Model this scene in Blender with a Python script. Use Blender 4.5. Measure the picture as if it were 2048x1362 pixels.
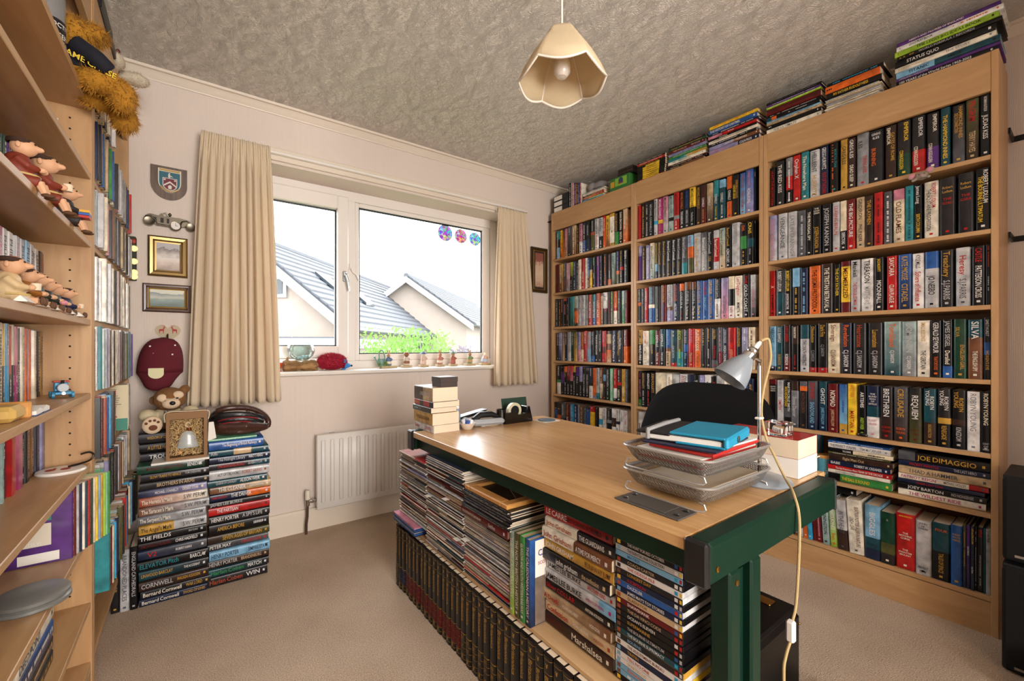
import bpy, math, random
from mathutils import Vector, Matrix, Euler
for o in list(bpy.data.objects): bpy.data.objects.remove(o)
SC = bpy.context.scene
COL = SC.collection
PI = math.pi
# ---------------------------------------------------------------- camera, world, exposure
YAW = math.radians(36.452)
cam = bpy.data.cameras.new('camera'); camo = bpy.data.objects.new('camera', cam); COL.objects.link(camo)
cam.sensor_width = 36.0; cam.lens = 36.0*861/2048; cam.clip_start = .02; cam.clip_end = 200
cam.shift_y = (692.5-681)/2048
camo.location = (0, 0, 1.1); camo.rotation_euler = (PI/2, 0, -YAW)
SC.camera = camo
SC.view_settings.view_transform = 'Standard'; SC.view_settings.look = 'None'
SC.view_settings.exposure = 0.62; SC.view_settings.gamma = 1.0
SC.view_settings.use_curve_mapping = False
world = bpy.data.worlds.new('overcast'); SC.world = world; world.use_nodes = True
bg = world.node_tree.nodes['Background']
bg.inputs[0].default_value = (.98, .985, 1.0, 1); bg.inputs[1].default_value = 6.5
def area(name, loc, rot, sx, sy, power, col=(1, 1, 1), portal=False):
    l = bpy.data.lights.new(name, 'AREA'); l.shape = 'RECTANGLE'; l.size = sx; l.size_y = sy
    l.energy = power; l.color = col
    if portal: l.cycles.is_portal = True
    o = bpy.data.objects.new(name, l); COL.objects.link(o); o.location = loc; o.rotation_euler = rot
    return o
area('window_portal', (1.09, 3.12, 1.5), (-PI/2, 0, 0), 2.0, 1.15, 1, portal=True)
# added fill light: an upright unseen panel behind the camera, beyond the wall opening
area('fill_light', (.55, -2.3, 1.4), (math.radians(106), 0, 0), 1.7, 1.5, 125, (1, .985, .965))
R = random.Random(7)
# ---------------------------------------------------------------- materials
def lin(h):
    f = lambda v: v/12.92 if v <= .04045 else ((v+.055)/1.055)**2.4
    return tuple(f(int(h[i:i+2], 16)/255) for i in (0, 2, 4)) + (1,)
MATS = {}
def nodes(m): return m.node_tree.nodes, m.node_tree.links
def M(name, hexc='808080', rough=.55, metal=0, coat=0, trans=0, ior=1.45, alpha=1, nz=0, nscale=30, bump=0, bscale=200, emit=None, spec=.5, sheen=0):
    if name in MATS: return MATS[name]
    m = bpy.data.materials.new(name); m.use_nodes = True; N, L = nodes(m)
    b = N['Principled BSDF']; c = lin(hexc)
    b.inputs['Base Color'].default_value = c; b.inputs['Roughness'].default_value = rough
    b.inputs['Metallic'].default_value = metal; b.inputs['Coat Weight'].default_value = coat
    b.inputs['Transmission Weight'].default_value = trans; b.inputs['IOR'].default_value = ior
    b.inputs['Alpha'].default_value = alpha; b.inputs['Specular IOR Level'].default_value = spec
    b.inputs['Sheen Weight'].default_value = sheen
    tc = N.new('ShaderNodeTexCoord')
    if nz:
        n = N.new('ShaderNodeTexNoise'); n.inputs['Scale'].default_value = nscale; n.inputs['Detail'].default_value = 5
        L.new(tc.outputs['Object'], n.inputs['Vector'])
        mx = N.new('ShaderNodeMix'); mx.data_type = 'RGBA'
        mx.inputs[6].default_value = tuple(v*(1-nz) for v in c[:3])+(1,); mx.inputs[7].default_value = tuple(min(1, v*(1+nz)) for v in c[:3])+(1,)
        L.new(n.outputs['Fac'], mx.inputs[0]); L.new(mx.outputs[2], b.inputs['Base Color'])
    if bump:
        n = N.new('ShaderNodeTexNoise'); n.inputs['Scale'].default_value = bscale; n.inputs['Detail'].default_value = 4
        L.new(tc.outputs['Object'], n.inputs['Vector'])
        bp = N.new('ShaderNodeBump'); bp.inputs['Strength'].default_value = bump; bp.inputs['Distance'].default_value = .004
        L.new(n.outputs['Fac'], bp.inputs['Height']); L.new(bp.outputs[0], b.inputs['Normal'])
    if emit:
        b.inputs['Emission Color'].default_value = lin(emit[0]); b.inputs['Emission Strength'].default_value = emit[1]
    MATS[name] = m; return m
def wood(name, c1, c2, sc, rough=.4, coat=0):
    m = bpy.data.materials.new(name); m.use_nodes = True; N, L = nodes(m); b = N['Principled BSDF']
    tc = N.new('ShaderNodeTexCoord'); mp = N.new('ShaderNodeMapping'); mp.inputs['Scale'].default_value = sc
    L.new(tc.outputs['Object'], mp.inputs['Vector'])
    n = N.new('ShaderNodeTexNoise'); n.inputs['Scale'].default_value = 1; n.inputs['Detail'].default_value = 8; n.inputs['Roughness'].default_value = .6; n.inputs['Distortion'].default_value = .6
    L.new(mp.outputs[0], n.inputs['Vector'])
    r = N.new('ShaderNodeValToRGB'); r.color_ramp.elements[0].position = .3; r.color_ramp.elements[1].position = .72
    r.color_ramp.elements[0].color = lin(c1); r.color_ramp.elements[1].color = lin(c2)
    L.new(n.outputs['Fac'], r.inputs[0]); L.new(r.outputs[0], b.inputs['Base Color'])
    b.inputs['Roughness'].default_value = rough; b.inputs['Coat Weight'].default_value = coat; b.inputs['Coat Roughness'].default_value = .25
    MATS[name] = m; return m
def attr_mat(name, rough, coat, art=0):
    m = bpy.data.materials.new(name); m.use_nodes = True; N, L = nodes(m); b = N['Principled BSDF']
    a = N.new('ShaderNodeAttribute'); a.attribute_name = 'Col'
    b.inputs['Roughness'].default_value = rough; b.inputs['Specular IOR Level'].default_value = .28; b.inputs['Coat Weight'].default_value = coat; b.inputs['Coat Roughness'].default_value = .08
    if art:
        tc = N.new('ShaderNodeTexCoord'); n = N.new('ShaderNodeTexNoise'); n.inputs['Scale'].default_value = 28; n.inputs['Detail'].default_value = 6
        oi = N.new('ShaderNodeObjectInfo'); ad = N.new('ShaderNodeVectorMath'); ad.operation = 'ADD'
        sx = N.new('ShaderNodeMath'); sx.operation = 'MULTIPLY'; sx.inputs[1].default_value = 50
        L.new(oi.outputs['Random'], sx.inputs[0]); L.new(tc.outputs['Object'], ad.inputs[0]); L.new(sx.outputs[0], ad.inputs[1])
        L.new(ad.outputs[0], n.inputs['Vector'])
        mr = N.new('ShaderNodeMapRange'); mr.inputs[1].default_value = .3; mr.inputs[2].default_value = .7; mr.inputs[3].default_value = 1-art; mr.inputs[4].default_value = 1+art
        L.new(n.outputs['Fac'], mr.inputs[0])
        mu = N.new('ShaderNodeMix'); mu.data_type = 'RGBA'; mu.blend_type = 'MULTIPLY'; mu.inputs[0].default_value = 1
        L.new(a.outputs['Color'], mu.inputs[6]); L.new(mr.outputs[0], mu.inputs[7]); L.new(mu.outputs[2], b.inputs['Base Color'])
    else: L.new(a.outputs['Color'], b.inputs['Base Color'])
    MATS[name] = m; return m
attr_mat('jacket', .34, .22, .35); attr_mat('print', .45, 0); attr_mat('matte_print', .6, 0, .25)
wood('beech_x', 'ac8257', 'c39b6d', (5, 28, 28)); wood('beech_y', 'a98055', 'c0986a', (26, 4, 26)); wood('beech_z', 'ac8257', 'c39b6d', (26, 26, 4))
wood('oak_desk', 'b98a57', 'd7ae79', (55, 3.2, 55), .3, .25)
wood('dark_wood', '3a2015', '5a3423', (20, 20, 5), .35, .3); wood('plaque_wood', '4a372f', '77604f', (90, 20, 6), .4, .2)
wood('driftwood', '5d3f22', 'b98b55', (12, 60, 60), .7); wood('board_wood', 'c39c6d', 'd5b184', (40, 3, 40), .6)
wood('pine', 'bb7f3d', 'd79f58', (40, 6, 40), .4, .2)
M('pages', 'dcc9ae', .8, nz=.08, nscale=300); M('white_pages', 'e6e0d6', .8)
# ---------------------------------------------------------------- mesh builder
PAL = dict(k='0e0c0e', K='232022', w='e6e1dc', W='efe5d2', c='e2d2b3', r='b81c1a', R='641316', o='dc6521', O='a94a28', y='eec22f', Y='c4963b', g='3b8a42', G='163f2c', t='2a858d', T='174650', b='28599e', B='19233f', s='7cafcf', p='552a75', P='d2869a', m='a8246a', n='75492f', N='37241d', e='c6a982', E='bdbbbb', a='8a8a8d', A='54555a', l='a3c83a', d='52502a', v='958fb8', u='2f9fd0', M='85c59b', S='9ab0ab')
PALL = {k: tuple(c*.82 for c in lin(v)[:3])+(1,) for k, v in PAL.items()}
CN = dict(k='black', K='charcoal', w='white', W='cream', c='pale cream', r='red', R='dark red', o='orange', O='rust', y='yellow', Y='gold', g='green', G='dark green', t='teal', T='dark teal', b='blue', B='navy', s='sky blue', p='purple', P='pink', m='magenta', n='brown', N='dark brown', e='tan', E='light grey', a='grey', A='slate grey', l='lime', d='olive', v='lavender', u='bright blue', M='mint', S='grey green')
class MB:
    def __init__(s): s.v = []; s.f = []; s.c = []; s.col = None
    def face(s, idx, c=None): s.f.append(idx); s.c.append(c or s.col)
    def add(s, vs, fs, c=None):
        b = len(s.v); s.v += [tuple(v) for v in vs]
        for f in fs: s.face([b+i for i in f], c)
    def box(s, a, b, c=None, bev=0, mt=None):
        x0, y0, z0 = (min(a[i], b[i]) for i in range(3)); x1, y1, z1 = (max(a[i], b[i]) for i in range(3))
        if not bev:
            vs = [(x0,y0,z0),(x1,y0,z0),(x1,y1,z0),(x0,y1,z0),(x0,y0,z1),(x1,y0,z1),(x1,y1,z1),(x0,y1,z1)]
            fs = [(3,2,1,0),(4,5,6,7),(0,1,5,4),(1,2,6,5),(2,3,7,6),(3,0,4,7)]
        else:
            e = min(bev, (x1-x0)*.45, (y1-y0)*.45, (z1-z0)*.45)
            vs = []
            for zz, k in ((z0, e), (z0+e, 0), (z1-e, 0), (z1, e)):
                for (x, y) in ((x0+e+k*0, y0+k), (x1-e, y0+k), (x1-k, y0+e), (x1-k, y1-e), (x1-e, y1-k), (x0+e, y1-k), (x0+k, y1-e), (x0+k, y0+e)): vs.append((x, y, zz))
            fs = [tuple(range(7, -1, -1)), tuple(range(24, 32))]
            for r in range(3):
                for i in range(8): j = (i+1) % 8; fs.append((r*8+i, r*8+j, r*8+8+j, r*8+8+i))
        if mt: vs = [tuple(mt @ Vector(v)) for v in vs]
        s.add(vs, fs, c); return s
    def loft(s, rings, c=None, cap=True, closed=True):
        b = len(s.v); n = len(rings[0])
        for r in rings: s.v += [tuple(p) for p in r]
        for k in range(len(rings)-1):
            for i in range(n if closed else n-1):
                j = (i+1) % n; s.face([b+k*n+i, b+k*n+j, b+k*n+n+j, b+k*n+n+i], c)
        if cap and closed:
            s.face([b+i for i in range(n-1, -1, -1)], c); e = b+(len(rings)-1)*n; s.face([e+i for i in range(n)], c)
        return s
    def tube(s, pts, r, n=8, c=None, cap=True):
        pts = [Vector(p) for p in pts]; rings = []; u = None
        for i, p in enumerate(pts):
            d = (pts[min(i+1, len(pts)-1)]-pts[max(i-1, 0)])
            if d.length < 1e-9: d = Vector((0, 0, 1))
            d.normalize()
            if u is None: u = d.orthogonal().normalized()
            else:
                u = (u - d*u.dot(d)); u = u.normalized() if u.length > 1e-6 else d.orthogonal().normalized()
            w = d.cross(u); rr = r[i] if isinstance(r, (list, tuple)) else r
            rings.append([p+(u*math.cos(2*PI*k/n)+w*math.sin(2*PI*k/n))*rr for k in range(n)])
        return s.loft(rings, c, cap)
    def lathe(s, prof, n=20, o=(0,0,0), mt=None, c=None, cap=True, sy=1):
        rings = []
        for (r, z) in prof:
            ring = [Vector((r*math.cos(2*PI*k/n), sy*r*math.sin(2*PI*k/n), z)) for k in range(n)]
            if mt: ring = [mt @ p for p in ring]
            rings.append([p+Vector(o) for p in ring])
        return s.loft(rings, c, cap)
    def ell(s, ce, ra, c=None, n=14, m=9, mt=None):
        if not isinstance(ra, (list, tuple)): ra = (ra,)*3
        rings = []
        for i in range(m+1):
            t = PI*i/m; t = min(max(t, .04), PI-.04); rings.append([(ra[0]*math.sin(t)*math.cos(2*PI*k/n), ra[1]*math.sin(t)*math.sin(2*PI*k/n), -ra[2]*math.cos(t)) for k in range(n)])
        rings = [[(mt @ Vector(p) if mt else Vector(p))+Vector(ce) for p in r] for r in rings]
        return s.loft(rings, c)
    def prism(s, poly, o, u, v, w, c=None):
        o, u, v, w = Vector(o), Vector(u), Vector(v), Vector(w)
        a = [o+u*p[0]+v*p[1] for p in poly]; b = [p+w for p in a]
        if u.cross(v).dot(w) < 0: a, b = b, a
        return s.loft([a, b], c)
    def text(s, t, o, xd, yd, h, maxw=9, al='l', c=None, fit=True):
        o, xd, yd = Vector(o), Vector(xd), Vector(yd)
        w = text_w(t)*h
        k = min(1, maxw/w) if w > 0 else 1
        if al == 'c': o = o-xd*(w*k/2)
        x = 0
        for ch in t:
            g = GL.get(ch)
            if not g: x += .3*h; continue
            b = len(s.v)
            s.v += [tuple(o+xd*((x+gx*h)*k)+yd*(gy*h)) for gx, gy in g[0]]
            for f in g[1]: s.face([b+i for i in f], c)
            x += g[2]*h
        return s
    def build(s, name, mat, parent=None, smooth=False, loc=None, ang=35, local=False):
        me = bpy.data.meshes.new(name)
        vs = s.v
        if parent is not None and not local:
            p = parent
            off = Vector((0, 0, 0))
            while p is not None: off += p.location; p = p.parent
            vs = [(a-off.x, b-off.y, c-off.z) for a, b, c in vs]
        elif loc is not None and not local:
            vs = [(a-loc[0], b-loc[1], c-loc[2]) for a, b, c in vs]
        me.from_pydata(vs, [], s.f)
        if any(s.c):
            at = me.color_attributes.new('Col', 'FLOAT_COLOR', 'CORNER'); buf = []
            for f, c in zip(s.f, s.c):
                if c is None: c = (.5, .5, .5, 1)
                if isinstance(c, str): c = PALL[c] if c in PALL else lin(c)
                if isinstance(c, list):
                    for q in c: buf.extend(q)
                else: buf.extend(tuple(c)*len(f))
            at.data.foreach_set('color', buf)
        if smooth:
            me.polygons.foreach_set('use_smooth', [True]*len(me.polygons)); me.set_sharp_from_angle(angle=math.radians(ang))
        if isinstance(mat, str): mat = MATS[mat]
        me.materials.append(mat)
        o = bpy.data.objects.new(name, me); COL.objects.link(o)
        if parent is not None: o.parent = parent
        if loc is not None and parent is None: o.location = loc
        return o
def thing(name, label, cat, loc=(0,0,0), rz=0, group=None):
    o = bpy.data.objects.new(name, None); COL.objects.link(o); o.empty_display_size = .05
    o.location = loc; o.rotation_euler = (0, 0, rz); return tag(o, label, cat, group)
def tag(o, label, cat, group=None):
    o['label'] = label; o['category'] = cat
    if group: o['group'] = group
    return o
def struct(o): o['kind'] = 'structure'; return o
def remesh(o, vox, sm=6):
    m = o.modifiers.new('merge', 'REMESH'); m.mode = 'VOXEL'; m.voxel_size = vox; m.use_smooth_shade = True
    if sm: k = o.modifiers.new('soften', 'SMOOTH'); k.iterations = sm; k.factor = .5
    return o
def copy_tree(o, parent=None):
    c = o.copy(); COL.objects.link(c); c.parent = parent
    for ch in list(o.children): copy_tree(ch, c)
    return c
# glyphs of the built-in font, taken once
GL = {}
def load_glyphs():
    chars = "ABCDEFGHIJKLMNOPQRSTUVWXYZabcdefghijklmnopqrstuvwxyz0123456789&'.,-!/:()?+"
    tmp = []
    for ch in chars:
        cu = bpy.data.curves.new('g', 'FONT'); cu.body = ch; cu.resolution_u = 2; cu.offset = .012
        o = bpy.data.objects.new('g', cu); COL.objects.link(o)
        c2 = bpy.data.curves.new('g', 'FONT'); c2.body = 'H'+ch+'H'; c2.resolution_u = 1
        o2 = bpy.data.objects.new('g', c2); COL.objects.link(o2); tmp.append((ch, o, o2))
    c3 = bpy.data.curves.new('g', 'FONT'); c3.body = 'HH'; c3.resolution_u = 1
    o3 = bpy.data.objects.new('g', c3); COL.objects.link(o3)
    bpy.context.view_layer.update(); dg = bpy.context.evaluated_depsgraph_get()
    def mesh(o):
        e = o.evaluated_get(dg); me = e.to_mesh(); v = [(q.co.x, q.co.y) for q in me.vertices]; f = [list(p.vertices) for p in me.polygons]; e.to_mesh_clear(); return v, f
    v, f = mesh(o3); base = max(p[0] for p in v)
    cap = max(p[1] for p in v)
    for ch, o, o2 in tmp:
        v, f = mesh(o); v2, _ = mesh(o2); adv = max(p[0] for p in v2)-base
        GL[ch] = ([(a/cap, b/cap) for a, b in v], f, adv/cap)
    for ch, o, o2 in tmp:
        for q in (o, o2): cu = q.data; bpy.data.objects.remove(q); bpy.data.curves.remove(cu)
    cu = o3.data; bpy.data.objects.remove(o3); bpy.data.curves.remove(cu)
load_glyphs()
def text_w(t): return sum(GL[c][2] if c in GL else .3 for c in t)
ORD = ['zeroth','first','second','third','fourth','fifth','sixth','seventh','eighth','ninth','tenth','eleventh','twelfth','thirteenth','fourteenth','fifteenth','sixteenth','seventeenth','eighteenth','nineteenth']
TENS = {20:'twent',30:'thirt',40:'fort',50:'fift',60:'sixt',70:'sevent',80:'eight'}
def ordn(n):
    if n < 20: return ORD[n]
    t = n//10*10; w = TENS[t]
    return w+'ieth' if n == t else w+'y-'+ORD[n-t]
# ---------------------------------------------------------------- room shell
def wall_mat(name, c1, vert='X', sc=330):
    m = bpy.data.materials.new(name); m.use_nodes = True; N, L = nodes(m); b = N['Principled BSDF']
    b.inputs['Roughness'].default_value = .75; b.inputs['Specular IOR Level'].default_value = .25
    tc = N.new('ShaderNodeTexCoord'); n = N.new('ShaderNodeTexNoise'); n.inputs['Scale'].default_value = 2.2; n.inputs['Detail'].default_value = 6
    L.new(tc.outputs['Object'], n.inputs['Vector'])
    mx = N.new('ShaderNodeMix'); mx.data_type = 'RGBA'; c = lin(c1)
    mx.inputs[6].default_value = tuple(v*.93 for v in c[:3])+(1,); mx.inputs[7].default_value = tuple(min(1, v*1.05) for v in c[:3])+(1,)
    L.new(n.outputs['Fac'], mx.inputs[0]); L.new(mx.outputs[2], b.inputs['Base Color'])
    w = N.new('ShaderNodeTexWave'); w.bands_direction = vert; w.inputs['Scale'].default_value = sc/6.28; w.inputs['Distortion'].default_value = 1.2; w.inputs['Detail Scale'].default_value = 3
    L.new(tc.outputs['Object'], w.inputs['Vector'])
    bp = N.new('ShaderNodeBump'); bp.inputs['Strength'].default_value = .25; bp.inputs['Distance'].default_value = .002
    L.new(w.outputs['Fac'], bp.inputs['Height']); L.new(bp.outputs[0], b.inputs['Normal']); MATS[name] = m; return m
wall_mat('wallpaper_x', 'd8c9bd', 'X'); wall_mat('wallpaper_y', 'd8c9bd', 'Y')
def ceiling_mat():
    m = bpy.data.materials.new('artex'); m.use_nodes = True; N, L = nodes(m); b = N['Principled BSDF']
    b.inputs['Base Color'].default_value = lin('e6ddd1'); b.inputs['Roughness'].default_value = .85; b.inputs['Specular IOR Level'].default_value = .2
    tc = N.new('ShaderNodeTexCoord'); n = N.new('ShaderNodeTexNoise'); n.inputs['Scale'].default_value = 14; n.inputs['Detail'].default_value = 2
    L.new(tc.outputs['Object'], n.inputs['Vector'])
    mx = N.new('ShaderNodeMix'); mx.data_type = 'RGBA'; mx.blend_type = 'ADD'; mx.inputs[0].default_value = .1
    L.new(tc.outputs['Object'], mx.inputs[6]); L.new(n.outputs['Color'], mx.inputs[7])
    mp = N.new('ShaderNodeMapping'); mp.inputs['Scale'].default_value = (150, 58, 90); mp.inputs['Rotation'].default_value = (0, 0, .7)
    L.new(mx.outputs[2], mp.inputs['Vector'])
    v = N.new('ShaderNodeTexNoise'); v.inputs['Scale'].default_value = 1; v.inputs['Detail'].default_value = 3; v.inputs['Distortion'].default_value = 2.2
    L.new(mp.outputs[0], v.inputs['Vector'])
    bp = N.new('ShaderNodeBump'); bp.inputs['Strength'].default_value = 1.0; bp.inputs['Distance'].default_value = .009
    L.new(v.outputs['Fac'], bp.inputs['Height']); L.new(bp.outputs[0], b.inputs['Normal']); MATS['artex'] = m
ceiling_mat()
def carpet_mat():
    m = M('carpet', 'a8937f', .95, spec=.1); N, L = nodes(m); b = N['Principled BSDF']
    tc = N.new('ShaderNodeTexCoord'); n = N.new('ShaderNodeTexNoise'); n.inputs['Scale'].default_value = 260; n.inputs['Detail'].default_value = 3
    n2 = N.new('ShaderNodeTexNoise'); n2.inputs['Scale'].default_value = 3.5; n2.inputs['Detail'].default_value = 4
    L.new(tc.outputs['Object'], n.inputs['Vector']); L.new(tc.outputs['Object'], n2.inputs['Vector'])
    r = N.new('ShaderNodeValToRGB'); r.color_ramp.elements[0].position = .3; r.color_ramp.elements[1].position = .75
    r.color_ramp.elements[0].color = lin('9c8571'); r.color_ramp.elements[1].color = lin('dfcab3')
    ad = N.new('ShaderNodeMath'); ad.operation = 'MULTIPLY_ADD'; ad.inputs[1].default_value = .25; L.new(n2.outputs['Fac'], ad.inputs[0]); L.new(n.outputs['Fac'], ad.inputs[2])
    sb = N.new('ShaderNodeMath'); sb.operation = 'SUBTRACT'; sb.inputs[1].default_value = .12; L.new(ad.outputs[0], sb.inputs[0])
    L.new(sb.outputs[0], r.inputs[0]); L.new(r.outputs[0], b.inputs['Base Color'])
    bp = N.new('ShaderNodeBump'); bp.inputs['Strength'].default_value = .7; bp.inputs['Distance'].default_value = .006
    L.new(n.outputs['Fac'], bp.inputs['Height']); L.new(bp.outputs[0], b.inputs['Normal'])
carpet_mat()
M('white_gloss', 'e4dcd3', .3); M('upvc', 'e3dbd3', .25, coat=.2); M('paint_cream', 'd9cbb9', .45)
M('radiator_white', 'dcd6cf', .35); M('gasket', '20262a', .4); M('chrome', 'c8c8c8', .12, 1); M('steel', 'a8a8a8', .3, 1); M('brass', 'b98c46', .3, 1)
def glass_mat(name, rough=0, fac=.06, tint='ffffff'):
    m = bpy.data.materials.new(name); m.use_nodes = True; N, L = nodes(m); N.remove(N['Principled BSDF'])
    t = N.new('ShaderNodeBsdfTransparent'); t.inputs[0].default_value = lin(tint); g = N.new('ShaderNodeBsdfGlossy'); g.inputs['Roughness'].default_value = rough
    x = N.new('ShaderNodeMixShader'); fr = N.new('ShaderNodeLayerWeight'); fr.inputs[0].default_value = fac; pw = N.new('ShaderNodeMath'); pw.operation = 'MULTIPLY'; pw.inputs[1].default_value = .7; L.new(fr.outputs[1], pw.inputs[0])
    L.new(pw.outputs[0], x.inputs[0]); L.new(t.outputs[0], x.inputs[1]); L.new(g.outputs[0], x.inputs[2]); L.new(x.outputs[0], N['Material Output'].inputs[0]); MATS[name] = m
glass_mat('pane_glass'); glass_mat('clear_glass', .02, .35, 'f3f9f8')
X0, X1, Y0, Y1, ZC = -.56, 2.84, -.95, 2.80, 2.48
struct(MB().box((X0-.1, -2.6, -.1), (X1+.1, 3.1, 0)).build('floor', 'carpet'))
struct(MB().box((X0-.1, -2.6, ZC), (X1+.1, 3.1, ZC+.1)).build('ceiling', 'artex'))
struct(MB().box((X0-.1, Y0, 0), (X0, 3.1, ZC)).build('wall_left', 'wallpaper_y'))
struct(MB().box((X1, Y0, 0), (X1+.1, 3.1, ZC)).build('wall_right', 'wallpaper_y'))
OX0, OX1, OZ0, OZ1 = .12, 2.05, .925, 2.15
wb = MB().box((X0, Y1, 0), (OX0, 3.1, ZC)).box((OX1, Y1, 0), (X1, 3.1, ZC)).box((OX0, Y1, 0), (OX1, 3.1, OZ0)).box((OX0, Y1, OZ1), (OX1, 3.1, ZC))
wbo = struct(wb.build('wall_back', 'wallpaper_x'))
# wallpaper seams: lapped paper edges standing slightly proud
for x in (-.045, .47, .74, 1.0, 1.53, 2.2):
    z1 = OZ0 if OX0 < x < OX1 else ZC-.045
    MB().box((x-.26 if x > .2 else x-.3, Y1-.0012, .13), (x, Y1+.001, min(z1, 2.43))).build('paper_strip', 'wallpaper_x', wbo)
wf = MB().box((X0, Y0-.1, 0), (-.1, Y0, ZC)).box((1.35, Y0-.1, 0), (X1, Y0, ZC)).box((-.1, Y0-.1, 2.25), (1.35, Y0, ZC))  # unseen wall, its opening sized to admit the added fill light
struct(wf.build('wall_front', 'wallpaper_x'))
struct(MB().box((X0-.1, -2.6, 0), (X1+.1, -2.5, ZC)).box((X0-.1, -2.5, 0), (X0, Y0-.1, ZC)).box((X1, -2.5, 0), (X1+.1, Y0-.1, ZC)).build('wall_hall', 'wallpaper_x'))
# cornice: coved moulding with bead
def cornice(name, p0, p1, inn):
    p0, p1, inn = Vector(p0), Vector(p1), Vector(inn)
    prof = [(0, 0), (0, -.05), (.006, -.052), (.008, -.046), (.016, -.036), (.026, -.022), (.034, -.012), (.038, -.014), (.046, -.012), (.048, 0)]
    m = MB(); m.loft([[p + inn*a + Vector((0, 0, b)) for a, b in prof] for p in (p0, p1)])
    return struct(m.build(name, 'paint_cream'))
cornice('trim_1', (X0, Y1, ZC), (X1, Y1, ZC), (0, -1, 0)); cornice('trim_2', (X1, Y0, ZC), (X1, Y1, ZC), (-1, 0, 0)); cornice('trim_3', (X0, Y0, ZC), (X0, Y1, ZC), (1, 0, 0))
m = MB(); m.loft([[(x, Y1, 0), (x, Y1-.02, 0), (x, Y1-.02, .115), (x, Y1-.012, .128), (x, Y1, .13)] for x in (X0, X1)])
struct(m.build('baseboard_back', 'paint_cream'))
m = MB(); m.loft([[(X1, y, 0), (X1-.02, y, 0), (X1-.02, y, .115), (X1-.012, y, .128), (X1, y, .13)] for y in (Y0, Y1)])
struct(m.build('baseboard_right', 'paint_cream'))
# ---------------------------------------------------------------- window
win = bpy.data.objects.new('window_1', None); COL.objects.link(win); win.location = (1.09, 3.0, .95); struct(win)
def bar(n, x0, x1, z0, z1, y0, y1, mat='upvc', par=None, bev=.004): return MB().box((x0, y0, z0), (x1, y1, z1), bev=bev).build(n, mat, par or win)
m = MB()
for a in ((OX0, OX0+.06, .95, OZ1), (OX1-.06, OX1, .95, OZ1), (OX0+.06, OX1-.06, OZ1-.065, OZ1), (OX0+.06, OX1-.06, .95, 1.0), (.815, .885, 1.0, OZ1-.065)): m.box((a[0], 3.0, a[2]), (a[1], 3.06, a[3]), bev=.002)
m.build('frame', 'upvc', win)
m = MB()
for a in ((.165, .245, 1.02, 2.1), (.766, .835, 1.02, 2.1), (.245, .766, 2.012, 2.1), (.245, .766, 1.02, 1.101)): m.box((a[0], 2.975, a[2]), (a[1], 3.05, a[3]), bev=.006)
sash = m.build('sash', 'upvc', win)
m = MB()
for a in ((.885, .914, 1.0, 2.085), (1.919, 1.99, 1.0, 2.085), (.914, 1.919, 2.056, 2.085), (.914, 1.919, 1.0, 1.046)): m.box((a[0], 3.008, a[2]), (a[1], 3.05, a[3]), bev=.004)
m.build('glazing_bead', 'upvc', win)
for (x0, x1, z0, z1, pr) in ((.245, .766, 1.101, 2.012, sash), (.914, 1.919, 1.046, 2.056, win)):
    m = MB()
    for a in ((x0, x0+.009, z0, z1), (x1-.009, x1, z0, z1), (x0, x1, z1-.009, z1), (x0, x1, z0, z0+.007)): m.box((a[0], 3.02, a[2]), (a[1], 3.035, a[3]))
    m.build('gasket', 'gasket', pr); MB().box((x0, 3.026, z0), (x1, 3.030, z1)).build('pane', 'pane_glass', pr)
h = MB().box((.795, 2.962, 1.53), (.82, 2.975, 1.60), bev=.004).build('handle_plate', 'steel', sash)
m = MB(); m.tube([(.807, 2.962, 1.575), (.807, 2.94, 1.575), (.808, 2.935, 1.57), (.818, 2.932, 1.53), (.826, 2.932, 1.465)], [.008, .008, .009, .009, .007], 10)
m.build('handle_lever', 'steel', sash, True)
m = MB(); m.tube([(.85, 2.995, 1.64), (.853, 2.985, 1.625), (.865, 2.985, 1.6), (.888, 2.985, 1.585), (.905, 2.985, 1.55)], .004, 6); m.box((.843, 2.99, 1.62), (.858, 3.0, 1.66), bev=.003)
m.build('restrictor', 'white_gloss', win, True)
m = MB(); m.loft([[(x, 3.0, .925), (x, 2.768, .925), (x, 2.76, .929), (x, 2.757, .938), (x, 2.762, .947), (x, 2.77, .95), (x, 3.0, .95)] for x in (OX0-.04, OX1+.02)])
m.build('window_sill', 'white_gloss', win, True)
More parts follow.
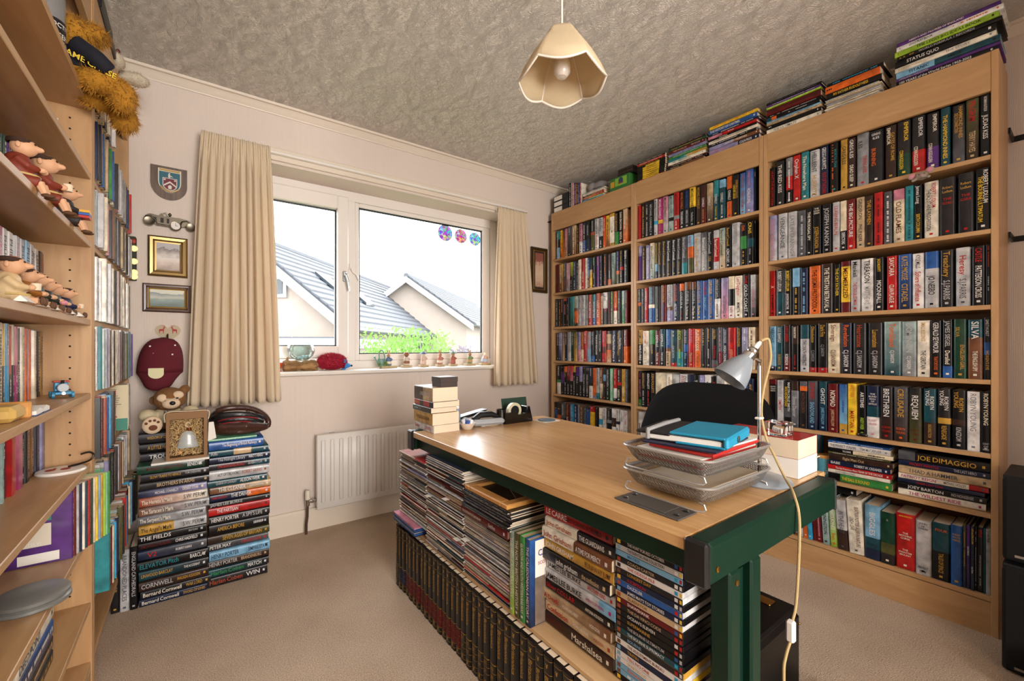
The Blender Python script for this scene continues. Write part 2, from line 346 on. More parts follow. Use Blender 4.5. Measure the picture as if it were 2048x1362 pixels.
# curtain track on its batten
ct = thing('curtain_track', 'white curtain track on a painted batten across the window top', 'curtain track', (1.05, 2.78, 2.16))
MB().box((.045, 2.782, 2.165), (2.2, 2.8, 2.235), bev=.003).build('batten', 'paint_cream', ct)
MB().box((.045, 2.755, 2.192), (2.2, 2.782, 2.207), bev=.003).build('rail', 'white_gloss', ct)
def curtain(label, xt, xb, zt, zb, nf, y, seed):
    rn = random.Random(seed); nu, nv = nf*14, 46; ph = [rn.uniform(-.9, .9) for _ in range(nf+2)]; am = [rn.uniform(.55, 1.25) for _ in range(nf+2)]
    vs = []; fs = []
    for j in range(nv+1):
        t = j/nv; k = t**.8
        for i in range(nu+1):
            u = i/nu; q = u*nf; a = int(min(q, nf-1)); f = q-a
            amp = am[a]*(1-f)+am[a+1]*f; pp = ph[a]*(1-f)+ph[a+1]*f
            uu = u+.012*math.sin(q*2*PI+1+pp)*k
            x = (xt[0]+(xt[1]-xt[0])*uu)*(1-k)+(xb[0]+(xb[1]-xb[0])*uu)*k
            ss = math.sin(q*2*PI+pp*k*1.6+.5*math.sin(q*1.7+t*2)); d = .027*amp*(.28+.8*k)*(ss-.25*math.cos(q*4*PI+pp*2))+.006*math.sin(q*5.1+t*3)*k
            if t < .085: d += .006*math.sin(q*6*PI+pp)*(1 if .02 < t < .07 else .6); d *= .7
            if abs(t-.045) < .012: d += .004
            z = zt+(zb-zt)*t+(.004*math.sin(q*6*PI) if j == 0 else 0)+.006*math.sin(q*2*PI+pp)*(t > .9)
            vs.append((x, y-.01+d-.03*t, z))
    for j in range(nv):
        for i in range(nu): a = j*(nu+1)+i; fs.append((a, a+1, a+nu+2, a+nu+1))
    c = thing('curtain', label, 'curtain', ((xt[0]+xt[1])/2, y, zb), group='cream window curtains')
    m = MB(); m.add(vs, fs); o = m.build('curtain_panel', 'curtain_cloth', c, True, ang=180)
    s = o.modifiers.new('thickness', 'SOLIDIFY'); s.thickness = .0025
    m = MB()
    for i in range(nf+1):
        x = xt[0]+(xt[1]-xt[0])*i/nf; m.tube([(x, y+.002, zt-.05), (x, y+.012, zt-.045), (x, y+.016, zt-.02), (x, y+.028, zt+.012)], .0022, 5)
    m.build('curtain_hooks', 'white_gloss', c)
def curtain_mat():
    m = M('curtain_cloth', 'e3d1b4', .9, spec=.15, sheen=.2, bump=.15, bscale=500); N, L = nodes(m); b = N['Principled BSDF']
    t = N.new('ShaderNodeBsdfTranslucent'); t.inputs[0].default_value = lin('e8c58e'); x = N.new('ShaderNodeMixShader'); x.inputs[0].default_value = .22
    out = N['Material Output']; L.new(b.outputs[0], x.inputs[1]); L.new(t.outputs[0], x.inputs[2]); L.new(x.outputs[0], out.inputs[0])
curtain_mat()
curtain('long cream curtain hanging left of the window beside the framed pictures', (.03, .335), (-.03, .385), 2.20, .80, 10, 2.71, 3)
curtain('short-looking cream curtain hanging right of the window beside the wall bookcases', (1.885, 2.15), (1.83, 2.255), 2.175, .80, 8, 2.735, 5)
# ---------------------------------------------------------------- radiator
rd = thing('radiator', 'white fluted panel radiator with valve under the window', 'radiator', (1.0, 2.73, 0))
m = MB().box((.58, 2.712, .135), (1.42, 2.724, .575), bev=.006)
for i in range(16): x = .615+i*.051; m.box((x-.012, 2.703, .175), (x+.012, 2.714, .545), bev=.008)
m.build('front_panel', 'radiator_white', rd, True, ang=50)
MB().box((.592, 2.756, .14), (1.41, 2.766, .57), bev=.004).build('rear_panel', 'radiator_white', rd)
MB().box((.585, 2.722, .556), (1.415, 2.762, .572), bev=.003).build('top_grille', 'radiator_white', rd)
MB().box((.583, 2.722, .15), (.588, 2.76, .56)).build('side_cover', 'radiator_white', rd)
for x in (.67, 1.3): MB().box((x, 2.764, .15), (x+.03, 2.8, .57)).build('wall_bracket', 'steel', rd)
vv = MB().tube([(.528, 2.742, 0), (.529, 2.742, .06), (.534, 2.742, .1), (.536, 2.742, .18)], .0075, 10).build('pipe', M('old_pipe', '4a3528', .5), rd, True)
m = MB().tube([(.536, 2.742, .165), (.536, 2.742, .2)], .012, 12); m.tube([(.536, 2.742, .19), (.59, 2.742, .19)], [.011, .011], 12); m.tube([(.555, 2.742, .19), (.568, 2.742, .19)], .015, 6)
m.build('valve', 'chrome', rd, True); MB().lathe([(.011, .2), (.015, .203), (.014, .25), (.012, .254), (.004, .255)], 14, (.536, 2.742, 0)).build('valve_cap', M('valve_plastic', 'd8cdbd', .4), rd, True)
# ---------------------------------------------------------------- outside
S_, C_ = math.sin(YAW), math.cos(YAW)
def cw(u, d, z): return Vector((S_*d+C_*u, C_*d-S_*u, z))
M('render_wall', '857c73', .9, nz=.1, nscale=4, bump=.3, bscale=90); M('roof_tile', '42464b', .8, nz=.2, nscale=6); M('white_pvc', 'a9a9a9', .4); M('dark_pane', '2d3439', .1); M('lawn', '566045', .95, nz=.3, nscale=3); M('fence', '8b857c', .9); M('gutter', '404446', .5)
struct(MB().box((-40, 3.4, -3.0), (60, 60, -2.9)).build('ground', 'lawn'))
struct(MB().box((-.6, 3.0, 2.26), (2.9, 3.46, 2.33)).build('trim_4', 'white_pvc'))   # eaves overhang above the window
def house(label, u0, d0, zap, half, zeave, rdir, length, rows, wins, gwin=None, tiles=True):
    ap = cw(u0, d0, 0); r = Vector(rdir).normalized(); q = Vector((r.y, -r.x, 0))   # q: to the right of the gable
    t = thing('house', label, 'house', (ap.x, ap.y, -2.9))
    E = lambda a, b, z: ap+q*a+r*b+Vector((0, 0, z))
    m = MB(); g = [(-half, -2.9), (half, -2.9), (half, zeave), (0, zap), (-half, zeave)]
    m.loft([[E(a, b, z) for a, z in g] for b in (0, length)][::1]); m.build('walls', 'render_wall', t)
    pit = (zap-zeave)/half; ov = .35
    for sd in (1, -1):
        rf = MB(); a0, a1 = 0, (half+ov)*sd
        rf.loft([[E(a, b, zap+.05-abs(a)*pit+k) for a, k in ((a0, 0), (a1, 0), (a1, .1), (a0, .1))] for b in (-.25, length+.25)])
        ro = rf.build('roof_slope', 'roof_tile', t)
        if sd == 1:
            n = rows
            for i in range(n):
                f0, f1 = i/n*(half+ov), (i+1)/n*(half+ov)+.05
                c = MB(); z = lambda a: zap+.15-abs(a)*pit
                c.loft([[E(f0, b, z(f0)+.005), E(f1, b, z(f1)+.005), E(f1, b, z(f1)+.07), E(f0, b, z(f0)+.02)] for b in (-.28, length+.25)])
                c.build('tile_course', 'roof_tile', ro)
        c = MB(); c.loft([[E(a, b, zap+.12-abs(a)*pit+k) for b, k in ((-.34, -.02), (-.34, -.24), (-.27, -.24), (-.27, -.02))] for a in (0, (half+ov)*sd)]); c.build('bargeboard', 'white_pvc', t)
        c = MB(); c.tube([E((half+ov+.04)*sd, -.25, zeave-ov*pit+.1), E((half+ov+.04)*sd, length+.25, zeave-ov*pit+.1)], .07, 8); c.build('gutter', 'gutter', t)
    MB().tube([E(0, -.3, zap+.14), E(0, length+.3, zap+.14)], .1, 8).build('ridge', 'roof_tile', t)
    for (b, z, w, hh) in wins:
        f = MB().box((0, 0, 0), (.08, w, hh)); mt = Matrix.Translation(E(half-.02, b, z)) @ Matrix(((q.x, r.x, 0, 0), (q.y, r.y, 0, 0), (0, 0, 1, 0), (0, 0, 0, 1)))
        f.v = [tuple(mt @ Vector(p)) for p in f.v]; fo = f.build('window', 'white_pvc', t)
        for k in (0, 1):
            p = MB().box((.07, .07+k*w/2, .08), (.09, w/2-.04+k*w/2, hh-.08)); p.v = [tuple(mt @ Vector(x)) for x in p.v]; p.build('pane', 'dark_pane', fo)
    if gwin:
        for (a, z, w, hh) in gwin:
            f = MB(); f.loft([[E(a, b, z), E(a+w, b, z), E(a+w, b, z+hh), E(a, b, z+hh)] for b in (.02, -.06)]); fo = f.build('window', 'white_pvc', t)
            p = MB(); p.loft([[E(a+.08, b, z+.08), E(a+w-.08, b, z+.08), E(a+w-.08, b, z+hh-.08), E(a+.08, b, z+hh-.08)] for b in (-.03, -.08)]); p.build('pane', 'dark_pane', fo)
    return t, E
h1, E1 = house('nearer grey-roofed house with roof lights behind the left pane', -6.13, 10, 3.52, 2.3, 1.65, (.658, .757, 0), 9.4, 13, ((1.0, .1, 1.3, 1.15), (5.2, .2, 1.2, 1.1)), ((.62, 2.22, .34, .5),))
for b, a in ((2.4, 1.25), (1.2, .95)):
    m = MB(); z = lambda a: 3.52+.22-a*(3.52-1.65)/2.3
    m.loft([[E1(a, bb, z(a)), E1(a+.55, bb, z(a+.55)), E1(a+.55, bb, z(a+.55)+.08), E1(a, bb, z(a)+.08)] for bb in (b, b+.6)]); m.build('roof_light', 'dark_pane', h1)
h2, E2 = house('farther gabled house with a downpipe behind the right pane', -3.95, 16.5, 3.63, 2.25, 2.05, (.70, .714, 0), 11, 12, ((.6, .1, .8, 1.25), (5.0, .1, 1.2, 1.2)))
m = MB(); m.tube([E2(2.62, 3.2, 1.85), E2(2.45, 3.2, 1.7), E2(2.36, 3.2, 1.5), E2(2.36, 3.2, -2.9)], .045, 8); m.build('downpipe', 'gutter', h2, True)
g = cw(-4.3, 7.6, -2.9); ga = thing('garage', 'low flat-roofed outbuilding with white fascia below the near house gable', 'outbuilding', g)
m = MB(); P4 = [cw(-6.5, 7.2, 0), cw(-3.15, 7.9, 0), cw(-2.9, 9.4, 0), cw(-6.5, 9.2, 0)]
m.loft([[p+Vector((0, 0, z)) for p in P4] for z in (-2.9, 1.08)]); m.build('walls', 'render_wall', ga)
m = MB(); P5 = [cw(-6.6, 7.1, 0), cw(-3.05, 7.8, 0), cw(-2.8, 9.5, 0), cw(-6.6, 9.3, 0)]
m.loft([[p+Vector((0, 0, z)) for p in P5] for z in (1.06, 1.24)]); m.build('fascia', 'white_pvc', ga)
m = MB(); m.loft([[p+Vector((0, 0, z)) for p in P5] for z in (1.24, 1.27)]); m.build('felt_roof', 'roof_tile', ga)
tr = thing('garden_tree', 'bright green leafy tree in the garden just outside the window', 'tree', cw(-1.55, 6.3, -2.9))
b0 = cw(-1.55, 6.3, 0); m = MB(); m.tube([b0+Vector((0, 0, -2.9)), b0+Vector((.05, .05, -1)), b0+Vector((0, .1, .6))], [.12, .09, .03], 8)
for i in range(9): a = i*.7; m.tube([b0+Vector((0, 0, -1+i*.15)), b0+Vector((math.cos(a)*.8, math.sin(a)*.8, .2+i*.1))], [.03, .008], 5)
m.build('trunk', M('bark', '5a4a3a', .9), tr)
def leaf_cloud(n, ce, rad, ls, rn):
    m = MB()
    for i in range(n):
        while 1:
            p = Vector((rn.uniform(-1, 1), rn.uniform(-1, 1), rn.uniform(-1, 1)))
            if .25 < p.length < 1+.18*math.sin(p.x*9)*math.cos(p.y*7+p.z*5): break
        p = Vector(ce)+Vector((p.x*rad[0], p.y*rad[1], p.z*rad[2]))
        e = Euler((rn.uniform(0, 6), rn.uniform(0, 6), rn.uniform(0, 6))).to_matrix(); s = ls*rn.uniform(.6, 1.2)
        m.add([p+e @ Vector(q)*s for q in ((-1, 0, 0), (0, -.42, .1), (1, 0, 0), (0, .42, .1))], [(0, 1, 2, 3)])
    return m
def leaf_mat(name, c):
    m = M(name, c, .6, nz=.3, nscale=5); N, L = nodes(m); t = N.new('ShaderNodeBsdfTranslucent'); t.inputs[0].default_value = lin(c); x = N.new('ShaderNodeMixShader'); x.inputs[0].default_value = .4
    L.new(N['Principled BSDF'].outputs[0], x.inputs[1]); L.new(t.outputs[0], x.inputs[2]); L.new(x.outputs[0], N['Material Output'].inputs[0])
leaf_mat('leaf', '5d8438'); leaf_mat('grey_leaf', '67626a')
o = leaf_cloud(12000, b0+Vector((0, 0, .32)), (1.02, 1.02, 1.05), .036, R).build('foliage', 'leaf', tr); o['kind'] = 'stuff'
s2 = thing('shrub', 'muted grey-purple shrub beyond the green tree below the far house', 'shrub', cw(-.95, 9, -2.9))
MB().tube([cw(-.95, 9, -2.9), cw(-.95, 9, .4)], [.08, .02], 6).build('stem', 'bark', s2)
o = leaf_cloud(1800, cw(-.95, 9, .35), (.8, .8, .75), .07, R).build('foliage', 'grey_leaf', s2); o['kind'] = 'stuff'
# ---------------------------------------------------------------- bookcases
M('bracket_black', '1d1b1b', .4, .6); M('hole', '24170e', .9)
def bookcase(label, xf, sg, y0, y1, shelves, ztop=2.22, plinth=.125, rec=0, dep=.28):
    b = thing('bookcase', label, 'bookcase', (xf+sg*dep/2, (y0+y1)/2, 0), group='beech bookcases')
    xb = xf+sg*dep
    for y in (y0, y1-.02): MB().box((xf, y, 0), (xb, y+.02, ztop), bev=.0015).build('side_panel', 'beech_z', b)
    MB().box((xf+sg*.004, y0+.02, ztop-.02), (xb, y1-.02, ztop-.002)).build('top_panel', 'beech_y', b)
    MB().box((xf+sg*.002, y0+.02, 2.07), (xf+sg*.02, y1-.02, ztop), bev=.0015).build('frieze', 'beech_y', b)
    MB().box((xb-sg*.006, y0+.02, .05), (xb-sg*.001, y1-.02, ztop-.02)).build('back_panel', M('back_board', '8c6a4a', .6), b)
    MB().box((xf+sg*(.003+rec), y0+.02, 0), (xf+sg*(.021+rec), y1-.02, plinth), bev=.001).build('plinth', 'beech_y', b)
    for z in shelves: MB().box((xf+sg*.003, y0+.02, z-.018), (xb-sg*.006, y1-.02, z), bev=.0015).build('shelf', 'beech_y', b)
    return b
SR = dict(C=[1.829, 1.547, 1.258, .972, .69, .462, .146], B=[1.829, 1.546, 1.258, .972, .69, .42, .146], A=[1.829, 1.546, 1.261, .98, .702, .43, .146])
YR = dict(C=(.214, 1.045), B=(1.047, 1.884), A=(1.886, 2.732))
WHERE = dict(C='bookcase nearest the camera', B='middle wall bookcase', A='wall bookcase beside the curtain', N='left-hand bookcase')
bookcase('tall beech wall bookcase nearest the camera beside the speakers', 2.43, 1, *YR['C'], SR['C'])
bookcase('tall beech wall bookcase in the middle behind the office chair', 2.43, 1, *YR['B'], SR['B'])
bookcase('tall beech wall bookcase in the corner by the right curtain', 2.43, 1, *YR['A'], SR['A'])
SL = [1.835, 1.625, 1.418, 1.181, .958, .744, .535, .32, .14]
bn = bookcase('tall beech bookcase at the left edge holding monk figurines', -.25, -1, .95, 1.838, SL, plinth=.12, dep=.29)
bookcase('tall beech bookcase left of the pictures packed with magazines', -.25, -1, 1.842, 2.735, SL, plinth=.12, rec=.045, dep=.29)
m = MB()
for k in range(60):
    z = .19+k*.0325
    if all(not (s-.03 < z < s+.012) for s in SL) and z < 2.05:
        for x in (-.298, -.5): m.lathe([(.0028, 0), (.0028, .0006)], 8, (0, 0, 0), Matrix.Translation((x, 1.8178, z)) @ Matrix.Rotation(PI/2, 4, 'X'))
o = m.build('peg_holes', 'hole', bn); o['kind'] = 'stuff'
for z, y in ((1.99, .2), (1.56, .2)):
    w = thing('wall_bracket', 'black metal angle bracket high on the wall beside the nearest bookcase' if z > 1.8 else 'black metal angle bracket at mid height beside the nearest bookcase', 'bracket', (2.8, y, z))
    MB().box((2.705, .206, z-.012), (2.84, .213, z+.012)).build('arm', 'bracket_black', w)
    MB().box((2.835, .08, z-.012), (2.839, .213, z+.012)).build('wall_plate', 'bracket_black', w)
    MB().lathe([(.004, 0), (.003, .003)], 10, (0, 0, 0), Matrix.Translation((2.835, .11, z)) @ Matrix.Rotation(-PI/2, 4, 'Y')).build('screw', 'steel', w)
w = thing('wall_bracket', 'black metal bracket joining the corner bookcase top to the window wall', 'bracket', (2.46, 2.75, 2.17))
MB().box((2.445, 2.733, 2.165), (2.47, 2.737, 2.205)).box((2.445, 2.737, 2.165), (2.47, 2.80, 2.169)).build('arm', 'bracket_black', w)
# ---------------------------------------------------------------- books
def parse_cover(s):
    segs = []; f = 0.0; i = 0; cur = s[0]; i = 1; top = cur; grad = None
    while i < len(s):
        ch = s[i]
        if ch == '~': grad = s[i+1]; i += 2
        elif ch.isdigit():
            g = int(ch)/10; segs.append((f, g, top, grad or top)); f = g; top = s[i+1]; grad = None; i += 2
        else: i += 1
    segs.append((f, 1.0, top, grad or top)); return segs
def book(spec, w, h, d, mtx, label, group, cat='book', name='hardback_book', soft=False, bul=None, jit=None):
    fl = spec.split('|'); segs = parse_cover(fl[0]); texts = []
    for t in fl[1:]:
        if t[0] == 'h' and t[1:].isdigit(): continue
        texts.append(t)
    bul = (.0012 if soft else min(.006, w*.14)) if bul is None else bul
    th = .0008 if soft else .0022
    AF = (-.5, -.475, -.42, -.345, .345, .42, .475, .5); AX = (-.0006/bul, .3, .75, 1, 1, .75, .3, -.0006/bul); A = 7
    arc = [(-bul*q, w*f) for q, f in zip(AX, AF)]
    outer = [(d, -w/2)]+arc+[(d, w/2)]; n = len(outer)
    inner = [(d, -w/2+th)]+[(x+th, max(-w/2+th, min(w/2-th, y))) for x, y in arc]+[(d, w/2-th)]
    m = MB()
    for (f0, f1, c0, c1) in segs:
        za, zb = h*(1-f0), h*(1-f1); b = len(m.v)
        m.v += [(x, y, za) for x, y in outer]+[(x, y, zb) for x, y in outer]
        C0, C1 = PALL[c0], PALL[c1]
        for i in range(n-1): m.face([b+i, b+n+i, b+n+i+1, b+i+1], [C0, C1, C1, C0])
    cb, ct = PALL[segs[-1][3]], PALL[segs[0][2]]
    for z, cc, fl_ in ((h, ct, 0), (0, cb, 1)):
        b = len(m.v); m.v += [(x, y, z) for x, y in outer]+[(x, y, z) for x, y in inner]
        for i in range(n-1): q = [b+i, b+i+1, b+n+i+1, b+n+i]; m.face(q[::-1] if not fl_ else q, cc)
    b = len(m.v); m.v += [(x, y, h) for x, y in inner]+[(x, y, 0) for x, y in inner]
    for i in range(n-1): m.face([b+i, b+i+1, b+n+i+1, b+n+i], ct)
    for y0, y1 in ((-w/2, -w/2+th), (w/2-th, w/2)): m.add([(d, y0, 0), (d, y1, 0), (d, y1, h), (d, y0, h)], [(0, 1, 2, 3)], cb)
    o = m.build(name, 'jacket', smooth=True, ang=40, local=True); o.matrix_world = mtx
    tag(o, label, cat, group)
    ov = .0004 if soft else .003
    MB().box((th+.001, -w/2+th, ov), (d-(.0005 if soft else .004), w/2-th, h-ov)).build('page_block', 'pages', o, local=True)
    L = MB()
    def surf(y):
        y /= w
        for k in range(A):
            if y <= AF[k+1]: f = (y-AF[k])/(AF[k+1]-AF[k]); return arc[k][0]*(1-f)+arc[k+1][0]*f-.0006
        return -.0006
    nt = len(texts)
    for ti, t in enumerate(texts):
        hd, body = t.split(':', 1); c = hd[0]; hd = hd[1:]; off, sz = 0, .46
        mode = ''
        if hd and hd[0] in '<>^': mode = hd[0]; hd = hd[1:]
        if hd: a, e = hd.split('-'); f0, f1 = int(a)/10+.03, int(e)/10-.03
        elif nt == 1: f0, f1 = .08, .9
        else: f0, f1 = .05+.9*ti/nt, .02+.9*(ti+1)/nt
        if mode == '<': off, sz = w*.175, .3
        if mode == '>': off, sz = -w*.175, .3
        ln = (f1-f0)*h; za = h*(1-f0)
        vs0 = len(L.v)
        if body == '~':      # lettering too small to read
            z = za; rr = R
            while z > za-ln:
                s = rr.uniform(.003, .008); hh = w*sz*.55
                if rr.random() < .8:
                    L.add([(0, off-hh/2, z), (0, off-hh/2, z-s), (0, off+hh/2*rr.uniform(.3, 1), z-s), (0, off+hh/2, z)], [(3, 2, 1, 0)], c)
                z -= s+.0018
        elif mode == '^':
            ws = body.split(); hh = min(.0095, ln/len(ws)*.62)
            for i, q in enumerate(ws): L.text(q, (0, 0, za-(i+.85)*ln/len(ws)), (0, -1, 0), (0, 0, 1), hh, w*.66, 'c', c)
        else:
            hh = min(w*sz, .019); tw = text_w(body)*hh
            if tw > ln/.55: hh *= max(.5, ln/.55/tw)
            L.text(body, (0, off+hh/2, za), (0, 0, -1), (0, -1, 0), hh, ln, 'l', c)
    if texts and not soft and w > .018:
        c = texts[-1][0]; s = min(.005, w*.16); L.add([(0, s, .012), (0, -s, .012), (0, -s, .012+1.6*s), (0, s, .012+1.6*s)], [(0, 1, 2, 3)], c)
    if L.v:
        L.v = [(surf(max(-w/2, min(w/2, y))), y, z) for x, y, z in L.v]
        L.build('spine_lettering', 'print', o, local=True)
    return o
def cname(spec):
    fl = spec.split('|'); s = parse_cover(fl[0]); best = max(s, key=lambda q: q[1]-q[0]); c = CN[best[2]]
    if len(s) > 1:
        oth = [CN[q[2]] for q in s if CN[q[2]] != c]
        if oth: c = c+' and '+oth[0]
    t = [q for q in fl[1:] if ':' in q]
    return c, (CN[t[0][0]] if t else None)
ROWN = ['top', 'second', 'third', 'fourth', 'fifth', 'sixth', 'bottom']
I4 = Matrix.Identity(4)
def rows(data):
    cur = None; k = 0; grp = []
    for L in data.strip().split('\n'):
        if L[0] == '@': cur = (L[1], int(L[2])); k = 0; continue
        k += 1; y, w, spec = L.split(' ', 2); y, w = int(y)/1000, int(w)/1000; cs, ri = cur
        lo, hi = (.972, 1.816) if cs == 'N' else (YR[cs][0]+.0215, YR[cs][1]-.0215)
        a_, b_ = y-w/2, y+w/2
        if a_ < lo: b_ = max(b_, lo+.009); a_ = lo
        if b_ > hi: a_ = min(a_, hi-.009); b_ = hi
        y, w = (a_+b_)/2, b_-a_
        h = .236*R.uniform(.975, 1.012)
        for q in spec.split('|'):
            if q[0] == 'h' and q[1:].isdigit(): h = int(q[1:])/1000*R.uniform(.985, 1.01)
        c, tcol = cname(spec); d = .155*R.uniform(.97, 1.03)
        if cs == 'N':
            z = SL[ri]; mt = Matrix.Translation((-.352+R.uniform(-.004, .004), y, z)) @ Matrix.Rotation(PI, 4, 'Z')
            lab = '%s paperback, %s from left on the %s shelf at left' % (c, ordn(k), ['', '', 'upper monk', 'lower monk', 'toy', 'white-disc'][ri])
            book(spec, w-.0008, h, .14, mt, lab, 'paperbacks on the left-hand bookcase', name='paperback_book', soft=True)
            continue
        z = SR[cs][ri]; lean = 0
        if cs == 'C' and ri == 6 and 5 <= k <= 16: lean = math.radians(-3.2)
        x = 2.452+R.uniform(-.005, .004)
        mt = Matrix.Translation((x, y, z+(.0005+abs(math.sin(lean))*w/2))) @ Matrix.Rotation(lean, 4, 'X')
        lab = '%s book%s, %s from left, %s shelf, %s' % (c, ' with '+tcol+' lettering' if tcol and len(c) < 9 else '', ordn(k), ROWN[ri], WHERE[cs])
        if len(lab.split()) > 16: lab = '%s book, %s from left, %s shelf, %s' % (c, ordn(k), ROWN[ri], WHERE[cs])
        if cs == 'B' and ri == 5: lab = lab.replace('sixth shelf', 'shelf beside chair')
        book(spec, w-.0008, h, d, mt, lab, 'books standing on the wall bookcases', name='hardback_book' if cs == 'C' else 'novel')
def lying(items, o, face, length, depth, zscale, where, group, cat='book', soft=False, jit=.004, rng=None, top_first=False, name='lying_hardback', total=None):
    """a pile of books lying flat; o = corner at the viewer's left end of the spine plane, on the supporting surface"""
    its = items.strip().split('\n')
    its = [l.strip().split(' ', 1) for l in its]
    if total: zscale = total/sum(int(a) for a, b in its)*1000
    z = o[2]; n = len(its); out = []
    if top_first: its = its[::-1]
    for k, (t, spec) in enumerate(its):
        w = int(t)/1000*zscale; ln = length*R.uniform(.97, 1.02); dp = depth*R.uniform(.96, 1.02)
        for q in spec.split('|'):
            if q[0] == 'h' and q[1:].isdigit(): ln = int(q[1:])/1000; dp = ln*.66
        sh = R.uniform(-jit, jit); fw = R.uniform(-jit, jit)
        if face == 'y':    # spines face -Y
            mt = Matrix(((0, 0, -1, o[0]+ln+sh), (1, 0, 0, o[1]+fw), (0, -1, 0, z+w/2), (0, 0, 0, 1)))
        else:              # spines face -X
            mt = Matrix(((1, 0, 0, o[0]+fw), (0, 0, 1, o[1]-ln+sh), (0, -1, 0, z+w/2), (0, 0, 0, 1)))
        c, tcol = cname(spec)
        lab = '%s %s%s lying %s from bottom, %s' % (c, cat, ' with '+tcol+' lettering' if tcol and len(c) < 12 else '', ordn(k+1), where)
        if len(lab.split()) > 16: lab = '%s %s lying %s from bottom, %s' % (c, cat, ordn(k+1), where)
        out.append(book(spec, w-.0006, ln, dp, mt, lab, group, name=name, soft=soft, cat=cat)); z += w
    return z, out
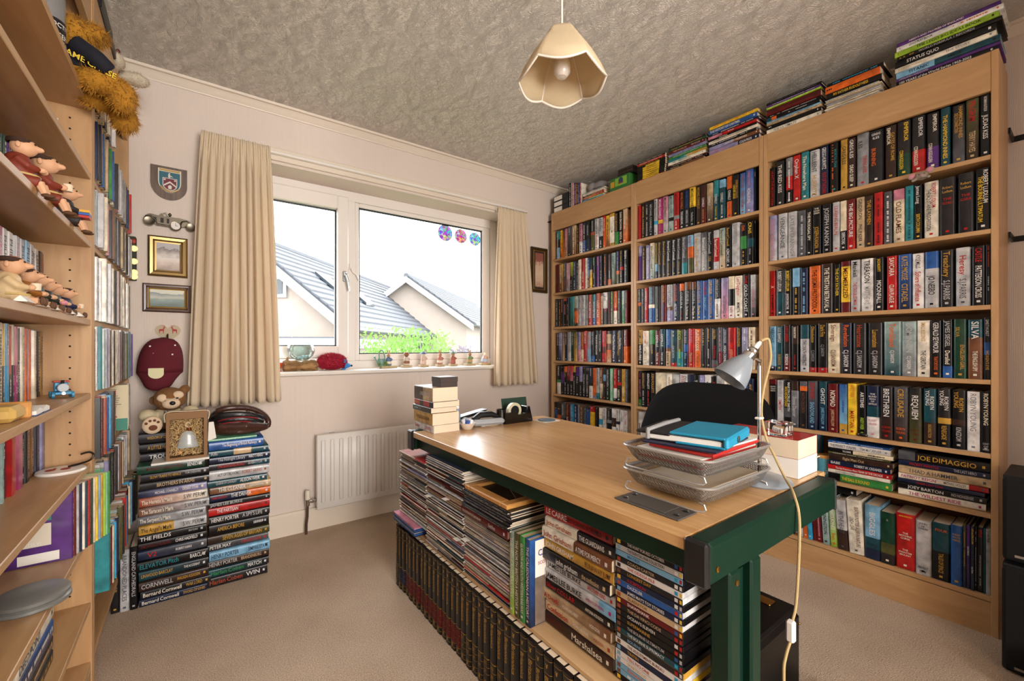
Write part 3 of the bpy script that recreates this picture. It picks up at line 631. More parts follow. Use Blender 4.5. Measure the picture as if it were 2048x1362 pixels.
ROWS = """
@C0
1010 29 k|r:HUNT THE MOUNTAIN|h212
972 37 K|w:THE RED KISS
930 32 a4r7k|w:~
894 37 r|w:Orphan X
857 34 t|W:The Nowhere Man
816 40 E|A0-5:HELLBENT|Y5-10:HURWITZ
778 35 B5B|w0-5:GREGG HURWITZ|r5-10:OUT OF THE DARK
736 32 k|o<0-10:~|t>1-9:MORTAL FEAR
698 29 Y|N1-8:GREG ILES
668 29 N|w0-5:GREG ILES|W5-9:DEAD SLEEP
628 46 a|k<1-6:ILES|r>4-8:TURNING ANGEL|h238
579 48 K|o<3-7:BURNING|w^0-2:GREG ILES
530 39 N|W<0-5:EMPEROR|Y>1-9:GATES OF ROME
486 44 K6G|y>0-4:EMPEROR|y<5-9:CONN IGGULDEN
440 42 K6r|w>0-4:EMPEROR|W<5-9:CONN IGGULDEN
397 38 K6p|W>0-4:EMPEROR|W<5-9:CONN IGGULDEN
360 28 T|y1-9:THE HAMMOND INNES
323 36 K~A|Y>0-6:HAMMOND INNES|Y<1-5:DELTA CONNECTION
285 36 d~N|r0-4:PILGRIM|e5-9:TERRY HAYES
248 32 k|w0-3:NORMAN KATKOV|w3-8:JUDAS KISS
@C1
1006 37 v~E|P:QUEEN & JEALOUS
960 44 E|A:VENGEANCE
915 41 E|a:LATE IN EARNING
872 35 A|E:~
840 25 k|W:THE PRODIGAL SPY
807 38 k|W^0-2:THE GOOD GERMAN|Y4-9:JOSEPH KANON
765 38 k|E:JOSEPH KANON
728 28 E|r:LEAVING BERLIN
700 26 c6k|w6-9:DEFECTORS
670 31 R~r|w:THE BIG PICTURE
636 30 e|T0-5:GRIDIRON|T5-9:PHILIP KERR
605 29 N|Y:THE LAYMEN
572 31 r|R:~
540 28 A|w:~
504 37 P2c|n2-9:OLD FLAMES
470 27 t|T:~
442 25 k|w0-5:James Long|y5-9:SIXTH COLUMN
401 43 W|k<1-9:THE AQUITAINE PROGRESSION|r>0-5:ROBERT LUDLUM
353 46 K|Y^1-3:Robert Ludlum|r^3-5:THE ROAD
302 46 K|Y^1-3:Robert Ludlum|r^3-5:THE ICARUS
254 44 k|y<1-9:THE BOURNE ULTIMATUM|w>0-6:ROBERT LUDLUM
@C2
1010 30 r|w3-5:X|k5-9:~
972 38 K5T|w0-5:ROBERT LUDLUM
934 35 k|y0-5:ROBERT LUDLUM|w5-9:JANSON DIRECTIVE
898 35 s4k|Y4-9:~
862 34 B|s:~
816 50 o|k:THE SIGMA PROTOCOL
764 48 N~K|W:THE TRISTAN BETRAYAL
726 26 k|y:THE CRY FATHER
692 37 R1y8R|R1-8:MESMERIZED
655 35 E|k0-4:Mankell|r4-9:THE TROUBLED MAN
612 46 w|k0-5:TREASON|a5-9:MATTHEWS
569 34 k|y0-3:JACK McDEVITT|w4-9:MOONFALL
527 36 r|W0-4:SAVCARA|W5-9:CLAN PLAGUE
484 45 b~B|Y0-5:KATE MOSSE|Y5-9:CITADEL
442 37 w|k0-3:KYLE MILLS|r3-9:Sphere of Influence
400 42 b3E|k4-8:JO NESBO
356 40 K|Y0-5:Treachery|E5-9:S.J.PARRIS
310 40 E|r1-5:Heresy|A5-9:S.J.PARRIS
268 37 k|r0-3:CASTLE|w3-9:PATTERSON CROSS
240 18 k|r0-4:~|E5-8:~
@C3
1011 39 s9B|B0-4:NILE CLASS|w6-9:PATRICK ROBINSON
976 30 T|w0-4:U.S.S. SEAWOLF|Y6-9:ROBINSON
940 33 K7R|r0-4:H.M.S. UNSEEN|w6-9:ROBINSON
903 33 N4k|W0-3:SHARK MUTINY|r6-9:PATRICK ROBINSON
861 40 T3E|B3-9:THE DEATH INSTINCT
824 29 k9r|Y0-4:Dissolution|a5-8:C.J. SANSOM
784 43 k9r|Y0-3:Dark Fire|a4-7:C.J. SANSOM
738 47 c|n0-4:Sovereign|n5-9:C.J. SANSOM
690 45 B~K|o0-5:Revelation|w5-9:C.J. SANSOM
638 50 K|O0-5:Heartstone|E5-9:C.J. SANSOM
584 54 K|Y1-5:Lamentation|E5-9:C.J. SANSOM
524 59 S~T|o0-5:Tombland|w5-8:C.J. SANSOM
470 49 S~a|E0-6:DOMINION|w6-9:C.J. SANSOM
425 38 W|Y0-4:SMALL BLESSINGS|k5-9:THE GERSTAIN
388 35 k|w0-6:GERALD SEYMOUR|o6-9:TRAITOR'S KISS
354 30 k8b|E0-5:JAMES SIEGEL|W5-8:Derailed
318 37 G|Y<1-4:SILVA|Y>4-9:ENGLISH GIRL
277 42 T3n|w0-4:SILVA|W5-9:THE ENGLISH SPY
242 24 k4b6k|E0-4:SMETHURST|Y5-9:WOKEN'S EYE
@C4
1007 40 R1k|w^1-3:MARTIN CRUZ SMITH
970 29 E|a0-4:MARTIN CRUZ|r4-8:SMITH
938 37 k6A8k|w>0-7:MARTIN CRUZ SMITH|y<1-6:WOLVES EAT DOGS
902 34 N2a~A|E3-8:Stone Dancer
864 34 A1o2K|n2-7:MARTIN CRUZ SMITH
825 40 A~B|r0-4:EDWARD|s4-9:SHADOWLAND
783 36 T~B|w1-5:GHOST|s5-9:JAMES SWALLOW
741 42 R|W1-5:NOMAD|e5-9:JAMES SWALLOW
702 32 b~s8Y|b3-6:~
667 34 y|o0-3:ANDY WEIR|r5-9:MARTIAN
630 28 k|w1-5:ARTEMIS|l6-9:ANDY WEIR
592 45 B4T6w|w^1-4:THE BLIND MAN OF SEVILLE|P^6-8:ROBERT WILSON
545 46 K~N|w0-6:BRETHREN|r^7-9:ROBYN YOUNG
496 46 A~N|Y0-6:CRUSADE|o^7-9:ROBYN YOUNG
451 42 K~d|w1-6:REQUIEM|R^7-9:ROBYN YOUNG
406 40 T6N|w<0-5:YOUNG|w>1-4:ROBYN|Y6-9:INSURRECTION
363 39 K5Y6k|w<0-5:YOUNG|w>1-4:ROBYN|Y6-9:RENEGADE
322 41 k5N6k|Y<0-5:YOUNG|Y>1-4:ROBYN|E6-9:KINGDOM
282 35 w|a0-7:ROBYN YOUNG|a^8-9:SONS OF THE BLOOD
246 31 k|W0-7:ROBYN YOUNG|E^8-10:COURT OF WOLVES
@C6
1038 15 B|w:~|h200
1018 20 n|k:~|h195
991 31 w|k6-9:II|h205
964 19 b|y0-5:~|h210
941 24 K|w:~|h215
917 25 B|w:~|h220
893 23 n|v:~|h220
874 15 E|a:LAND SERENE|h222
855 19 o|W:WILDERNESS WALKS|h228
835 20 u|w0-4:COAST TO COAST|h234
816 16 R|w0-6:ENGLAND to INDULGE|h246
796 25 R|P0-4:Arthur Ransome|P5-9:~|h250
767 28 S|k1-9:CHRIS BONINGTON|h250
736 31 S~l|W0-7:GRIFF RHYS JONES|o7-9:Rivers|h235
700 41 E6N|A2-7:IN THE HEART|h232
649 56 W|n>1-9:BEATRIX POTTER A LIFE IN NATURE|A<3-6:LINDA LEAR|h245
592 55 s6T8B|w1-6:BIGGLES|B^6-8:WWII|h242
540 50 G6d8K|W^1-2:Great War Stories|h228
482 65 r|y^0-1:ANDERSON|W^3-5:THE MATCHING CURSE|W^6-8:THE PHANTOM MOUNT|h235
425 48 E|k^0-2:JOHN LE CARRE|k^8-10:PERFECT SPY|h228
372 55 T5k|o^0-2:FOUR|Y5-9:TALES OF SPACE|h232
328 34 b|Y^1-3:DEEP SPACE NINE|h238
306 9 d~B|Y1-7:~|h250
296 11 p~B|w3-6:GANYMEDE|h252
284 11 B|y0-5:UFO and SPACE 1999|w6-8:Lou Dean|h252
276 6 k|w:~|h254
264 18 k|r0-3:TITUS|a4-9:~|h254
253 6 T|k:~|h252
240 19 a|k0-6:STAR TREK|h250
@B0
1854 31 r|R:~
1820 30 k|Y:MICHAEL CONNELLY
1788 33 K|E:~
1755 30 k|E:MICHAEL CONNELLY
1720 27 E6u7E|k0-6:MICHAEL CONNELLY
1686 36 m6y7m|w0-6:MICHAEL CONNELLY|Y7-9:LOST LIGHT
1648 35 P~E|k0-6:MICHAEL CONNELLY
1608 39 S6k7S|T0-6:MICHAEL CONNELLY
1570 37 r6a7r|R0-6:MICHAEL CONNELLY|w7-9:LAWYER
1531 35 k|o0-5:MICHAEL CONNELLY|w5-9:THE NARROWS
1497 31 B~K|b0-5:MICHAEL CONNELLY|E5-9:NINE DRAGONS
1459 38 y5k|k0-6:MICHAEL CONNELLY|E6-9:The Black Box
1422 32 N|Y0-6:MICHAEL CONNELLY
1388 32 N~R|w3-6:CONNELLY|Y6-9:BURNING ROOM
1350 37 e~N|w3-6:CONNELLY
1314 33 t4T|w3-6:CONNELLY|y6-9:TWO KINDS OF TRUTH
1276 36 s2T|w3-6:CONNELLY|w6-9:DARK SACRED NIGHT
1236 33 o3k6o|w3-6:CONNELLY|p6-8:THE NIGHT FIRE
1198 39 k|Y>1-6:STEPHEN COONTS|y<2-6:UNDER SIEGE
1160 31 b~s|O0-4:STEPHEN COONTS|O4-9:THE RED HORSEMEN
1125 40 b~v|P0-4:STEPHEN COONTS|w4-8:HONG KONG
1098 9 B|w:COONTS
@B1
1850 32 v3p|w0-3:1356|m4-9:~
1816 33 N|Y:~
1781 34 v|w:BERNARD CORNWELL
1747 32 c~S|d:Bernard Cornwell
1716 27 d6s8B|Y0-6:Bernard Cornwell
1687 30 K|Y0-7:Bernard Cornwell
1655 32 K|Y0-7:Bernard Cornwell
1622 34 K|w0-6:Bernard Cornwell|Y6-9:THE BURNING LAND
1587 34 k|w0-6:Bernard Cornwell|Y6-8:DEATH OF KINGS
1552 34 K|E0-6:Bernard Cornwell|Y6-9:THE PAGAN LORD
1514 37 A7t|E0-6:Bernard Cornwell|t6-8:EMPTY THRONE
1473 39 s3o6d|O0-6:Bernard Cornwell
1429 42 E|Y1-9:Bernard Cornwell
1388 37 A~E|w1-9:Bernard Cornwell
1350 35 k|E0-6:Bernard Cornwell|Y6-8:1356
1313 36 E2r8E|w2-7:Bernard Cornwell
1277 33 S~e|d0-7:Bernard Cornwell
1244 33 k|Y0-5:Bernard Cornwell|w5-9:AZINCOURT
1200 45 E|a0-5:SERPENT PAPERS|h246
1158 37 k3g6k|o0-2:CRAIS|Y6-9:~
1120 35 k4T6k|y0-4:CRAIS|E6-8:DEMOLITION ANGEL
1097 6 k|w0-4:CRAIS|h238
@B2
1852 34 k4o5k|E0-4:ROBERT CRAIS
1822 23 K|E0-5:ROBERT CRAIS|Y5-9:~
1796 28 r|w:HERBERT CRAIS
1751 46 A5W6b|s0-5:CLIVE CUSSLER|s6-9:ATLANTIS FOUND
1705 42 K|d0-6:CLIVE CUSSLER|E6-9:VALHALLA RISING
1663 40 R|Y0-5:CLIVE CUSSLER|b5-9:TROJAN ODYSSEY
1619 44 E6n7v|A0-6:CLIVE CUSSLER|w6-9:TREASURE OF KHAN
1575 40 B|o0-5:CLIVE CUSSLER|w5-9:ARCTIC DRIFT
1535 32 o2k|E2-7:CUSSLER &|O7-9:The Chase
1494 45 n2K|E2-6:CUSSLER &|W6-9:The Wrecker
1454 32 n2K|E2-6:CUSSLER &|W6-9:The Spy
1416 34 b|Y0-6:CLIVE CUSSLER|y6-9:Fire Ice
1380 33 b|r0-4:CUSSLER|s4-9:PACIFIC
1342 41 b|y0-4:CLIVE CUSSLER|Y4-9:CRESCENT DAWN
1304 35 k5w|E0-5:VINTAGE DAYS|n6-9:~
1261 43 v~P|A4-9:DAY OF DEFIANCE
1223 33 c3k7w|r7-9:FAITH
1184 45 W|r0-5:Len Deighton|k6-9:MAMISTA
1142 37 k|r0-3:THE|w2-10:GOLD COAST
1106 29 E~K|w0-3:DEMILLE|P3-8:GATE HOUSE
@B3
1844 45 Y4k|k0-4:DEMILLE|w4-9:WILD FIRE
1797 46 W|o0-4:LION'S GAME|e4-9:DEMILLE
1750 45 g4k|Y4-7:~|E4-6:DEMILLE
1708 36 R3k6R|w1-5:DEMILLE|w6-9:THE LION
1670 35 T5k|w1-5:DEMILLE|w6-9:THE QUEST
1632 35 b5n6e|s0-5:WILLIAM|N6-9:EUROPA
1592 43 T9r|E^0-2:~|E4-8:JON DE WYN
1546 44 d6t|l0-4:ECO|l5-8:~
1506 31 B4b6B|E0-4:PAUL EDDY|s6-9:Flint
1470 40 r|P0-4:PAUL EDDY|e6-9:Mandrake
1428 41 o|W0-6:FLINT'S CODE|O6-9:~
1391 30 K|Y0-5:~
1360 30 K|Y0-4:~|E5-8:~
1324 39 k8A|Y0-3:FALLEN|r4-8:THE CRYSTAL
1289 25 A6R|P:~
1261 30 B|E0-4:JOSEPH FINDER|w4-9:HIGH CRIMES
1222 44 r|R0-4:PARANOIA|e5-9:JOSEPH FINDER
1184 29 K|Y0-5:JOSEPH FINDER
1149 34 v~a|w0-4:~
1112 35 c|n:~
@B4
1852 38 k8g|m0-2:THE|P2-9:KEN FOLLETT
1816 34 k|Y0-5:KEN FOLLETT|E5-9:~
1780 35 k|w0-5:KEN FOLLETT|r5-9:~
1740 38 k|Y0-6:KEN FOLLETT
1683 74 c|e3-9:THE KING MAKER
1621 50 W|e:~
1572 45 E|A<1-5:COLIN FORBES
1521 55 w6b7r|r<0-5:FORBES|N>0-5:COLIN
1472 38 B|Y3-7:COLIN FORBES
1434 36 k|w1-8:TERMINAL
1400 30 v|w:~
1364 39 w|k^1-3:~|k4-7:~
1328 32 k|r1-7:ROBERT HARRIS
1290 42 E|a1-7:ROBERT HARRIS
1250 37 W|r<2-6:COLIN|n>1-7:THE MASTER
1212 39 N|E2-8:CLEVELAND
1176 28 e|N:~
1147 28 b|w1-8:SILENCE DIET
1118 29 B|Y1-8:ANNA ROMAN
@B5
1898 27 w|k0-8:LEN DEIGHTON
1856 52 E~w|B3-7:~
@A0
2668 30 t3k6s|w:~
2633 30 y~o|N:~
2605 24 k~o|Y:~
2574 34 P~e|N6-9:~
2530 47 A~N|E0-3:~
2482 48 e~n|W:~|h236
2440 27 k|Y:~
2404 33 P6w|R0-6:~|k7-9:~
2367 35 B4k6b|w:~
2326 39 k6B|E1-5:STEPHEN BARTER
2281 46 K4O5d|E0-4:SIMON KERNICK
2238 37 E5w|A0-5:~|r5-9:RELENTLESS
2198 39 E6k|B0-5:KILLING|w7-9:~
2165 25 r~o|W:KAT DOLAN
2134 36 y~O|N:~
2090 50 Y1W9Y|d5-6:~
2047 32 k6g|Y0-6:DAN BROWN
2010 37 k|W0-6:DAN BROWN|W6-9:DIGITAL
1970 37 e~o|W0-6:~
@A1
2671 32 R|N:~
2630 45 Y~n|W0-7:DAN BROWN
2588 35 A|E0-5:DAN BROWN|O6-9:~
2548 41 P~a|w0-6:DAN BROWN
2510 30 l~d5k|Y0-5:~|E6-9:~
2476 34 B|E0-5:JAMES BARTON|w5-9:~
2444 27 B~A|E:~
2414 33 W|e:~
2378 34 r|W4-8:~
2346 27 W|e:~
2321 22 b6R|w:~
2296 27 k4e5y|G0-4:~
2264 31 k|M0-4:BRIEN|E5-8:~
2229 36 p|P0-4:BRIEN|r4-8:~
2196 27 k|v0-4:BRIEN|E4-8:~
2157 40 k|o:~
2116 38 K8o|O0-5:~|E5-8:~
2077 37 S~d|T0-5:~
2039 34 B6o7d|v0-6:~
2006 27 k5r6k|Y0-5:~|w6-9:~
1970 37 k|w0-3:BRIEN|E4-8:LIFE OF CRIME
@A2
2680 22 k|w:~
2650 33 N|Y:~
2620 29 k|P0-5:~|o5-6:~
2583 40 O1k|P2-6:~
2548 29 B~k|Y2-8:~
2505 46 t~G|g5-8:~
2460 43 S4n5o9k|Y0-4:~
2416 40 E|A0-5:JAMES LEE|P5-8:~
2375 40 E|A0-5:JAMES LEE|v5-9:~
2342 23 a|A0-5:~
2308 38 O~r|w2-9:RULERTIDE
2266 41 t~b|w2-8:WYNTERTIDE
2223 40 O~o|W2-8:LOST ACRE
2189 24 n1e~n|W:~
2156 41 w5R6k|A0-3:LINE
2122 23 k|r0-9:~
2094 29 d|l0-4:~|E5-9:~
2058 37 o5r6W|n0-4:~
2024 28 k|E2-5:CHIL|e5-9:~
1990 34 S~g|W2-5:CHIL|G5-9:HERCULES
1962 20 R|E0-4:~|P5-9:THE ENEMY
@A3
2674 33 K|E0-6:LEE CHILD
2641 33 v~B|E0-6:LEE CHILD
2606 33 n~e|E0-6:LEE CHILD
2572 31 K~B|E0-6:LEE CHILD
2535 36 a~E|E0-6:LEE CHILD
2498 33 G|E0-6:LEE CHILD
2462 36 d~Y|Y0-6:LEE CHILD
2424 33 v6P|K0-6:LEE CHILD
2388 34 O6c|Y0-6:LEE CHILD
2353 30 r|W0-6:LEE CHILD
2316 43 a~s|o1-6:LEE CHILD
2276 31 k8b|E0-6:LEE CHILD
2242 34 k|w1-8:THE JACK REACHER
2208 33 k|E1-7:JACK REACHER
2168 42 r5R7r|P0-4:REACHER
2122 47 N1e4n6o~e|W^2-4:~
2070 49 B|w1-9:Tom Clancy Debt of Honor
2016 51 k|Y<0-8:The Bear and The Dragon|w>2-6:Tom Clancy
1968 31 R5o|W0-5:TOM CLANCY
@A4
2657 46 k5g6w|w0-4:TOM CLANCY
2612 41 k2p6k|Y0-1:I
2577 27 o2k|Y1-5:COBEN|E5-9:~
2545 33 O~R5k|P0-4:COBEN|E6-9:~
2510 34 r~P5k|m0-5:~|E6-9:~
2476 30 Y2k|E3-9:~
2439 39 p3k|E3-6:FALL|w9-10:I
2402 29 v5k|E6-9:~
2368 33 k|Y0-1:I|E2-9:HARLAN COBEN
2334 34 A1k|E2-9:HARLAN COBEN
2298 35 B5k6w|E0-3:~|a7-9:~
2263 33 o9v|O0-5:HARLAN COBEN
2228 37 E8t|k0-6:HARLAN COBEN
2193 28 n5c~n|W:~
2163 28 K2s4K|o5-6:~
2129 32 K|E0-6:HARLAN COBEN|M6-9:~
2096 29 M|w1-8:HARLAN COBEN
2060 28 r6w9k|E0-5:~
2028 32 N4r5K|E0-4:~|W6-9:NESBO
1990 33 Y|d4-5:X|W5-9:NESBO
1962 19 A|v:~
@A5
2736 40 B|Y0-2:X|h200
2694 44 K3b8k|W2-3:I|h200
2650 43 N5o|W2-3:I|h200
2602 50 A6B|E:~|h205
2553 44 R|Y0-5:Tom Clancy|w5-9:Red Rabbit|h205
2506 43 u|E0-5:~|P5-7:~|h205
2462 40 B~b|w:~|h205
2428 26 a|E:~|h205
2394 41 n~d|E:~|h205
2360 29 A~b|s:~|h205
2324 41 B1b|r0-1:SKY|y1-2:DAY|h205
2281 44 r2y9k|W0-1:ISLE|h208
2238 39 k|E0-1:ISLE|h208
2198 38 W4u6W|r2-3:X|h210
2160 34 w|b0-5:FORBES|a5-8:~|h210
2119 44 K4a5k|a0-4:~|h212
2075 40 w3N6w|n4-6:~|h214
2041 28 w4B5w|A0-4:COLIN FORBES|k6-9:BY STEALTH|h214
2000 33 w|A0-4:COLIN FORBES|m6-9:THE POWER|h214
1968 30 w|m0-5:COLIN FORBES|k6-10:THIS UNITED STATE|h214
@N2
1472 10 R|w:~|h168
1490 26 G|W:~|h165
1518 28 p|W:~|h165
1550 29 o|W:~|h168
1582 32 b|w:~|h170
1616 31 P|v:~|h170
1658 50 B|W:~|h168
1707 45 B|W:~|h168
1769 75 K|Y:~|h165
1842 55 d|Y:~|h165
@N3
1465 32 P|w:~|h190
1499 31 w|k:PHILIP KERR|h190
1535 36 w|k:PHILIP KERR|h190
1572 32 E|P:PHILIP KERR|h190
1608 34 E|T:PHILIP KERR|h190
1648 39 s|B:PHILIP KERR|h190
1686 32 E|B:PHILIP KERR|h190
1719 30 w|k:PHILIP KERR|h190
1750 30 w|k:LEHANE|h190
1783 32 N|o:~|h186
1814 27 O|N:~|h186
1848 34 N|Y:~|h186
@N4
1453 24 W|k:~|h195
1478 21 y5K|E6-9:~|h195
1503 24 s5u|w0-4:~|h195
1528 23 r6k|w6-9:~|h193
1550 15 c5K|w6-9:~|h192
1570 24 P5m|w6-9:~|h192
1600 31 B|E4-9:MORROW|h190
1627 20 c|a:~|h190
1644 11 o|n:~|h188
1670 39 v|b<0-9:~|h188
1698 14 o|n:~|h188
1716 18 c|n:~|h186
1738 22 s|b:~|h186
1770 34 K|w:~|h184
1808 37 Y|N:~|h184
1836 17 N|Y:~|h183
@N5
1448 31 t|w:~|h190
1471 12 S|k:~|h190
1501 42 k|w0-5:~|h190
1541 34 r|y0-2:X|h190
1570 20 P|W:~|h190
1600 37 P~m|Y0-3:~|h188
1636 27 K|e:~|h188
1665 30 k|Y:~|h186
1692 21 N|Y:~|h186
1723 38 n|e:~|h186
1761 30 B|s:~|h185
1792 30 v|a:~|h185
1835 52 d|Y:~|h185
"""
rows(ROWS)
# ---------------------------------------------------------------- floor piles by the window
FL = """27 B|W0-6:Bernard Cornwell|Y6-10:SWORD OF KINGS
30 K|W0-6:Bernard Cornwell|Y6-9:WAR LORD
34 N|E0-5:CORNWELL|Y5-9:MALIGN ASSASSIN
36 T~K|Y0-5:LINWOOD BARCLAY|w6-9:THE ACCIDENT
38 k|t0-6:ELEVATOR Pitch|w7-10:BARCLAY
36 B~A|r1-4:V2|w5-8:ROBERT HARRIS
29 k|R0-5:THE APOLLO MURDERS|w5-9:CHRIS HADFIELD
29 k|w0-5:THE FIELDS|E7-9:ERIN YOUNG
34 Y5E|N0-5:The Angel's Mark|A6-10:S.W. PERRY
34 A~E|W0-5:The Serpent's Mark|A6-10:S.W. PERRY
33 n~E|W0-5:The Saracen's Mark|A6-10:S.W. PERRY
34 O~W|W0-5:The Heretic's Mark|A6-10:S.W. PERRY
28 B~v|w2-6:MICHAEL CONNELLY|W6-9:DESERT STAR
28 K|e2-8:BROTHERS IN ARMS
30 K|Y1-6:SLOW TRAINS TO VENICE|E6-9:TOM CHESSHYRE
34 G|R1-7:MURDER ON THE EXPRESS|w7-10:BENEDICT"""
zL, _ = lying(FL, (-.187, 2.388, 0), 'y', .238, .16, 1, 'left floor pile below the teddy', 'hardbacks piled by the window', total=.598, jit=.006)
zL2, _ = lying("""30 K|w1-6:TROUBLE
35 k|Y1-6:A LITTLE HATRED
38 K|Y1-6:WISDOM OF CROWDS""", (-.19, 2.455, zL), 'y', .225, .15, 1, 'upper end of left floor pile', 'hardbacks piled by the window', total=.125)
FR = """38 K|O0-6:Harlan Coben|w6-9:WIN
30 T~K|g0-6:Harlan Coben|w6-9:MATCH
30 N|E0-5:HENRY PORTER|e5-9:BRANDENBURG
35 s|B0-5:HENRY PORTER|B6-10:EMPIRE STATE
28 K~A|w0-4:PETER MAY|r5-9:THE NIGHT GATE
30 N~d|Y2-9:SEVEN AGES OF BRITAIN
42 k|Y1-6:AMERICA BEFORE|E7-9:~
30 K|w0-5:HENRY PORTER|E5-9:A SPY'S LIFE
32 r|w1-5:THE PARTISAN|R6-9:PATRICK WORRALL
20 K|E0-6:JAMES LEE BURKE
28 B6o|r0-3:MARK DAWSON|w3-7:THE DRIVER
28 n~e|w1-6:THE CLEANER|w6-9:MARK DAWSON
26 T|E1-5:QUEENS OF CHIVALRY|w5-9:ALISON WEIR
36 E|K1-5:ACT OF OBLIVION|O5-9:ROBERT HARRIS
26 K7T|r1-6:THE BURNING ROAD|E6-9:SIDEBOTTOM
24 B|E1-6:The Midnight Library|w6-9:MATT HAIG
24 T4e7T|E0-3:Rfb
34 b|w2-9:The Beginning of British Railways|h215
8 M|w:~|h190"""
zR, _ = lying(FR, (.053, 2.388, 0), 'y', .242, .16, 1, 'right floor pile under the baseball glove', 'hardbacks piled by the window', total=.675, jit=.006)
for i, (x, sp, w) in enumerate(((-.262, 'K|Y:TEAM TIM TAYLOR|h252', .027), (-.232, 'E|A:ABANDONED PLACES|h255', .03), (-.203, 'k|E:ENGLAND CATHEDRALS|h262', .026))):
    h = int(sp[-3:])/1000
    book(sp, w-.001, h, .19, Matrix.Translation((x, 2.40-.005*i, 0)) @ Matrix.Rotation(PI/2, 4, 'Z'), '%s hardback standing on the carpet between left bookcase and floor pile' % cname(sp)[0], 'large hardbacks standing on the carpet')
# ---------------------------------------------------------------- sixth shelf of the nearest bookcase: lying piles
lying("""8 b|w:~
22 w|A0-5:THE PERFECT SEASON|a5-9:TIM McCARVER
16 k4c|w2-4:YG SIMS|k6-9:~
9 d|E:~
24 N|e2-6:Eight Men Out
22 B|w0-3:BABE|w4-9:ROBERT W. CREAMER
18 r|w1-9:The San Francisco 49ers TEAM OF THE DECADE
14 W|a1-5:I DON'T LIKE FOOTBALL
32 k2g|y2-7:THE BALL IS ROUND""", (2.452, .76, .4625), 'x', .232, .16, 1, 'left pile, sixth shelf, nearest bookcase', 'sports books lying on the sixth shelf', top_first=True, total=.188)
lying("""34 A2k|Y2-9:JOE DIMAGGIO
20 B|r1-5:MICKEY MANTLE|E6-9:THE LAST HERO
28 e|A1-7:I HAD A HAMMER
20 W8r|m0-5:PATRIOT REIGN|A5-8:MICHAEL HOLLEY
14 B|r2-7:THEIR LAST YEAR
22 k|w1-6:JOEY BARTON|E6-9:NO NONSENSE
24 W|m1-8:THE WILDEST RIDE""", (2.452, .506, .4625), 'x', .262, .165, 1, 'right pile, sixth shelf, nearest bookcase', 'sports books lying on the sixth shelf', top_first=True, total=.19)
book('w5R|a:~', .02, .2, .15, Matrix.Translation((2.452, .872, .463)), 'white and red book standing left of the light blue one by the jar', 'books by the blue jar')
book('s|B0-4:EARTH|r5-9:~', .034, .205, .15, Matrix.Translation((2.452, .843, .463)), 'light blue book standing beside the blue flowered jar', 'books by the blue jar')
jr = thing('storage_jar', 'blue flowered ceramic jar with wooden lid beside the left book pile', 'jar', (2.50, .79, .4625))
M('jar_blue', '4f8fa3', .35, coat=.4, nz=.35, nscale=60)
MB().lathe([(.03, .0), (.036, .006), (.038, .05), (.036, .085), (.034, .09)], 24, (2.50, .79, .4625)).build('jar_body', 'jar_blue', jr, True)
MB().lathe([(.036, .09), (.037, .093), (.037, .103), (.035, .105)], 24, (2.50, .79, .4625)).build('lid', 'pine', jr, True)
m = MB()
for k in range(26): a = R.uniform(0, 2*PI); z = R.uniform(.008, .035); m.ell((2.50+.0385*math.cos(a), .79+.0385*math.sin(a), .4625+z), (.0022, .0022, .0022), n=6, m=4)
o = m.build('painted_flowers', 'white_gloss', jr); o['kind'] = 'stuff'
eb = book('k|w2-5:English', .03, .22, .16, Matrix(((1, 0, 0, 2.485), (0, 0, 1, .66), (0, -1, 0, .413), (0, 0, 0, 1))), 'black book titled English lying flat on top of the bottom shelf row', 'books lying on shelf rows')
mg = thing('magazine', 'thin glossy magazine under the last dark books of the fifth shelf', 'magazine', (2.5, .34, .69)); MB().box((2.436, .23, .6902), (2.44, .48, .6906)).build('cover', 'white_pages', mg)
# ---------------------------------------------------------------- piles on top of the wall bookcases
T = 2.221
lying("""8 k|w:~
12 r|W:~
6 k|y:~
10 k3y8k|k:~
11 k2y8k|k3-8:WARLORD FOR BOYS
11 k2y8k|k3-8:WARLORD FOR BOYS
11 k2y8k|k3-8:WARLORD FOR BOYS
11 k2y8k|k3-8:WARLORD FOR BOYS
11 k2y8k|k3-8:WARLORD FOR BOYS
11 k2y8k|k3-8:WARLORD FOR BOYS
8 o|W:~""", (2.445, 1.862, T), 'x', .215, .16, 1, 'yellow-and-black pile above the middle bookcase', 'books piled on top of the bookcases', soft=True, top_first=True, total=.13, name='annual_book', jit=.002)
lying("""8 K|P:~
12 G|Y:~
14 R|e1-6:TIME TRAVELLER|E6-9:TIM TAYLOR
12 v|b:~
12 g|E:~
12 t5Y|W4-8:TIME TEAM
14 W|t1-6:WEST TIMELINERS
6 R|W:~
6 k|W:~
12 K4n|e:TIM TAYLOR""", (2.445, 1.622, T), 'x', .25, .17, 1, 'green-topped pile above the middle bookcase', 'books piled on top of the bookcases', top_first=True, total=.148)
lying("""12 y|o:~
20 b|W0-7:THE HISTORY OF CARTMEL
10 B|W:~
12 P3r|W4-7:MORSE
10 k|W2-7:THE WORLD
12 W|n:~
10 k|w:~
16 v5n|W3-8:HIGHLAND WILDERNESS
22 v6B|P0-5:SCOTLAND|w6-9:COLIN PRIOR""", (2.445, 1.352, T), 'x', .275, .18, 1, 'yellow-topped pile above the middle bookcase', 'books piled on top of the bookcases', top_first=True, total=.165)
lying("""10 k|A:~
8 p|E:~
7 l|W:~
24 R|N:~
9 k|E:~
12 T1o2k|E4-8:~
8 s|B:~
9 e|k:~
14 k|w0-1:~
18 W|a1-8:THE ULTIMATE""", (2.445, 1.035, T), 'x', .245, .17, 1, 'pile atop nearest bookcase left end', 'books piled on top of the bookcases', top_first=True, total=.165)
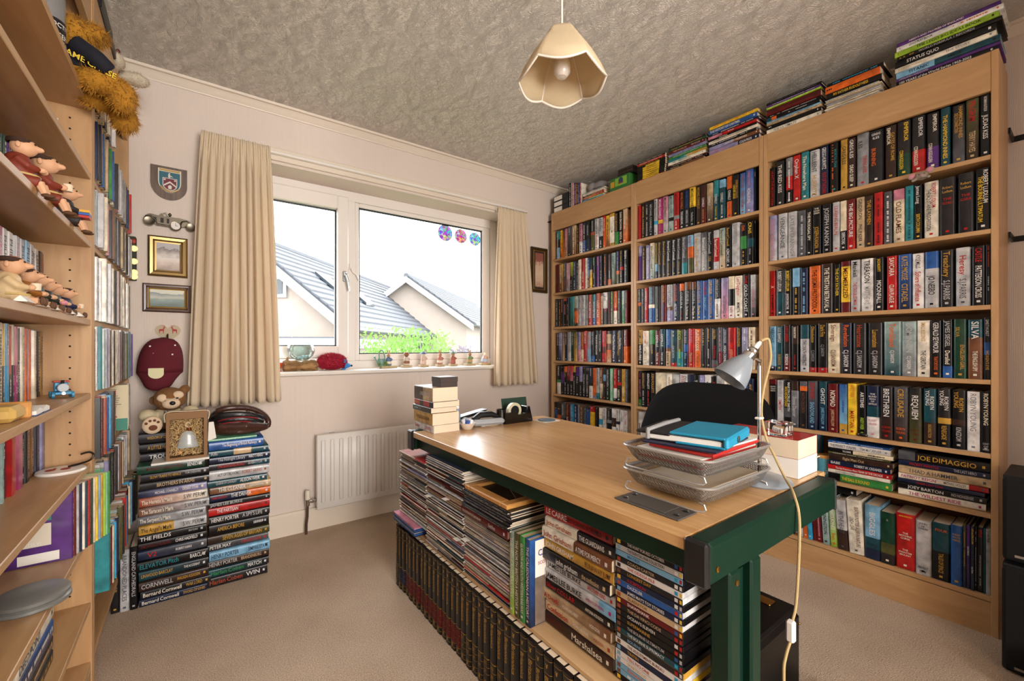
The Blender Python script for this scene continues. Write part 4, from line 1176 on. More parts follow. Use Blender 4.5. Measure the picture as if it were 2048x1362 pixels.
zz, _ = lying('\n'.join('5 %s|%s:~' % (a, b) for a, b in zip('eEWaeWEaecEW', 'aneaAnaennae')), (2.447, .768, T), 'x', .205, .15, 1, 'magazine pile under the orange book', 'magazines on top of the bookcase', cat='magazine', soft=True, name='magazine', jit=.006, total=.062)
lying("""22 k|y1-8:MY FATHER RUDOLF HESS
28 o|K0-2:~
14 k|u:~""", (2.445, .768, zz), 'x', .21, .15, 1, 'topping the magazines above nearest bookcase', 'books piled on top of the bookcases', soft=True, total=.075)
lying("""12 p|W1-9:ABBEYS AND PRIORIES OF ENGLAND
16 w|r0-1:I|k1-4:LEGO PLAY BOOK|o5-9:~
18 l|r0-1:I|k2-9:THE LEGO BIG IDEAS BOOK
14 k|Y0-2:~|E2-9:WORLD FORMULA 1 RECORDS
22 k|w1-5:STATUS QUO
16 W|e0-4:THE GOONS|a5-9:THE STORY
20 s4T|k1-4:TITANIC|k5-7:~
10 p|E0-5:LAKELAND LANDSCAPES
16 k|w0-8:100 YEARS of the World Series 1903-2003""", (2.445, .512, T), 'x', .30, .19, 1, 'pile atop nearest bookcase right end', 'books piled on top of the bookcases', top_first=True, total=.185)
# corner bookcase top: binders, annuals, cap, tin and discs
for i in range(3):
    z = T+i*.046; b = thing('box_file', 'black box file with white label, %s of the three stacked in the corner' % ('lowest', 'middle one', 'uppermost')[i], 'box file', (2.46, 2.64, z), group='black box files')
    MB().box((2.445, 2.545, z), (2.66, 2.72, z+.045), bev=.002).build('case', M('file_black', '1b1c1e', .5), b)
    MB().box((2.4444, 2.615, z+.006), (2.4452, 2.71, z+.04)).build('paper_label', 'white_pages', b)
cols = 'BWrwBpOBRbGmW'
y = 2.54
for i, c in enumerate(cols):
    w = .03 if i == 0 else .0095
    book('%s|%s:~' % (c, 'W' if c not in 'wW' else 'r'), w-.0008, .2-.003*i, .15, Matrix.Translation((2.45, y-w/2, T)), '%s annual, %s from left among the uprights above the corner bookcase' % (CN[c], ordn(i+1)), 'annuals standing above the corner bookcase', name='annual_book', soft=True); y -= w
zz, _ = lying("""14 s|T1-7:~
10 b3l|W:~
14 o6r|W:~
12 k4O|W:~
12 W|e:~
12 E|a:~""", (2.447, 2.375, T), 'x', .21, .15, 1, 'small pile below the grey cap', 'books piled on top of the bookcases', soft=True, total=.07)
cp = thing('cap', 'grey cloth cap lying on the small book pile above the corner bookcase', 'cap', (2.52, 2.3, zz))
M('grey_cloth', '8a8484', .9, bump=.3, bscale=300)
m = MB(); m.ell((2.515, 2.33, zz+.045), (.05, .042, .045)); m.ell((2.53, 2.27, zz+.045), (.05, .07, .042)); o = m.build('crown', 'grey_cloth', cp); remesh(o, .006)
MB().ell((2.49, 2.25, zz+.02), (.035, .05, .006)).build('brim', 'grey_cloth', cp, True)
MB().ell((2.475, 2.335, zz+.088), (.007, .007, .004)).build('button', 'grey_cloth', cp, True)
gt = thing('toy_box', 'green printed toy box with a locomotive picture above the corner bookcase', 'toy box', (2.5, 2.02, T))
MB().box((2.447, 1.93, T), (2.56, 2.11, T+.095), bev=.002).build('carton', M('box_green', '2f6f32', .4), gt)
MB().box((2.4462, 1.955, T+.028), (2.4475, 2.06, T+.085)).build('picture_panel', M('box_lime', '7fae3c', .4), gt)
m = MB().box((2.4455, 1.985, T+.04), (2.4464, 2.03, T+.055)); m.build('printed_engine_base', M('box_red', '9c2a22', .4), gt)
MB().lathe([(.02, 0), (.02, .0008)], 20, (0, 0, 0), Matrix.Translation((2.4455, 2.007, T+.064)) @ Matrix.Rotation(-PI/2, 4, 'Y')).build('printed_boiler', M('box_blue', '27455e', .4), gt)
MB().box((2.4455, 2.066, T+.028), (2.4464, 2.10, T+.07)).build('printed_panel', M('box_yellow', 'c8942c', .4), gt)
for i in range(4):
    b = MB().box((2.455, 1.91, T+.0965+i*.0125), (2.58, 2.04, T+.108+i*.0125), bev=.0008).build('disc_case', M('case_%d' % (i % 2), ('1c1a1a', '3a2a22')[i % 2], .3), loc=(2.52, 1.975, T+.0965+i*.0125)); tag(b, 'dark disc case, %s from bottom on the green toy box' % ordn(i+1), 'disc case', 'disc cases on the toy box')
# ---------------------------------------------------------------- far left bookcase rows, small paperbacks between
def frow(ri, cols, hs, x=-.243, y0=1.866, tmul=1.0, lab='', stop=2.705, spread=.01):
    y = y0; k = 0; i = 0
    while y < stop:
        c = cols[i % len(cols)]; t = R.uniform(.009, .02)*tmul*1.25; i += 1; k += 1
        if c == '.': y += .02; continue
        h = hs*R.uniform(.95, 1.02)
        tc = R.choice('kBRn') if c in 'wWcEsSeMPv' else R.choice('wWYe')
        book('%s|%s:~' % (c, tc), t-.0008, h, .2, Matrix.Translation((x+R.uniform(-spread, spread), y+t/2, SL[ri]+.0005)) @ Matrix.Rotation(PI, 4, 'Z'), '%s slim book, %s from left, %s of far left bookcase' % (CN[c], ordn(k), lab), 'slim books on the far left bookcase', name='slim_book', soft=True); y += t
ZT = 2.07-1.835
frow(0, 'KKKWMYoKABWGrBKawEWKbREBkKWTaeWKBn', .17, lab='top row', stop=2.15)
frow(1, 'BKWGrbKYewSrEBgbKTWaEKwPEvEeWcEEKaW', .178, lab='second row')
frow(2, 'SEEPEcYYMSPrBKnBKRkAkEkrRKBeOkKdkWcknk', .178, lab='third row')
frow(3, 'wwwwWESMeWEdSWKAKekPEnTtgGEWRrWekw', .205, lab='fourth row')
frow(4, 'KwEtSEvEkeWORWBBcWTkTErRWEwBkAKAaAdwE', .205, lab='fifth row')
frow(5, 'KKRrOebEwwubkB', .19, lab='sixth row', stop=2.2)
frow(6, 'MMswwESAaveSdkGkrrrkRkPEanWvnepk', .18, lab='seventh row')
frow(7, 'ttRccusbBKedSkdOkKeErrubOoERBk', .19, lab='eighth row', x=-.22, y0=1.87)
fb = thing('picture_book', 'cream picture book standing face out between magazines of the left bookcase', 'book', (-.27, 2.46, SL[5]))
MB().box((-.42, 2.452, SL[5]), (-.226, 2.464, SL[5]+.192), bev=.001).build('cover', M('pb_cream', 'd9cba8', .5), fb)
MB().box((-.42, 2.4512, SL[5]), (-.228, 2.4522, SL[5]+.05)).build('printed_band', M('pb_teal', '3f8a76', .5), fb)
MB().prism([(0, 0), (.05, 0), (.04, .018), (.012, .018)], (-.31, 2.4514, SL[5]+.055), (1, 0, 0), (0, 0, 1), (0, -.0006, 0)).build('printed_boat', M('pb_red', 'b5362c', .5), fb)
m = MB()
for k in range(9): m.box((-.3, 2.4512, SL[5]+.1+k*.009), (-.3+R.uniform(.03, .055), 2.4516, SL[5]+.102+k*.009))
m.build('printed_lines', 'print_dark' if 'print_dark' in MATS else M('print_dark', '3a332d', .6), fb)
frow(5, 'eAKEwW', .19, lab='sixth row end', y0=2.49, stop=2.6)
tag(MB().box((-.43, 2.709, SL[4]+.001), (-.234, 2.7145, SL[4]+.2), bev=.001).build('folder', M('purple_card', '5f3f8a', .6), loc=(-.3, 2.713, SL[4])), 'purple card folder at the far end of the fifth magazine row', 'folder')
# near left bookcase: picture books pushed through at the far end of the lower shelf
y = 1.62
for i, c in enumerate('pREBWTrGcysYlMg'):
    w = R.uniform(.008, .014); h = .205+.002*i
    b = book('%s|%s:~' % (c, 'w' if c not in 'cyEW' else 'r'), w-.0008, min(h, .186), .2, Matrix.Translation((-.262+.004*i, y+w/2, SL[6]+.0005)) @ Matrix.Rotation(PI, 4, 'Z'), '%s picture book, %s from left beyond the grey round base' % (CN[c], ordn(i+1)), 'picture books on the lower left shelf', name='picture_book', soft=True)
    if i == 0:
        z0 = SL[6]
        MB().box((-.40, 1.6188, z0+.112), (-.30, 1.6196, z0+.155)).build('printed_panel', M('ann_green', '2f8f6f', .5), b, local=True).matrix_parent_inverse = b.matrix_basis.inverted()
        MB().box((-.42, 1.6188, z0+.048), (-.30, 1.6196, z0+.105)).build('printed_panel', M('ann_cream', 'd8ccb8', .5), b, local=True).matrix_parent_inverse = b.matrix_basis.inverted()
        MB().box((-.36, 1.6188, z0+.006), (-.285, 1.6196, z0+.03)).build('barcode_panel', 'white_pages', b, local=True).matrix_parent_inverse = b.matrix_basis.inverted()
        m = MB()
        for t_, zz_, hh in (('was going to be', .143, .006), ('when he woke up', .131, .006), ('of sweet corn in his', .119, .006), ('PIPPING-LUTELY!', .052, .007)): m.text(t_, (-.395, 1.6184, z0+zz_), (1, 0, 0), (0, 0, 1), hh, .088)
        for k in range(16): m.box((-.34+k*.0033, 1.6184, z0+.01), (-.3385+k*.0033+R.uniform(0, .001), 1.6186, z0+.024))
        m.build('printed_lettering', 'white_pages', b, local=True).matrix_parent_inverse = b.matrix_basis.inverted()
    y += w
# ---------------------------------------------------------------- desk
M('desk_green', '07271b', .42, spec=.3); M('black_plastic', '161617', .4); M('plate_grey', '4c4742', .45)
DX0, DX1, DY0, DY1, DZ = .783, 1.535, .485, 1.80, .72
dk = thing('desk', 'oak-topped desk with dark green steel frame in the room centre', 'desk', (1.15, 1.15, 0))
MB().box((DX0, DY0, DZ-.026), (DX1, DY1, DZ), bev=.002).build('desk_top', 'oak_desk', dk)
for i, (a, b) in enumerate(((DY0-.05, DY0-.002), (DY1+.002, DY1+.05))):
    bm = MB().box((DX0+.008, a, DZ-.082), (DX1-.075, b, DZ+.002), bev=.007).build('end_beam', 'desk_green', dk, True)
    MB().box((DX0-.006, a-.001, DZ-.084), (DX0+.01, b+.001, DZ+.004), bev=.005).build('end_cap', 'black_plastic', bm, True)
    MB().box((DX1-.077, a-.001, DZ-.084), (DX1-.067, b+.001, DZ+.004), bev=.004).build('end_cap', 'black_plastic', bm, True)
    yc = (a+b)/2
    for x in (.893, .985): MB().box((x-.022, yc-.022, .045), (x+.022, yc+.022, DZ-.08), bev=.005).build('leg', 'desk_green', dk, True)
    MB().box((.893, yc-.003, .05), (.985, yc+.003, DZ-.1)).build('leg_web', 'desk_green', dk)
    MB().box((.83, yc-.024, 0), (1.62, yc+.024, .045), bev=.006).build('foot', 'desk_green', dk, True)
    if i == 0:
        for x, z in ((.815, .668), (.895, .615)): MB().lathe([(.006, 0), (.006, .003), (.003, .004)], 12, (0, 0, 0), Matrix.Translation((x, a if z > .65 else yc-.022, z)) @ Matrix.Rotation(PI/2, 4, 'X')).build('bolt', 'brass', dk, True)
for x in (DX0+.02, DX1-.09): MB().box((x, DY0, DZ-.075), (x+.035, DY1, DZ-.027), bev=.003).build('side_rail', 'desk_green', dk)
# grey cable port plate
cp = thing('cable_port', 'dark grey plastic cable plate let into the near desk corner', 'cable port', (.88, .62, DZ))
MB().box((.842, .535, DZ), (.918, .712, DZ+.004), bev=.0025).build('plate', 'plate_grey', cp, True)
MB().box((.85, .575, DZ+.004), (.91, .672, DZ+.0055), bev=.001).build('flap', 'plate_grey', cp)
for x in (.862, .898):
    for y in (.553, .694): MB().ell((x, y, DZ+.004), (.005, .008, .002), n=10, m=5).build('finger_notch', 'black_plastic', cp, True); MB().ell((x+.006, y-.004, DZ+.0052), (.002, .002, .0015), n=8, m=5).build('rivet', 'chrome', cp, True)
# ---------------------------------------------------------------- encyclopaedia row and board under the desk
def volume(k, y, w):
    o = MB(); H, D = .277, .21
    AF = (-.5, -.48, -.42, -.33, -.2, .2, .33, .42, .48, .5); AX = (0, .3, .65, .9, 1, 1, .9, .65, .3, 0); A = 9
    arc = [(-.008*q, w*f) for q, f in zip(AX, AF)]
    def surf(yy):
        yy /= w
        for i in range(A):
            if yy <= AF[i+1]: f = (yy-AF[i])/(AF[i+1]-AF[i]); return arc[i][0]*(1-f)+arc[i+1][0]*f-.0006
        return -.0006
    ring = lambda z: [(D, -w/2, z)]+[(x, q, z) for x, q in arc]+[(D, w/2, z)]
    o.loft([ring(0), ring(H)], 'k', True)
    cov = o.build('encyclopaedia_volume', 'jacket', smooth=True, ang=40, local=True)
    tag(cov, 'black gilt encyclopaedia volume, %s from the window end of the row' % ordn(k), 'encyclopaedia', 'encyclopaedia volumes in a row under the desk')
    MB().box((.004, -w/2+.003, H-.004), (D-.004, w/2-.003, H+.0004)).build('page_edge', 'pages', cov, local=True)
    L = MB()
    def band(z0, z1, c): 
        q = [w*f for f in AF]; b = len(L.v); L.v += [(0, a, z1) for a in q]+[(0, a, z0) for a in q]
        for i in range(A): L.face([b+i, b+A+1+i, b+A+2+i, b+i+1], c)
    if k <= 3: band(.035, .095, ('d', 'B', 'B')[k-1])
    elif k <= 16: band(.03, .095, 'R')
    for z in (.012, .028, .05, .072, .098, .1, .232, .268): band(z, z+.0011, 'Y')
    L.text('Britannica', (0, w*.19, .225), (0, 0, -1), (0, -1, 0), w*.38, .112, 'l', 'Y')
    for i in range(4): L.add([(0, w*.2-i*.004, .092), (0, w*.2-i*.004, .078), (0, w*.2-i*.004-.0012, .078), (0, w*.2-i*.004-.0012, .092)], [(0, 1, 2, 3)], 'Y')
    L.text(str(k), (0, 0, .055), (0, -1, 0), (0, 0, 1), .009, .02, 'c', 'Y')
    for zc in (.25, .019):
        b = len(L.v); s = w*.17
        for dx, dz, r in ((0, 0, s), (-.5*s, .9*s, .5*s), (.5*s, .9*s, .5*s)):
            L.add([(0, dx-r*.6, zc+dz), (0, dx, zc+dz-r), (0, dx+r*.6, zc+dz), (0, dx, zc+dz+r)], [(3, 2, 1, 0)], 'Y')
    L.v = [(surf(max(-w/2, min(w/2, b_))), b_, c_) for a_, b_, c_ in L.v]
    L.build('gilt_lettering', 'print', cov, local=True)
    cov.location = (.762+R.uniform(-.003, .003), y, 0)
y = 1.93; k = 0
while y > .49:
    k += 1; w = .035 if k < 4 else R.uniform(.035, .041)
    volume(k, y-w/2, w-.0006); y -= w
bo = MB().box((.779, .44, .2795), (1.0, 1.93, .292), bev=.001).build('plank', 'board_wood', loc=(.9, 1.2, .2795)); tag(bo, 'long bare wooden plank lying along the encyclopaedia row', 'plank')
BZ = .2925
# booklets at the window end
for i in range(7):
    z = BZ+i*.0055; b = MB().box((.75+R.uniform(-.004, .004), 1.71+R.uniform(-.006, .006), z), (.96, 1.945, z+.005), 'BbaBbvP'[i]).build('booklet', 'matte_print', loc=(.85, 1.82, z)); tag(b, 'thin %s booklet, %s from bottom under the first magazine stack' % (('navy', 'blue', 'grey', 'navy', 'blue', 'lavender', 'pink floral')[i], ordn(i+1)), 'booklet', 'booklets under the first magazine stack')
def magazine_stack(n, y0, y1, z0, z1, which, tilt=0):
    z = z0; t = (z1-z0)/n
    for i in range(n):
        w = t*.96; d = .21; yy0, yy1 = y0+R.uniform(-.006, .006), y1+R.uniform(-.006, .006); xx = .778+R.uniform(-.006, .006)
        m = MB(); c1 = R.choice('KkAnNaERTeEWanAEBaevr'); c2 = R.choice('aeEnWAKcO'); body = R.choice(('d8cdbf', 'cbbba6', 'b9a88f', 'c9c1b8'))
        q = w/2
        prof = [(.0, -q*.35), (.004, -q), (d, -q), (d, q), (.004, q), (0, q*.35)]
        L_ = yy1-yy0; cut = R.uniform(.3, .7)
        ys = [0, L_*cut, L_]
        for s in (0, 1):
            cc = (c1, c2)[s] if R.random() < .6 else c1
            b = len(m.v); m.v += [(xx+a, yy0+ys[s], z+q+e) for a, e in prof]+[(xx+a, yy0+ys[s+1], z+q+e) for a, e in prof]
            for e in range(6):
                j = (e+1) % 6; col = cc if e in (5, 0, 1, 3, 4) else body
                if e in (0, 4): col = c1 if R.random() < .45 else body
                m.face([b+e, b+j, b+6+j, b+6+e], col)
        for s, yv in ((0, yy0), (1, yy1)):
            b = len(m.v); m.v += [(xx+a, yv, z+q+e) for a, e in prof]; f = [b+i2 for i2 in range(6)]; m.face(f if s else f[::-1], body)
        o = m.build('magazine', 'matte_print', loc=(xx, (yy0+yy1)/2, z)); tag(o, '%s magazine, %s from the bottom of the %s under the desk' % (CN[c1], ordn(i+1), which), 'magazine', 'magazines stacked under the desk')
        z += t
magazine_stack(58, 1.655, 1.935, BZ+.04, .612, 'first stack')
magazine_stack(72, 1.345, 1.648, BZ, .648, 'second stack')
magazine_stack(46, 1.066, 1.338, BZ, .505, 'third stack')
for i, (yy, z, t_) in enumerate(((1.45, .52, .0), (1.36, .40, 0), (1.30, .42, 0), (1.6, .49, 0))):
    tag(MB().box((.757, yy, z), (.80, yy+.03, z+.0006)).build('paper_slip', 'white_pages', loc=(.775, yy, z)), 'white paper slip poking from the magazines, %s of four' % ('highest on the second stack', 'lower on the second stack', 'on the third stack', 'near the top corner')[i], 'paper slip', 'paper slips in the magazine stacks')
lying("30 R|W0-5:THE LOCATION OF SCOTLAND RAILWAY|w6-8:David Ross", (.772, 1.345, .5055), 'x', .285, .2, 1, 'on third magazine stack', 'railway books under the desk', jit=0)
zz, _ = lying('\n'.join('6 %s|%s:~' % (a, b) for a, b in zip('kKWkKEkAkK', 'EaKwEkaEwE')), (.774, 1.34, .5355), 'x', .28, .2, 1, 'thin magazines below the wooden picture frame', 'magazines below the picture frame', cat='magazine', soft=True, name='magazine', total=.058, jit=.008)
fr = thing('photo_frame', 'empty pine picture frame lying under the desk on the third stack', 'picture frame', (.9, 1.2, zz))
pf = MB(); a0, a1, b0_, b1_ = .775, .985, 1.075, 1.335
for (p, q) in (((a0, b0_), (a1, b0_+.035)), ((a0, b1_-.035), (a1, b1_)), ((a0, b0_+.035), (a0+.035, b1_-.035)), ((a1-.035, b0_+.035), (a1, b1_-.035))): pf.box((p[0], p[1], zz), (q[0], q[1], zz+.016), bev=.003)
pf.build('frame_moulding', 'pine', fr); MB().box((a0+.03, b0_+.03, zz+.002), (a1-.03, b1_-.03, zz+.006)).build('backing', 'black_plastic', fr)
MB().tube([(.85, 1.13, zz+.008), (.88, 1.2, zz+.009), (.91, 1.28, zz+.008)], .0012, 5).build('hanging_wire', 'steel', fr)
y = 1.06
for sp, w in (('S~l|W:THE HIGHLAND RAILWAY|h252', .024), ('d|W:THE NORTH BRITISH A HISTORY|h250', .026), ('g|W:GLASGOW AND SOUTH WESTERN RAILWAY|h250', .027), ('b~B|W:THE CALEDONIAN A HISTORY|h250', .024)):
    b = book(sp, w-.001, .25, .19, Matrix.Translation((.776, y-w/2, BZ)), '%s railway history standing between magazines and hardbacks under the desk' % cname(sp)[0], 'railway books under the desk'); y -= w
HB = """32 r~R|w0-4:LE CARRE|k3-9:AGENT RUNNING IN THE FIELD
28 W5K|O0-5:John Grisham|w5-9:THE GUARDIANS
32 W5n|O0-5:John Grisham|w5-9:A TIME FOR MERCY
30 Y|W0-5:JOHN GRISHAM|n6-10:RUNAWAY JURY
32 K|w2-6:john grisham|e6-9:the confession
26 E|k0-6:JAMES LEE BURKE|r6-9:ANOTHER KIND
32 E8s|k0-6:JAMES LEE BURKE|m6-9:A PRIVATE CATHEDRAL
28 k|r0-6:Silver COLLAR|W6-9:ANTONIA HODGSON
30 e~n|r0-3:A Death|W3-6:FOUNTAINS ABBEY|W7-9:HODGSON
32 e|r0-4:Confession|W4-7:THOMAS HAWKINS|O7-9:HODGSON
38 N|R0-4:DEVIL|W4-9:Marshalsea"""
zh, hb = lying(HB, (.828, .957, BZ), 'x', .258, .165, 1, 'hardback pile under near desk end', 'hardbacks piled under the desk', top_first=True, total=.345, jit=.006)
M('red_pages', 'b23a34', .7)
# disc cases
DV = [('JFK','b','w','k'),('THE HUNT FOR RED OCTOBER','k','w','k'),('THE ESSENTIAL WAR COLLECTION','E','k','k'),('MATRIX','s','b','k'),('COACH CARTER','K','e','k'),('THE ODESSA FILE','w','r','E'),('LONGEST DAY','K','Y','E'),('INCEPTION','B','r','k'),('DAZZLER','b','w','E'),("JAMES MAY'S TOY STORIES",'B','w','k'),('GLADIATOR','e','n','E'),('SHAWSHANK','R','w','k'),('THE DA VINCI CODE','K','e','k'),("OCEAN'S ELEVEN",'k','w','k'),('SUPERMARINE','k','Y','k'),('THE BOURNE ULTIMATUM','k','E','k'),('THE BOURNE SUPREMACY','T','w','k'),('BOURNE','K','s','Y'),('THE ADJUSTMENT BUREAU','w','R','E'),('TINTIN','B','Y','y'),('TELL NO ONE','w','r','k'),('SPARTACUS','w','e','E'),('RUNAWAY JURY','s','o','k'),('~','s','w','k'),('THE EAGLE','k','E','k')]
z = .650; L_ = .182
for i, (t_, c, tc, body) in enumerate(DV):
    w = .0142; z -= w
    m = MB().box((.829, .515+R.uniform(-.002, .002), z+.0004), (.955, .515+L_, z+w-.0004), body, bev=.001)
    o = m.build('disc_case', 'jacket', loc=(.829, .6, z)); tag(o, '%s disc case with %s lettering, %s from top of the disc pile' % (CN[c], CN[tc], ordn(i+1)), 'disc case', 'disc cases piled under the desk corner')
    L = MB().box((.8282, .5165, z+.0008), (.8292, .513+L_, z+w-.0008), c)
    x = .8278
    if t_ == '~':
        for q in range(8): L.box((x, .66-q*.016, z+.004), (x+.0003, .65-q*.016, z+.009), tc)
    else: L.text(t_, (x, .513+L_-.035, z+.0038), (0, -1, 0), (0, 0, 1), .0068, .1, 'l', tc)
    L.add([(x, .535, z+.003), (x, .527, z+.003), (x, .527, z+.011), (x, .535, z+.011)], [(0, 1, 2, 3)], R.choice('rwub')); L.add([(x, .523, z+.003), (x, .5175, z+.003), (x, .5175, z+.011), (x, .523, z+.011)], [(0, 1, 2, 3)], R.choice('rwyE'))
    L.add([(x, .69, z+.0025), (x, .68, z+.0025), (x, .68, z+.0115), (x, .69, z+.0115)], [(0, 1, 2, 3)], R.choice('nyEsOK'))
    L.build('printed_spine', 'print', o)
# ---------------------------------------------------------------- items on the desk
zt, _ = lying("""34 w|r0-5:Ruby|P5-9:J.J. PARIS
52 Y|n1-9:THE TABLE PLACE BROWN
24 T4k|E0-5:~
26 r3k5r8k|Y0-3:~
62 N5e|w3-9:LONESOME DOVE""", (.832, 1.90, DZ), 'x', .19, .13, 1, 'paperback pile at far desk end', 'paperbacks piled on the desk', soft=True, total=.198, name='paperback_book', jit=.004)
bx = thing('gift_box', 'small dark brown lidded box on top of the desk paperbacks', 'box', (.92, 1.76, zt)); M('box_brown', '3d322c', .5)
MB().box((.875, 1.715, zt), (.96, 1.80, zt+.03), bev=.001).build('box_base', 'box_brown', bx); MB().box((.8735, 1.7135, zt+.022), (.9615, 1.8015, zt+.045), bev=.001).build('lid', 'box_brown', bx)
bw = thing('bowl', 'small cream bowl of paper wraps beside the desk paperbacks', 'bowl', (1.005, 1.705, DZ))
MB().lathe([(.018, 0), (.022, .002), (.034, .024), (.038, .031), (.036, .031), (.03, .022), (.016, .006), (.002, .005)], 24, (1.005, 1.705, DZ)).build('bowl_body', M('bowl_cream', 'dccbb8', .35), bw, True)
for i in range(5):
    a = i*1.3; o = MB().tube([(1.005+.016*math.cos(a), 1.705+.016*math.sin(a), DZ+.015), (1.005+.02*math.cos(a+.6), 1.705+.02*math.sin(a+.6), DZ+.043)], .0085, 8).build('wrapped_sweet', M('wrap_%d' % (i % 2), ('e6e6ea', '3a59a8')[i % 2], .4), loc=(1.005, 1.705, DZ+.02)); tag(o, ('white wrapped stick at the front of the cream bowl', 'blue wrapped stick at the left of the cream bowl', 'white wrapped stick at the back of the cream bowl', 'blue wrapped stick at the right of the cream bowl', 'white wrapped stick standing tallest in the cream bowl')[i], 'sweet', 'wrapped sticks in the bowl')
wd = thing('water_bottle', 'clear plastic bottle standing behind the cream bowl on the desk', 'bottle', (.985, 1.76, DZ)); MB().lathe([(.012, 0), (.014, .005), (.014, .065), (.007, .08), (.007, .09)], 16, (.985, 1.76, DZ)).build('bottle_body', M('pale_plastic', 'b8c8dd', .2, trans=.6), wd, True); MB().lathe([(.008, .09), (.008, .1)], 12, (.985, 1.76, DZ)).build('cap', 'white_gloss', wd, True)
st = thing('stapler', 'light grey and black stapler lying open on the desk', 'stapler', (1.13, 1.74, DZ)); M('stapler_grey', 'a9adb0', .35)
d_ = Vector((.985, -.17, 0)).normalized(); nrm = Vector((-d_.y, d_.x, 0)); so = Vector((1.05, 1.735, DZ))
def dirbox(m, o, u, v, L_, W_, z0, z1, bev=.003):
    mt = Matrix(((u.x, v.x, 0, o.x), (u.y, v.y, 0, o.y), (0, 0, 1, o.z), (0, 0, 0, 1))); return m.box((0, -W_/2, z0), (L_, W_/2, z1), bev=bev, mt=mt)
dirbox(MB(), so, d_, nrm, .165, .036, .004, .034, .011).build('base_cover', 'stapler_grey', st, True)
MB().tube([so+Vector((.015, .012, .032)), so+Vector((.05, .012, .052)), so+Vector((.11, .006, .05)), so+Vector((.15, 0, .036))], [.014, .016, .015, .01], 10).build('arm', 'black_plastic', st, True)
hp = thing('hole_punch', 'grey hole punch with raised black handle behind the stapler', 'hole punch', (1.06, 1.79, DZ))
m = MB(); m.loft([[(1.0, y_, DZ), (1.13, y_, DZ), (1.12, y_, DZ+.02), (1.03, y_, DZ+.045), (1.005, y_, DZ+.03)] for y_ in (1.77, 1.83)]); m.build('punch_body', 'stapler_grey', hp)
m = MB(); m.loft([[(1.0, y_, DZ+.044), (1.14, y_, DZ+.068), (1.165, y_, DZ+.07), (1.14, y_, DZ+.056), (1.01, y_, DZ+.032)] for y_ in (1.775, 1.825)]); m.build('lever', 'black_plastic', hp)
tp = thing('tape_dispenser', 'glossy black desk tape dispenser with pen cup and clear tape', 'tape dispenser', (1.3, 1.73, DZ)); M('gloss_black', '121212', .12, coat=.5)
m = MB(); m.loft([[(1.215, y_, DZ), (1.385, y_, DZ), (1.385, y_, DZ+.012), (1.368, y_, DZ+.075), (1.355, y_, DZ+.075), (1.345, y_, DZ+.045), (1.3, y_, DZ+.04), (1.265, y_, DZ+.055), (1.215, y_, DZ+.055)] for y_ in (1.70, 1.755)]); m.build('dispenser_body', 'gloss_black', tp)
MB().lathe([(.024, 0), (.024, .07), (.021, .07), (.021, .01)], 20, (1.215, 1.735, DZ)).build('pen_cup', 'gloss_black', tp, True)
MB().lathe([(.026, -.01), (.04, -.01), (.04, .01), (.026, .01), (.026, -.01)], 28, (0, 0, 0), Matrix.Translation((1.288, 1.728, DZ+.058)) @ Matrix.Rotation(PI/2, 4, 'X'), cap=False).build('tape_roll', M('tape_cream', 'cfc7a8', .3), tp, True)
MB().lathe([(.025, -.009), (.025, .009)], 20, (0, 0, 0), Matrix.Translation((1.288, 1.728, DZ+.058)) @ Matrix.Rotation(PI/2, 4, 'X')).build('hub', 'black_plastic', tp, True)
MB().box((1.352, 1.706, DZ+.07), (1.372, 1.75, DZ+.077), bev=.001).build('cutter', 'chrome', tp)
m = MB(); m.loft([[(x, 1.79, DZ), (x, 1.795, DZ), (x, 1.815, DZ+.11), (x, 1.81, DZ+.11)] for x in (1.27, 1.43)]); o = m.build('desk_card', M('card_green', '1f3a2c', .6), loc=(1.35, 1.8, DZ)); tag(o, 'dark green card standing behind the tape dispenser', 'card')
cs = thing('coaster', 'round blue coaster on a white paper square at the far desk corner', 'coaster', (1.46, 1.68, DZ)); MB().box((1.40, 1.62, DZ), (1.50, 1.715, DZ+.0012)).build('paper_square', 'white_pages', cs)
MB().lathe([(.043, .0012), (.045, .003), (.044, .006), (.02, .0062)], 28, (1.452, 1.668, DZ)).build('coaster_disc', M('coaster_blue', '5b7486', .3, nz=.4, nscale=50), cs, True)
# mesh letter trays
def mesh_mat():
    m = bpy.data.materials.new('wire_mesh'); m.use_nodes = True; N, L = nodes(m); b = N['Principled BSDF']
    b.inputs['Base Color'].default_value = lin('8a8682'); b.inputs['Metallic'].default_value = .7; b.inputs['Roughness'].default_value = .4
    tc = N.new('ShaderNodeTexCoord'); mp = N.new('ShaderNodeMapping'); mp.inputs['Scale'].default_value = (260, 260, 260); mp.inputs['Rotation'].default_value = (0.6, .6, .785); L.new(tc.outputs['Object'], mp.inputs[0])
    sp = N.new('ShaderNodeSeparateXYZ'); L.new(mp.outputs[0], sp.inputs[0]); vals = []
    for ax in (0, 1, 2):
        f = N.new('ShaderNodeMath'); f.operation = 'FRACT'; L.new(sp.outputs[ax], f.inputs[0]); g = N.new('ShaderNodeMath'); g.operation = 'LESS_THAN'; g.inputs[1].default_value = .5; L.new(f.outputs[0], g.inputs[0]); vals.append(g)
    a = N.new('ShaderNodeMath'); a.operation = 'MAXIMUM'; L.new(vals[0].outputs[0], a.inputs[0]); L.new(vals[1].outputs[0], a.inputs[1])
    t = N.new('ShaderNodeBsdfTransparent'); x = N.new('ShaderNodeMixShader'); L.new(a.outputs[0], x.inputs[0]); L.new(t.outputs[0], x.inputs[1]); L.new(b.outputs[0], x.inputs[2]); L.new(x.outputs[0], N['Material Output'].inputs[0]); MATS['wire_mesh'] = m
mesh_mat(); M('tray_wire', 'a9a5a0', .35, .6)
